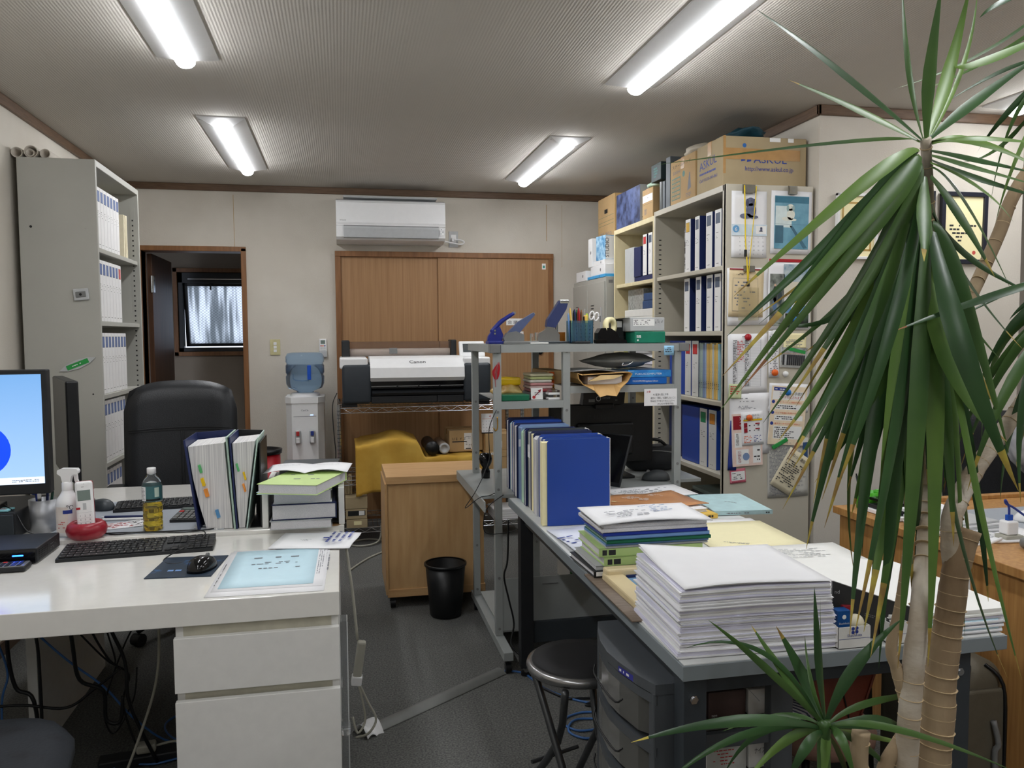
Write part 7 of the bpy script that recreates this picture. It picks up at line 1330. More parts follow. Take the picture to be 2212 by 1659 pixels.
t = thing('lens_magnet', 'green strip magnet slanting over the newspaper on the end panel', 'magnet', (2.078, YP-.010, .838), rot=(0, R(-27), 0)); MB().box(-.045, .045, -.006, 0, -.010, .010, mat('green_tape', (40, 150, 70), .5), r=.003).part('strip', t)
# ---- cream wooden-edged shelf beyond, locker, and what is on them
M_creamw = wood('cream_melamine', (222, 210, 172), (212, 198, 158), (4, 4, 1), bump=.02)
ws = steel_case('cream_bookshelf', 'cream wood bookshelf between the beige bookshelf and the grey locker', 1.792, 2.10, 4.475, 5.18, 2.06, (1.70, 1.44, 1.08, .72, .36), M_creamw, holes=False, open_to='-x')
for (x0, x1, y0, y1, z0, z1, m, nm, lab, cat) in (
    (1.84, 2.05, 4.93, 5.10, 1.701, 1.93, M_lgrey, 'file_box', 'translucent white file box on the upper cream shelf', 'file box'), (1.835, 2.05, 4.80, 4.92, 1.735, 1.92, M_navy, 'navy_binder', 'navy binder block on the upper cream shelf', 'binder'),
    (1.84, 2.05, 4.60, 4.92, 1.701, 1.734, M_navy, 'navy_case', 'flat navy case under the binders on the upper cream shelf', 'case'), (1.845, 2.05, 4.78, 5.05, 1.53, 1.66, mat('clear_stack_grey', (170, 172, 168), .15, var=.2, scale=60), 'clear_case_stack', 'stack of clear plastic cases on the second cream shelf', 'case stack'),
    (1.84, 2.05, 4.52, 4.76, 1.58, 1.625, mat('dusty_blue', (50, 78, 120), .5), 'blue_book', 'upper dusty blue book on the second cream shelf', 'book'), (1.84, 2.05, 4.52, 4.78, 1.53, 1.578, mat('dusty_blue', (50, 78, 120), .5), 'blue_book', 'lower dusty blue book on the second cream shelf', 'book'),
    (1.84, 2.08, 4.51, 5.10, 1.441, 1.53, M_white, 'white_box_board', 'white flat box under the clear cases on the second cream shelf', 'box')):
    MB().box(x0, x1, y0, y1, z0, z1, m, r=.003).solo(nm, lab, cat)
for y, pa, lb in ((4.745, M_inkr, 'red'), (4.655, M_bpatch2, 'slate')): spine_binder('ring_binder', 'white binder with a %s patch on the upper cream shelf' % lb, 'binder', .062, .25, .2, M_bspine, M_navy, pa, None, (1.84, y, 1.736), rot=(0, 0, R(-90)))
rnd = random.Random(2)
for i in range(12):
    z = 1.082+i*.0215; MB(Mx((1.93, 4.72, z), (0, 0, R(rnd.uniform(-4, 4))))).box(-.09+rnd.uniform(-.01, .01), .12, -.19, .17, 0, .019, (M_paper, M_paper, M_lgrey, M_blk2, M_paper, M_pl)[i % 6], r=.003, seg=1).solo('magazine', 'magazine in the leaning pile on the third cream shelf, %s from below' % ('first', 'second', 'third', 'fourth', 'fifth', 'sixth', 'seventh', 'eighth', 'ninth', 'tenth', 'eleventh', 'twelfth')[i], 'magazine', 'magazines piled on the third cream shelf')
for i in range(7): z = .722+i*.022; MB().box(1.84, 2.05, 4.54, 4.85, z, z+.02, (M_paper, M_lgrey)[i % 2], r=.002, seg=1).solo('magazine', 'pale magazine in the pile on the fourth cream shelf, %s from below' % ('first', 'second', 'third', 'fourth', 'fifth', 'sixth', 'seventh')[i], 'magazine', 'magazines piled on the fourth cream shelf')
MB().box(1.84, 2.05, 4.90, 5.12, 1.082, 1.34, mat('olive_box', (150, 150, 80), .6), r=.002).solo('olive_file_box', 'olive green file box on the third cream shelf', 'file box')
# locker: two louvred doors facing the room
lk = thing('grey_locker', 'low grey steel locker with louvred doors in the back corner', 'locker', (1.76, 5.24, 0)); LX, LY0, LY1, LZ = 1.735, 5.21, 5.97, 1.762
MB().box(LX+.012, 2.12, LY0, LY1, .02, LZ, M_gsteel, r=.003).part('locker_body', lk, world=True); M_gst2 = M_gsteel
for k in range(2):
    y0 = LY0+.012+k*.372; p_ = MB(); p_.box(LX, LX+.012, y0, y0+.364, .05, LZ-.03, M_gsteel, r=.003); dr = p_.part('door', lk, world=True)
    q = MB(); q.box(LX-.004, LX, y0+.05, y0+.065, 1.40, 1.56, M_lgrey, r=.002); q.box(LX-.010, LX-.004, y0+.053, y0+.062, 1.46, 1.50, M_grey, r=.001); q.part('handle', dr, world=True)
    q = MB(); q.box(LX-.0005, LX, y0+.21, y0+.29, 1.40, 1.60, M_gsteel)
    for j in range(8): q.box(LX-.0025, LX, y0+.22, y0+.28, 1.42+j*.022, 1.426+j*.022, M_dk)
    q.part('vent_louvres', dr, world=True)
q = MB(); q.box(LX+.03, LX+.06, LY0-.001, LY0, 1.72, 1.74, M_grey); q.part('maker_plate', lk, world=True)
# ================================================================ cartons on top of the shelves
M_navytxt = mat('carton_blue_print', (40, 66, 150), .6, var=0)
def pr_ask(q, w, d, h):
    F = F_front(0, -d/2-.0006, 0); q.rect(-w*.49, w*.49, .004, h-.004, M_card2, F, -.0002); q.text('ASKUL', .052, M_navytxt, F_front(-w*.14, -d/2-.0012, h*.48), fit=w*.40)
    for a, b in ((-.29, .50), (-.22, .49)): q.add([(w*a, -d/2-.0012, h*b), (w*(a+.05), -d/2-.0012, h*(b+.02)), (w*(a+.06), -d/2-.0012, h*(b+.16)), (w*(a+.01), -d/2-.0012, h*(b+.12))], [(0, 1, 2, 3)], M_navytxt)
    q.rect(-w*.49, w*.42, h*.54, h*.76, M_tape, F_front(0, -d/2-.0018, 0)); q.text('http://www.askul.co.jp', .030, M_navytxt, F_front(-w*.24, -d/2-.0012, h*.32), fit=w*.58); q.disc(.010, mat('print_sky', (50, 110, 180), .5), F_front(-w*.25, -d/2-.0012, h*.82)); 
    q.rect(w*.05, w*.18, h*.91, h*.99, M_lab, F_front(0, -d/2-.0022, 0)); q.rect(w*.27, w*.34, h*.91, h*.99, M_lab, F_front(0, -d/2-.0022, 0))
    q.rect(-d*.49, d*.49, .004, h-.004, M_card2, F_left(-w/2-.0006, 0, 0), -.0002); q.text('ASKUL', .06, M_navytxt, F_left(-w/2-.0012, d*.38, h*.48) @ Matrix.Rotation(R(4), 4, 'Z'), fit=d*.66); q.scrib(d*.7, .012, 1, M_navytxt, F_left(-w/2-.0012, d*.38, h*.38), dens=1, th=.8); q.text('Call! 0120-345-861', .022, M_navytxt, F_left(-w/2-.0012, d*.38, h*.24), fit=d*.68)
    q.rect(-.02, .02, h*.72, h*.99, M_tape, F_left(-w/2-.0014, 0, 0)); q.rect(-w*.5, -w*.47, h*.25, h, M_tape, F_front(0, -d/2-.0014, 0))
t = carton('askul_carton', 'large brown carton with blue ASKUL lettering on the bookshelf corner', 1.805, 2.245, 3.635, 3.925, 2.0792, 2.318, m=M_card2, prints=pr_ask)
b = MB(); b.prism([(0, 0), (.006, 0), (.055, -.16), (.048, -.165)], 'y', -.10, .10, M_card2); b.part('open_flap', t).location = (.22, .02, .235)
def pr_vac(q, w, d, h):
    F = lambda y, z, e=0: F_left(-w/2-.0008-e, y, z); q.rect(-d*.49, d*.49, .004, h-.004, M_card, F(0, 0, -.0004)); g = mat('dull_green_print', (70, 120, 108), .6)
    q.text('スチームヘッド', .022, M_ink, F(d*.42, h*.82), fit=d*.75); q.text('500H', .026, M_inkg, F(d*.40, h*.68), fit=d*.30); q.rect(0, d*.36, 0, h*.50, g, F(d*.44, h*.10)); 
    for k in range(5): q.rect(0, d*.32, 0, h*.07, M_card, F(d*.42, h*(.12+.095*k), .0004)); q.scrib(d*.28, h*.05, 2, g, F(d*.40, h*(.13+.095*k), .0008), dens=.8)
    q.disc(.016, g, F(-d*.05, h*.62)); q.add([F(-d*.20, h*.20) @ V((0, 0, 0)), F(-d*.34, h*.25) @ V((0, 0, 0)), F(-d*.30, h*.60) @ V((0, 0, 0)), F(-d*.27, h*.60) @ V((0, 0, 0))], [(0, 1, 2, 3)], M_inkg); q.scrib(d*.2, h*.10, 3, M_inkg, F(-d*.15, h*.06), dens=.9)
carton('vacuum_carton', 'brown carton printed with a floor brush drawing, left of the ASKUL carton', 1.805, 2.10, 3.945, 4.265, 2.0792, 2.315, prints=pr_vac)
b = blob(.20, .25, .06, mat('wrapping_paper_beige', (206, 196, 178), .6, var=.05), 31, .15); o = b.solo('paper_bag', 'crumpled beige paper bag on top of the brown vacuum carton', 'bag'); o.location = (1.93, 4.09, 2.3165)
b = blob(.20, .32, .07, mat('dark_teal_fabric', (16, 64, 78), .6, var=.1, scale=14, bump=.3, bscale=60), 33, .25, sq=1.8); o = b.solo('teal_bag', 'folded dark teal bag lying on the cartons near the ceiling', 'bag'); o.location = (1.99, 3.80, 2.3195)
MB().box(1.81, 2.08, 4.285, 4.345, 2.0792, 2.36, mat('slate_file', (92, 100, 106), .5), r=.003).solo('slate_box_file', 'tall slate grey box file left of the vacuum carton', 'box file')
MB().box(1.81, 2.05, 4.36, 4.39, 2.0792, 2.24, mat('slate_file', (92, 100, 106), .5), r=.003).solo('slate_box_file', 'lower slate grey file beside the tall one on the bookshelf top', 'box file')
t = thing('camera_box', 'dark green box with teal print tilted on the shelf top', 'box', (1.94, 4.455, 2.255), rot=(0, 0, 0)); MB().box(-.14, .10, -.06, .085, 0, .10, mat('dark_green_box', (44, 60, 62), .5), r=.003).part('box_body', t); q = MB(); q.rect(-.05, .05, .01, .09, mat('dark_green_box', (44, 60, 62), .5), F_left(-.1402, .015, 0)); q.scrib(.06, .06, 4, mat('teal_print', (60, 130, 124), .5), F_left(-.1408, .045, .02), dens=.9, th=.6); q.part('label_print', t)
MB().cyl((1.84, 4.435, 2.0792), (1.84, 4.435, 2.245), .028, mat('grey_canister', (96, 100, 100), .3), n=20).solo('canister', 'dark grey canister below the tilted green box', 'canister')
MB().box(1.86, 2.03, 4.405, 4.50 if False else 4.465, 2.0792, 2.2545, M_dkg, r=.003).solo('dark_box', 'dark box supporting the green camera box on the shelf top', 'box')
carton('brown_file_box', 'small brown file box with a white band on the cream shelf', 1.80, 1.98, 4.51, 4.68, 2.061, 2.235, prints=lambda q, w, d, h: (q.rect(-d*.49, d*.49, .003, h-.003, M_card, F_left(-w/2-.0004, 0, 0)), q.rect(-d*.46, d*.46, h*.56, h*.80, M_lab, F_left(-w/2-.001, 0, 0)), q.scrib(d*.7, .012, 1, M_ink, F_left(-w/2-.0016, d*.35, h*.66), dens=.5), q.text('部', .04, M_inkg, F_left(-w/2-.001, d*.30, h*.15)), q.rect(-d*.46, d*.46, h*.48, h*.485, M_ink, F_left(-w/2-.001, 0, 0))))
b = blob(.16, .18, .05, mat('pale_green_bag', (186, 210, 190), .5, var=.03), 35, .2, sq=1.6); o = b.solo('pale_green_bag', 'pale green plastic bag on the small brown file box', 'bag'); o.location = (1.89, 4.60, 2.2365)
def pr_ph(q, w, d, h): q.rect(-d*.5, d*.5, 0, h, mat('bluish_photo_print', (88, 104, 150), .4, rgb2=(30, 38, 70), scale=18), F_left(-w/2-.0006, 0, 0)); q.scrib(w*.4, .02, 2, M_inkg, F_front(-w*.35, -d/2-.0008, h*.75), dens=.7); q.rect(-w*.42, w*.42, h*.10, h*.14, M_ink, F_front(0, -d/2-.0008, 0)); q.rect(-w*.49, w*.49, .002, h-.002, M_lgrey, F_front(0, -d/2-.0003, 0)); q.rect(-w*.12, w*.12, h*.94, h*.97, M_ink, F_front(0, -d/2-.0009, 0))
carton('game_box', 'light grey box with a blue photo side on the cream shelf', 1.80, 1.96, 4.72, 5.15, 2.061, 2.285, m=M_lgrey, tape=False, prints=pr_ph)
def pr_kr(q, w, d, h): q.rect(-d*.49, d*.49, .003, h-.003, M_card, F_left(-w/2-.0004, 0, 0)); q.rect(-.035, .035, h*.80, h*.85, M_blk, F_left(-w/2-.001, 0, 0)); q.text('確認・約介 (2)', .04, M_inkg, F_left(-w/2-.001, d*.36, h*.52), fit=d*.7); [q.rect(-d*.46, d*.46, h*z, h*z+.002, M_green, F_left(-w/2-.001, 0, 0)) for z in (.76, .70, .66, .42, .38)]
carton('document_carton', 'tall kraft document carton with a hand hole on the grey locker', 1.865, 2.12, 5.38, 5.74, 1.763, 2.35, m=mat('kraft_carton', (208, 172, 116), .7, var=.03), tape=False, prints=pr_kr)
for (x0, x1, y0, y1, z0, z1, m, lab) in ((1.745, 1.80, 5.66, 5.90, 1.763, 1.835, M_wpl, 'white box farthest left on the grey locker'), (1.745, 1.85, 5.23, 5.62, 1.763, 1.783, mat('bright_blue_card', (70, 170, 226), .4), 'flat blue and black box at the bottom of the pile on the locker'),
        (1.75, 1.845, 5.24, 5.56, 1.7835, 1.85, M_wpl, 'larger white phone box in the middle of the locker pile'), (1.752, 1.84, 5.26, 5.50, 1.8505, 1.882, M_wpl, 'smaller white phone box on top of the larger one'), (1.745, 1.80, 5.57 if False else 5.515, 5.60, 1.8505, 2.05, M_wpl, 'tall slim white box standing on the locker pile')):
    t = thing('white_box', lab, 'box', ((x0+x1)/2, (y0+y1)/2, z0)); w, d, h = x1-x0, y1-y0, z1-z0; MB().box(-w/2, w/2, -d/2, d/2, 0, h, m, r=.002).part('box_body', t); q = MB(); q.box(-w/2-.0006, -w/2, -d*.47, d*.47, h*.05, h*.95, m); q.disc(min(.012, h*.25), M_grey if m is M_wpl else M_blk, F_left(-w/2-.0010, -d*.2, h*.5), n=12); q.part('emblem_print', t)
t = thing('software_carton', 'blue patterned box with vertical lettering balanced on the white phone boxes', 'box', (1.80, 5.33, 1.8828), R(8)); MB().box(-.04, .05, -.045, .10, 0, .165, mat('blue_pattern_box', (60, 130, 180), .4, rgb2=(170, 206, 226), scale=30), r=.002).part('box_body', t); q = MB(); q.rect(-.038, .048, .004, .160, M_lab, F_front(0, -.0453, 0)); q.text('STUDIO', .04, M_ink, F_front(-.015, -.0458, .015) @ Matrix.Rotation(R(90), 4, 'Z'), fit=.13); q.part('lettering', t)

# ================================================================ framed certificates, sign plate, plush toy on the pillar wall
M_bfr = mat('black_blue_frame', (30, 32, 46), .4)
def frame(label, x0, x1, z0, z1, m, paper, fr=.018, gold=False, tx=()):
    YW = 3.555; t = thing('framed_certificate', label, 'framed certificate', ((x0+x1)/2, YW, z0), rot=(R(1.0), 0, 0)); w, h = (x1-x0)/2, z1-z0
    b = MB()
    for q in ((-w, w, 0, fr), (-w, w, h-fr, h), (-w, -w+fr, 0, h), (w-fr, w, 0, h)): b.box(q[0], q[1], -.022, 0, q[2], q[3], m, r=.002)
    b.part('frame', t); MB().box(-w+fr, w-fr, -.010, -.004, fr, h-fr, paper).part('certificate', t); q = MB(); q.rect(-w+fr, w-fr, fr, h-fr, paper, F_front(0, -.0102, 0))
    if gold:
        for a in ((-w+.03, w-.03, h-.05, h-.04), (-w+.03, -w+.04, .04, h-.04), (w-.04, w-.03, .04, h-.04), (-w+.03, w-.03, .04, .05)): q.rect(*a, mat('gold_print', (196, 160, 84), .5), F_front(0, -.0106, 0))
    for (s, sz, zz) in tx: q.text(s, sz, M_ink, F_front(0, -.011, h*zz), center=True)
    q.scrib(w*1.2, h*.26, 5, M_ink, F_front(-w*.6, -.011, h*.30), dens=.6); q.disc(.010, mat('seal_red', (210, 90, 80), .5), F_front(w*.5, -.011, h*.16)) if not gold else None; q.part('certificate_print', t)
frame('white framed award with a gold ornamental border, leftmost on the pillar wall', 2.352, 2.575, 1.73, 2.046, M_wpl, M_cream, .014, True, (('会', .02, .76), ('知', .022, .64)))
frame('black framed white certificate in the middle of the pillar wall', 2.63, 2.89, 1.715, 2.07, M_bfr, M_paper, .022, False, (('土地家屋調査士登録証', .016, .74),))
frame('black framed cream certificate at the right of the pillar wall', 2.93, 3.195, 1.715, 2.07, M_bfr, M_cream, .022, False, ())
t = thing('sign_plate', 'grey sign plate with black characters below the black framed certificates', 'sign', (2.87, 3.555, 1.36)); MB().box(-.13, .13, -.006, 0, 0, .29, M_lgrey, r=.002).part('plate', t); q = MB(); q.rect(-.128, .128, .002, .288, M_lgrey, F_front(0, -.0062, 0)); [q.text(s, .026, M_ink, F_front(0, -.0068, z), center=True) for s, z in (('土 地', .185), ('エ', .12))]; q.part('plate_lettering', t)
t = thing('plush_toy', 'long yellow plush animal with a white belly hanging on the pillar wall', 'plush toy', (2.715, 3.50, 1.27)); M_pl1 = mat('yellow_plush', (228, 214, 104), .95, rgb2=(206, 190, 70), scale=60, bump=.8, bscale=300); M_pl2 = mat('white_plush', (214, 206, 196), .95, rgb2=(180, 170, 160), scale=60, bump=.8, bscale=300)
o = blob(.085, .07, .21, M_pl1, 41, .05, 20, 16, sq=2.3, flat=False).part('body', t); blob(.055, .03, .15, M_pl2, 42, .05, 16, 12, X=Mx((.005, -.030, .03)), sq=2.2, flat=False).part('belly', t, 'white belly'); blob(.075, .07, .085, M_pl1, 43, .05, X=Mx((.0, 0, .205)), sq=2.2, flat=False).part('head', t)
for s in (-1, 1): blob(.022, .02, .03, M_pl1, 44, .02, 12, 8, X=Mx((s*.026, 0, .275)), flat=False).part('ear', t); blob(.03, .035, .05, M_pl1, 45, .03, 12, 8, X=Mx((s*.032, -.01, -.03)), flat=False).part('leg', t); MB().cyl((s*.016, -.036, .25), (s*.016, -.030, .25), .004, M_blk, n=8).part('eye', t)
MB().tube([(-.03, -.03, .205), (0, -.042, .198), (.03, -.03, .205)], .008, M_yplast, n=8, res=3).part('bow', t); MB().tube([(0, 0, .285), (0, .03, .31), (0, .052, .32)], .0015, M_gcable, n=5).part('hanging_string', t)

# ================================================================ oak desk on the right and what stands there
ok = thing('oak_desk', 'oak veneer desk running along the right side of the picture', 'desk', (2.3, 2.0, 0)); K = lambda b, n, l=None: b.part(n, ok, l, world=True)
b = MB(); b.box(1.812, 3.40, 1.15, 2.72, .693, .72, M_desk, r=.002); K(b, 'desk_top'); b = MB(); b.box(1.83, 1.85, 1.17, 2.70, 0, .693, M_desk); K(b, 'side_panel'); b = MB(); b.box(3.37, 3.39, 1.17, 2.70, 0, .693, M_desk); K(b, 'side_panel'); b = MB(); b.box(2.1, 3.40, 2.68, 2.715, .72, .735, M_desk, r=.002); K(b, 'rear_ledge')
zo = .7212
t = thing('green_pen_holder', 'lime green pen holder full of pens on the oak desk corner', 'pen holder', (1.925, 2.645, zo)); M_lime = mat('lime_plastic', (70, 170, 30), .35)
b = MB(); b.lathe([(0, .001), (.038, .001), (.040, .062), (.037, .062), (.035, .004), (0, .004)], (-.02, 0, 0), M_lime, n=28); b.lathe([(.028, .05), (.030, .062), (.027, .062), (.025, .05)], (.042, 0, 0), M_lime, n=24); b.lathe([(0, .001), (.028, .001), (.030, .055)], (.042, 0, 0), M_lime, n=24); b.part('holder', t)
for i, (dx, m, h_, n_) in enumerate(((-.045, M_dkg, .13, 'dark slanting'), (-.03, M_blk, .115, 'black'), (-.015, M_lgrey, .12, 'silver'), (.0, mat('lime', (190, 220, 80), .4), .112, 'lime'), (-.022, M_grey, .105, 'grey'))): pen(n_+' pen in the lime green holder', (1.905+dx*.4, 2.645+.008*(i % 2), zo+.005), (1.905+dx*1.0, 2.65+.01*(i % 2), zo+h_), m, .004)
for i, (x0, x1, y0, y1, h, m, lab, nm, cat) in enumerate(((1.865, 2.05, 2.42, 2.60, .014, M_paper, 'thick white notebook at the bottom beside the lime holder', 'notebook', 'notebook'), (1.875, 2.06, 2.44, 2.60, .014, M_blk2, 'black case on the notebook beside the lime holder', 'case', 'case'), (1.90, 2.08, 2.40, 2.58, .012, M_paper, 'white papers on top of the black case', 'papers', 'papers'), (1.88, 2.06, 2.46, 2.60, .010, M_smoke, 'smoky flat tray on top of the little pile by the lime holder', 'tray', 'tray'))):
    z = zo+.0005+sum((.0145, .0145, .0125, .0105)[:i]); MB().box(x0, x1, y0, y1, z, z+h, m, r=.002).solo(nm, lab, cat)
for i in range(5): MB(Mx((1.96, 2.30, zo+.0075*i+.0004), (0, 0, R(3*i-5)))).box(-.10, .12, -.09, .09, 0, .007, M_paper if i % 2 else M_lgrey, r=.001, seg=1).solo('paper_bundle', ('lowest', 'second', 'middle', 'fourth', 'topmost')[i]+' thin white bundle in the small pile on the oak desk', 'papers', 'white bundles on the oak desk')
leaf_sheet('printed_sheets', 'white printed sheets on the oak desk beside the charger', 1.90, 2.11, zo, .26, .20, -8, M_paper, ((.03, .04, .18, .10, 8, M_inkg, 0),), t=.006)
MB().box(2.12, 2.75, 2.08, 2.52, zo, zo+.003, mat('grey_desk_mat', (158, 164, 172), .5), r=.001, seg=1).solo('desk_mat', 'grey desk mat on the oak desk under the white mouse', 'desk mat')
mouse('flat white mouse on the grey mat of the oak desk', (2.30, 2.30, zo+.0035), R(50), M_wpl, 1.2, wheel=False)
t = thing('usb_charger', 'white cube charger with a blue plug standing on a power tap, oak desk', 'charger', (2.035, 2.13, zo)); MB().box(-.03, .035, -.025, .025, 0, .018, M_gcable, r=.004).part('power_tap', t); MB().box(-.02, .02, -.02, .02, .018, .062, M_wpl, r=.006, seg=3).part('charger_cube', t, 'white cube'); MB().box(-.010, .010, -.006, .006, .062, .080, mat('usb_blue', (20, 80, 180), .4), r=.002).part('usb_plug', t)
MB().tube([(0, 0, .08), (-.002, 0, .105), (-.02, -.005, .128), (-.014, -.002, .115), (.02, .005, .10), (.08, .0, .06), (.16, -.03, .01), (.24, -.06, .006)], .0035, M_inkb, n=8, res=6).part('usb_cord', t, 'blue cord')
t = thing('power_adapter', 'dark grey rounded power adapter lying on the oak desk edge', 'power adapter', (2.06, 2.04, zo)); MB(Mx((0, 0, 0), (0, 0, R(18)))).box(-.075, .075, -.024, .024, 0, .034, M_grey, r=.014, seg=4).part('adapter_body', t); 
cable('white_cable', 'white cable hanging down the side of the oak desk', [(1.98, 2.10, .735), (1.90, 2.06, .735), (1.803, 2.03, .728), (1.800, 2.02, .60), (1.802, 2.0, .35), (1.790, 1.90, .20), (1.79, 1.84, .006)], .005, M_wpl)
cable('white_cable', 'white charging cable across the sheets on the oak desk', [(1.86, 2.32, .745), (1.96, 2.24, .738), (2.02, 2.16, .732), (2.04, 2.155, .73)], .002, M_wpl)
# chair with clothes behind the oak desk
t = thing('office_chair', 'black office chair draped with a jacket behind the oak desk at the right edge', 'office chair', (2.98, 3.16, 0), R(-10)); pad(.55, .55, .10, -.03, mat('black_fabric', (26, 27, 30), .8, bump=.3, bscale=200), Mx((0, 0, .46), (R(-10), 0, 0))).part('backrest', t); pad(.48, .45, .10, 0, mat('black_fabric', (26, 27, 30), .8), Mx((0, -.02, .44), (R(90), 0, 0))).part('seat', t); MB().cyl((0, -.2, .1), (0, -.2, .40), .03, M_blk, n=12).part('gas_column', t); star_base(t)
b = blob(.46, .14, .34, mat('grey_quilted_cloth', (176, 178, 182), .8, rgb2=(140, 142, 148), scale=14, bump=.8, bscale=30), 51, .10, 36, 20, sq=3.6); o = b.solo('grey_jacket', 'light grey quilted jacket hanging over the black chair at the right edge', 'jacket'); o.location = (2.86, 2.86, .75); o.rotation_euler = (R(-6), R(38), R(-15))
# under the desk: leather chair, dark board, suitcase
t = thing('leather_chair', 'small brown leather chair pushed under the grey desk', 'chair', (1.155, 1.80, 0)); M_brl = mat('brown_leather', (120, 56, 38), .35, rgb2=(98, 42, 28), scale=10, bump=.2, bscale=150); M_brf = mat('brown_seat_fabric', (122, 92, 78), .85, var=.04)
b = MB(); b.lathe([(0, .345), (.12, .345), (.145, .36), (.148, .385), (.135, .40), (.06, .408), (0, .408)], (0, 0, 0), M_brf, n=32); b.part('seat', t); b = MB(); b.prism([(-.13, .645), (.13, .645), (.10, .56), (.055, .42), (-.04, .435), (-.10, .50)], 'y', -.105, -.075, M_brl); o = b.part('backrest', t); q = MB(); q.tube([(.02, -.107, .64), (.0, -.108, .56), (.03, -.107, .43)], .002, M_blk, n=5, res=4); q.tube([(.05, -.107, .425), (.098, -.107, .56), (.127, -.106, .64)], .003, M_brl, n=6, res=3); q.part('seam', o)
for a in range(4): MB().tube([(.08*math.cos(a*PI/2+.8), .08*math.sin(a*PI/2+.8), .35), (.13*math.cos(a*PI/2+.8), .13*math.sin(a*PI/2+.8), .0)], .010, M_blk, n=8).part('leg', t)
b = blob(.16, .16, .05, M_paper, 61, .05, 24, 10); nt = mat('striped_cushion', (226, 228, 232), .8, var=0); tc = nt.node_tree.nodes.new('ShaderNodeTexCoord'); wv = nt.node_tree.nodes.new('ShaderNodeTexWave'); wv.inputs['Scale'].default_value = 40; wv.bands_direction = 'DIAGONAL'; cr = nt.node_tree.nodes.new('ShaderNodeValToRGB'); cr.color_ramp.interpolation = 'CONSTANT'; cr.color_ramp.elements[0].color = (*lin((90, 96, 120)), 1); cr.color_ramp.elements[1].position = .4; cr.color_ramp.elements[1].color = (*lin((226, 228, 232)), 1)
nt.node_tree.links.new(tc.outputs['Object'], wv.inputs[0]); nt.node_tree.links.new(wv.outputs['Fac'], cr.inputs[0]); nt.node_tree.links.new(cr.outputs[0], nt.node_tree.nodes['Principled BSDF'].inputs['Base Color']); b.mats = [nt]; o = b.solo('striped_cushion', 'blue and white striped cushion on the brown chair under the grey desk', 'cushion'); o.location = (1.10, 1.825, .4085)
MB(Mx((1.50, 2.14, 0), (R(-4), 0, 0))).box(-.075, .085, 0, .02, .002, .60, mat('dark_board', (56, 58, 56), .5), r=.002).solo('dark_board', 'dark grey board leaning beside the suitcase under the desks', 'board')
t = thing('suitcase', 'olive brown soft suitcase standing between the grey and oak desks', 'suitcase', (1.625, 1.93, 0)); M_sc = mat('olive_nylon', (92, 86, 72), .7, var=.05, bump=.3, bscale=200); MB().box(-.085, .085, -.16, .16, .03, .50, M_sc, r=.05, seg=5).part('case_body', t); MB().box(-.065, .065, -.172, -.158, .06, .44, M_sc, r=.012, seg=3).part('front_pocket', t)
for x in (-.060, .060): MB().tube([(x, -.168, .06), (x, -.174, .30), (x*.9, -.170, .45), (x*.4, -.14, .495)], .005, M_blk, n=6, res=4).part('zip', t)
MB().tube([(.02, -.178, .36), (.03, -.186, .30), (.025, -.18, .26), (.04, -.185, .05)], .008, M_grey, n=6, res=4).part('strap', t, 'grey hanging strap')
for x in (-.06, .06):
    for y in (-.12, .12): MB().cyl((x-.01, y, .018), (x+.01, y, .018), .018, M_blk, n=12).part('wheel', t)
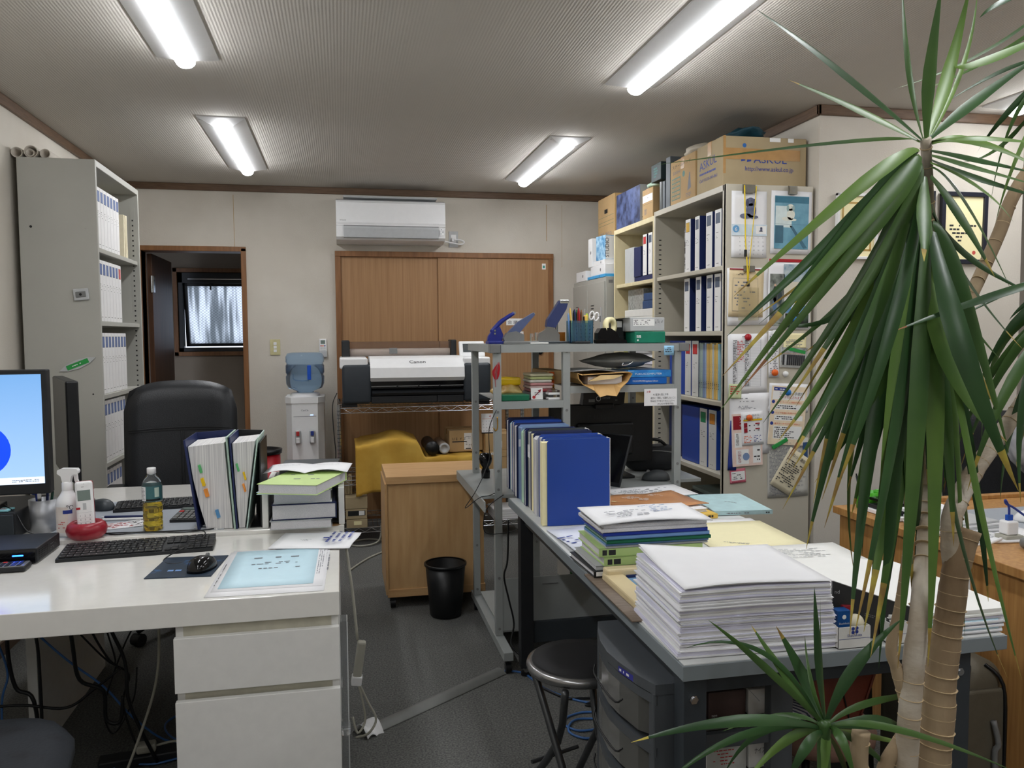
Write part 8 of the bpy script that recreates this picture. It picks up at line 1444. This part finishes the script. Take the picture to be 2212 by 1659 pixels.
# ================================================================ dracaena in the foreground
# leaves: base, middle and tip (x, y, z in millimetres) and width
LF = [ [(890,1120,1671,730,1090,1756,589,1085,1831,20),(887,1120,1667,816,1167,1724,705,1197,1774,15),(886,1120,1665,831,1200,1685,498,1245,1642,7),(893,1120,1671,851,1101,1768,847,1118,1905,11),(899,1120,1671,890,1103,1771,886,1079,1892,19),(902,1120,1672,980,1171,1798,995,1147,1929,18),(904,1120,1672,1023,1189,1821,1058,1205,1950,7),(905,1120,1673,1024,1157,1751,1168,1174,1841,15),(907,1120,1668,941,1066,1663,1052,1053,1654,12),(907,1120,1665,986,1111,1669,1146,1145,1634,13),(907,1120,1654,1039,1166,1654,1153,1150,1629,13),(908,1120,1647,982,1111,1630,1072,1068,1591,15),(908,1120,1640,1041,1167,1624,1162,1158,1592,12),(885,1120,1655,764,1079,1594,571,1112,1426,18),(884,1120,1650,816,1129,1585,603,1133,1340,16),(884,1120,1646,806,1104,1567,544,1092,1309,22),(886,1120,1639,816,1112,1547,601,1148,1282,21),(886,1120,1635,867,1164,1570,656,1191,1386,12),(888,1120,1632,841,1122,1513,693,1166,1261,18),(890,1120,1628,871,1184,1491,745,1228,1247,13),(890,1120,1625,812,1108,1427,636,1068,1181,21),(892,1120,1621,850,1142,1428,740,1140,1107,19),(892,1120,1614,839,1155,1385,686,1164,1090,16),(894,1120,1611,813,1112,1341,736,1126,1066,19),(894,1120,1607,800,1058,1383,715,1071,1131,18),(896,1120,1600,877,1149,1355,815,1159,1062,22),(897,1120,1614,864,1077,1543,834,1039,1474,19),(896,1120,1586,831,1092,1313,805,1089,1075,21),(898,1120,1579,845,1093,1277,734,1043,925,22),(900,1120,1572,894,1139,1235,797,1091,867,25),(902,1120,1565,865,1081,1242,830,1071,854,27),(903,1120,1557,935,1143,1272,977,1197,1108,22),(905,1120,1550,908,1094,1239,903,1095,841,28),(909,1120,1543,957,1149,1309,992,1163,1137,19),(911,1120,1536,990,1142,1308,1078,1197,1039,18),(913,1120,1529,913,1045,1341,1014,1045,1127,30),(914,1120,1543,973,1123,1443,1073,1127,1171,25),(911,1120,1572,998,1142,1459,1122,1151,1337,15),(908,1120,1615,968,1121,1552,1046,1137,1459,18),(908,1120,1629,998,1146,1578,1138,1195,1432,10),(906,1120,1636,1023,1146,1605,1102,1162,1553,12),(915,1120,1514,961,1122,1280,1043,1177,839,12),(919,1120,1486,961,1069,1132,1046,1060,819,12),(917,1120,1500,1026,1152,1153,1095,1185,902,15),(901,1120,1514,904,1156,1196,909,1205,909,18),(899,1120,1529,872,1185,1293,825,1199,1107,15),(894,1120,1586,833,1183,1430,745,1201,1340,12),(913,1120,1558,1021,1159,1491,1174,1179,1431,10),(905,1120,1500,943,1163,1232,958,1200,948,25),(910,1120,1486,936,1106,1237,943,1093,1033,19),(899,1120,1485,881,1195,1230,858,1202,994,15)],
 [(720,1100,766,599,1061,883,497,1034,970,10),(722,1100,767,662,1104,845,609,1120,924,15),(722,1100,769,704,1133,836,666,1145,908,16),(724,1100,771,703,1103,834,723,1155,885,7),(726,1100,770,684,1053,892,678,1060,996,15),(727,1100,768,737,1128,843,713,1098,966,7),(729,1100,766,775,1095,852,865,1107,918,18),(731,1100,762,843,1140,770,1013,1167,757,10),(731,1100,759,836,1119,746,900,1146,714,19),(732,1100,757,845,1086,749,1100,1121,630,10),(731,1100,755,727,1057,759,745,1047,690,13),(728,1100,753,719,1085,731,703,1071,667,15),(724,1100,754,672,1119,734,583,1097,682,13),(720,1100,756,641,1135,744,586,1164,660,10),(718,1100,759,553,1043,815,373,1007,821,15),(719,1100,759,574,1082,770,439,1059,722,10),(724,1100,752,663,1053,754,636,1069,677,15),(729,1100,752,821,1132,702,888,1128,627,13),(728,1100,750,782,1135,682,803,1140,615,12),(721,1100,761,623,1105,884,499,1116,898,7),(731,1100,754,855,1167,697,1001,1202,638,9),(718,1100,763,674,1136,766,592,1177,729,9)],
 [(1177,1160,1927,1078,1206,1846,921,1222,1780,5),(1178,1160,1904,1125,1237,1851,1024,1276,1802,7),(1179,1160,1874,1033,1155,1811,988,1172,1805,13),(1158,1160,1947,1062,1151,1907,1022,1159,1878,9),(1163,1160,1828,1116,1206,1817,1017,1221,1762,7),(1181,1160,1822,1110,1187,1742,1093,1237,1683,9),(1182,1160,1807,1158,1236,1710,1089,1265,1673,7),(1191,1160,1807,1117,1175,1740,1102,1213,1592,7),(1192,1160,1785,1108,1150,1687,1074,1170,1554,7),(1214,1160,1470,994,1089,1426,814,1079,1372,12),(1223,1160,1493,1132,1180,1447,1022,1198,1392,7),(1225,1160,1446,1134,1189,1384,1081,1219,1239,12),(1225,1160,1431,1122,1184,1321,1045,1200,1137,15),(1226,1160,1415,1077,1126,1293,1008,1141,1109,18),(1227,1160,1383,1143,1175,1257,1100,1171,1083,16),(1236,1160,1399,1126,1144,1291,1109,1137,1082,19),(1233,1160,1462,1186,1196,1432,1146,1212,1392,10),(1237,1160,1367,1163,1175,1225,1178,1220,1128,16),(1226,1160,1423,1158,1233,1352,1121,1239,1170,13),(1225,1160,1431,1118,1210,1304,1033,1233,1079,10)] ]

M_lf = [mat('dracaena_green', (74, 104, 48), .34, rgb2=(48, 78, 38), scale=5, spec=.5), mat('dracaena_dark_green', (52, 84, 44), .32, rgb2=(36, 62, 34), scale=5), mat('dracaena_light_green', (100, 130, 58), .36, rgb2=(72, 102, 48), scale=5)]
M_tip = mat('leaf_tip_yellow', (176, 160, 66), .6, rgb2=(140, 110, 60), scale=30); M_tipb = mat('leaf_tip_brown', (150, 104, 70), .7, var=.1)
def bark():
    m = mat('dracaena_bark', (170, 150, 120), .85, rgb2=(128, 106, 80), scale=9, bump=.6, bscale=90, stretch=(1, 1, .5)); return m
M_bark = bark(); M_bark2 = mat('pale_bark', (196, 188, 174), .8, rgb2=(160, 144, 122), scale=7, bump=.5, bscale=70, stretch=(1, 1, 2)); M_scar = mat('bark_ring', (196, 172, 134), .8, var=.1)
def foliage(L, seed, name):
    r = random.Random(seed); b = MB(); L = list(L)
    if seed == 1: L += [(a, b0+15, c, d+r.randint(-18, 18), e+35, f-10, g+r.randint(-40, 40), h+50, k+r.randint(-50, 70), w) for (a, b0, c, d, e, f, g, h, k, w) in L[15:] if k < 1400]
    for (bx, by, bz, mx_, my, mz, tx, ty, tz, w) in L:
        A, B, C_ = V((bx, by, bz))/1000, V((mx_, my, mz))/1000, V((tx, ty, tz))/1000; w = w/1000*(1.18 if seed == 1 else 1.15); m = M_lf[r.choice((0, 0, 1, 1, 2))]; n = 14; vs = []
        ctl = B*2-(A+C_)*.5; tw = r.uniform(-.5, .5); yel = r.random()
        for i in range(n+1):
            t = i/n; P = A*(1-t)**2+ctl*2*t*(1-t)+C_*t*t; T = ((ctl-A)*(1-t)+(C_-ctl)*t).normalized(); nv = V((tw, -1, .55+.5*tw)).normalized(); S = T.cross(nv).normalized(); U = S.cross(T).normalized()
            k = (.34+.66*min(1, t/.35))*(min(1, (1-t)/.50)**.8) if t < 1 else 0
            hw = w*.5*max(k, .02); vs += [P-S*hw-U*hw*.28, P, P+S*hw-U*hw*.28]
        fs = [(3*i+j, 3*i+j+1, 3*i+4+j, 3*i+3+j) for i in range(n) for j in (0, 1)]; cut = (n-2 if yel < .3 else n-1)*2 if w > .012 and yel < .8 else n*2
        b.add(vs, fs[:cut], m, True); 
        if cut < len(fs): k0 = len(b.v)-len(vs); mi = b.mi(M_tip if yel < .7 else M_tipb); b.f += [tuple(k0+a for a in f) for f in fs[cut:]]; b.m += [mi]*(len(fs)-cut); b.s += [True]*(len(fs)-cut)
    return b
pl = thing('dracaena', 'tall dragon tree with drooping sword leaves in the right foreground', 'potted plant', (.90, 1.13, 0))
foliage(LF[0], 1, 'a').part('foliage', pl, 'main drooping crown of leaves', world=True); foliage(LF[1], 2, 'b').part('foliage', pl, 'low young crown of leaves', world=True); foliage(LF[2], 3, 'c').part('foliage', pl, 'right-hand crown mostly outside the picture', world=True)
def trunk(pts, r, m, ring=0, nm='trunk', l=None):
    b = MB(); b.tube(pts, r, m, n=14, res=6)
    P = [V(p) for p in pts]
    if ring:
        for k in range(len(P)-1):
            d = P[k+1]-P[k]; n = max(1, int(d.length/ring)); rr_ = r[min(k, len(r)-1)] if isinstance(r, list) else r
            for j in range(n): c = P[k]+d*(j+.5)/n; u = d.normalized(); b.cyl(c, c+u*.001, rr_*1.014, M_scar, n=14)
    return b.part(nm, pl, l, world=True)
trunk([(.905, 1.15, .30), (.935, 1.145, .50), (.950, 1.14, .628), (.961, 1.14, .722), (.967, 1.14, .816), (.982, 1.14, .925), (.99, 1.14, .983), (1.011, 1.14, 1.045)], [.032, .030, .028, .026, .024, .022, .021, .020], M_bark, .022, l='thick cracked trunk with a cut stub')
trunk([(.99, 1.145, .985), (.986, 1.15, 1.054), (1.012, 1.16, 1.098), (1.051, 1.17, 1.142), (1.104, 1.18, 1.194), (1.163, 1.19, 1.256), (1.21, 1.19, 1.33)], [.018, .016, .015, .014, .013, .012], M_bark2, .02, 'branch')
trunk([(.880, 1.12, .30), (.884, 1.12, .50), (.886, 1.12, .647), (.896, 1.12, .823), (.908, 1.12, .945), (.978, 1.20, 1.067), (1.0, 1.22, 1.265), (.980, 1.20, 1.494), (.935, 1.16, 1.594), (.897, 1.12, 1.672)], [.020, .019, .018, .017, .015, .012, .011, .010, .009, .008], M_bark2, .026, l='slim pale trunk carrying the main crown')
trunk([(.86, 1.14, .30), (.845, 1.13, .50), (.851, 1.13, .646), (.888, 1.13, .712), (.893, 1.13, .758), (.875, 1.13, .821), (.863, 1.13, .861), (.878, 1.13, .936), (.890, 1.13, 1.02)], [.013, .012, .012, .011, .010, .009, .008, .008], M_bark, .018, l='thin crooked trunk')
trunk([(.83, 1.12, .30), (.802, 1.12, .657), (.804, 1.12, .734)], .014, M_bark, .03, l='sawn-off stump')
trunk([(1.00, 1.17, 1.36), (1.05, 1.20, 1.42), (1.094, 1.22, 1.473), (1.129, 1.22, 1.546), (1.151, 1.22, 1.602), (1.192, 1.22, 1.659), (1.25, 1.2, 1.70)], .011, M_bark, .03, 'branch')
trunk([(.99, 1.21, 1.20), (.995, 1.20, 1.30), (1.00, 1.17, 1.36)], .009, M_bark, 0, 'branch')
trunk([(.80, 1.11, .30), (.74, 1.10, .55), (.726, 1.1, .678), (.724, 1.1, .771)], .010, M_lf[0], 0, l='green young stem')
b = MB(); b.lathe([(0, .002), (.12, .002), (.135, .02), (.17, .32), (.178, .325), (.178, .345), (.162, .345), (.155, .30), (0, .30)], (.88, 1.13, 0), mat('brown_plastic_pot', (110, 74, 54), .6, var=.05), n=36); b.part('pot', pl, world=True)
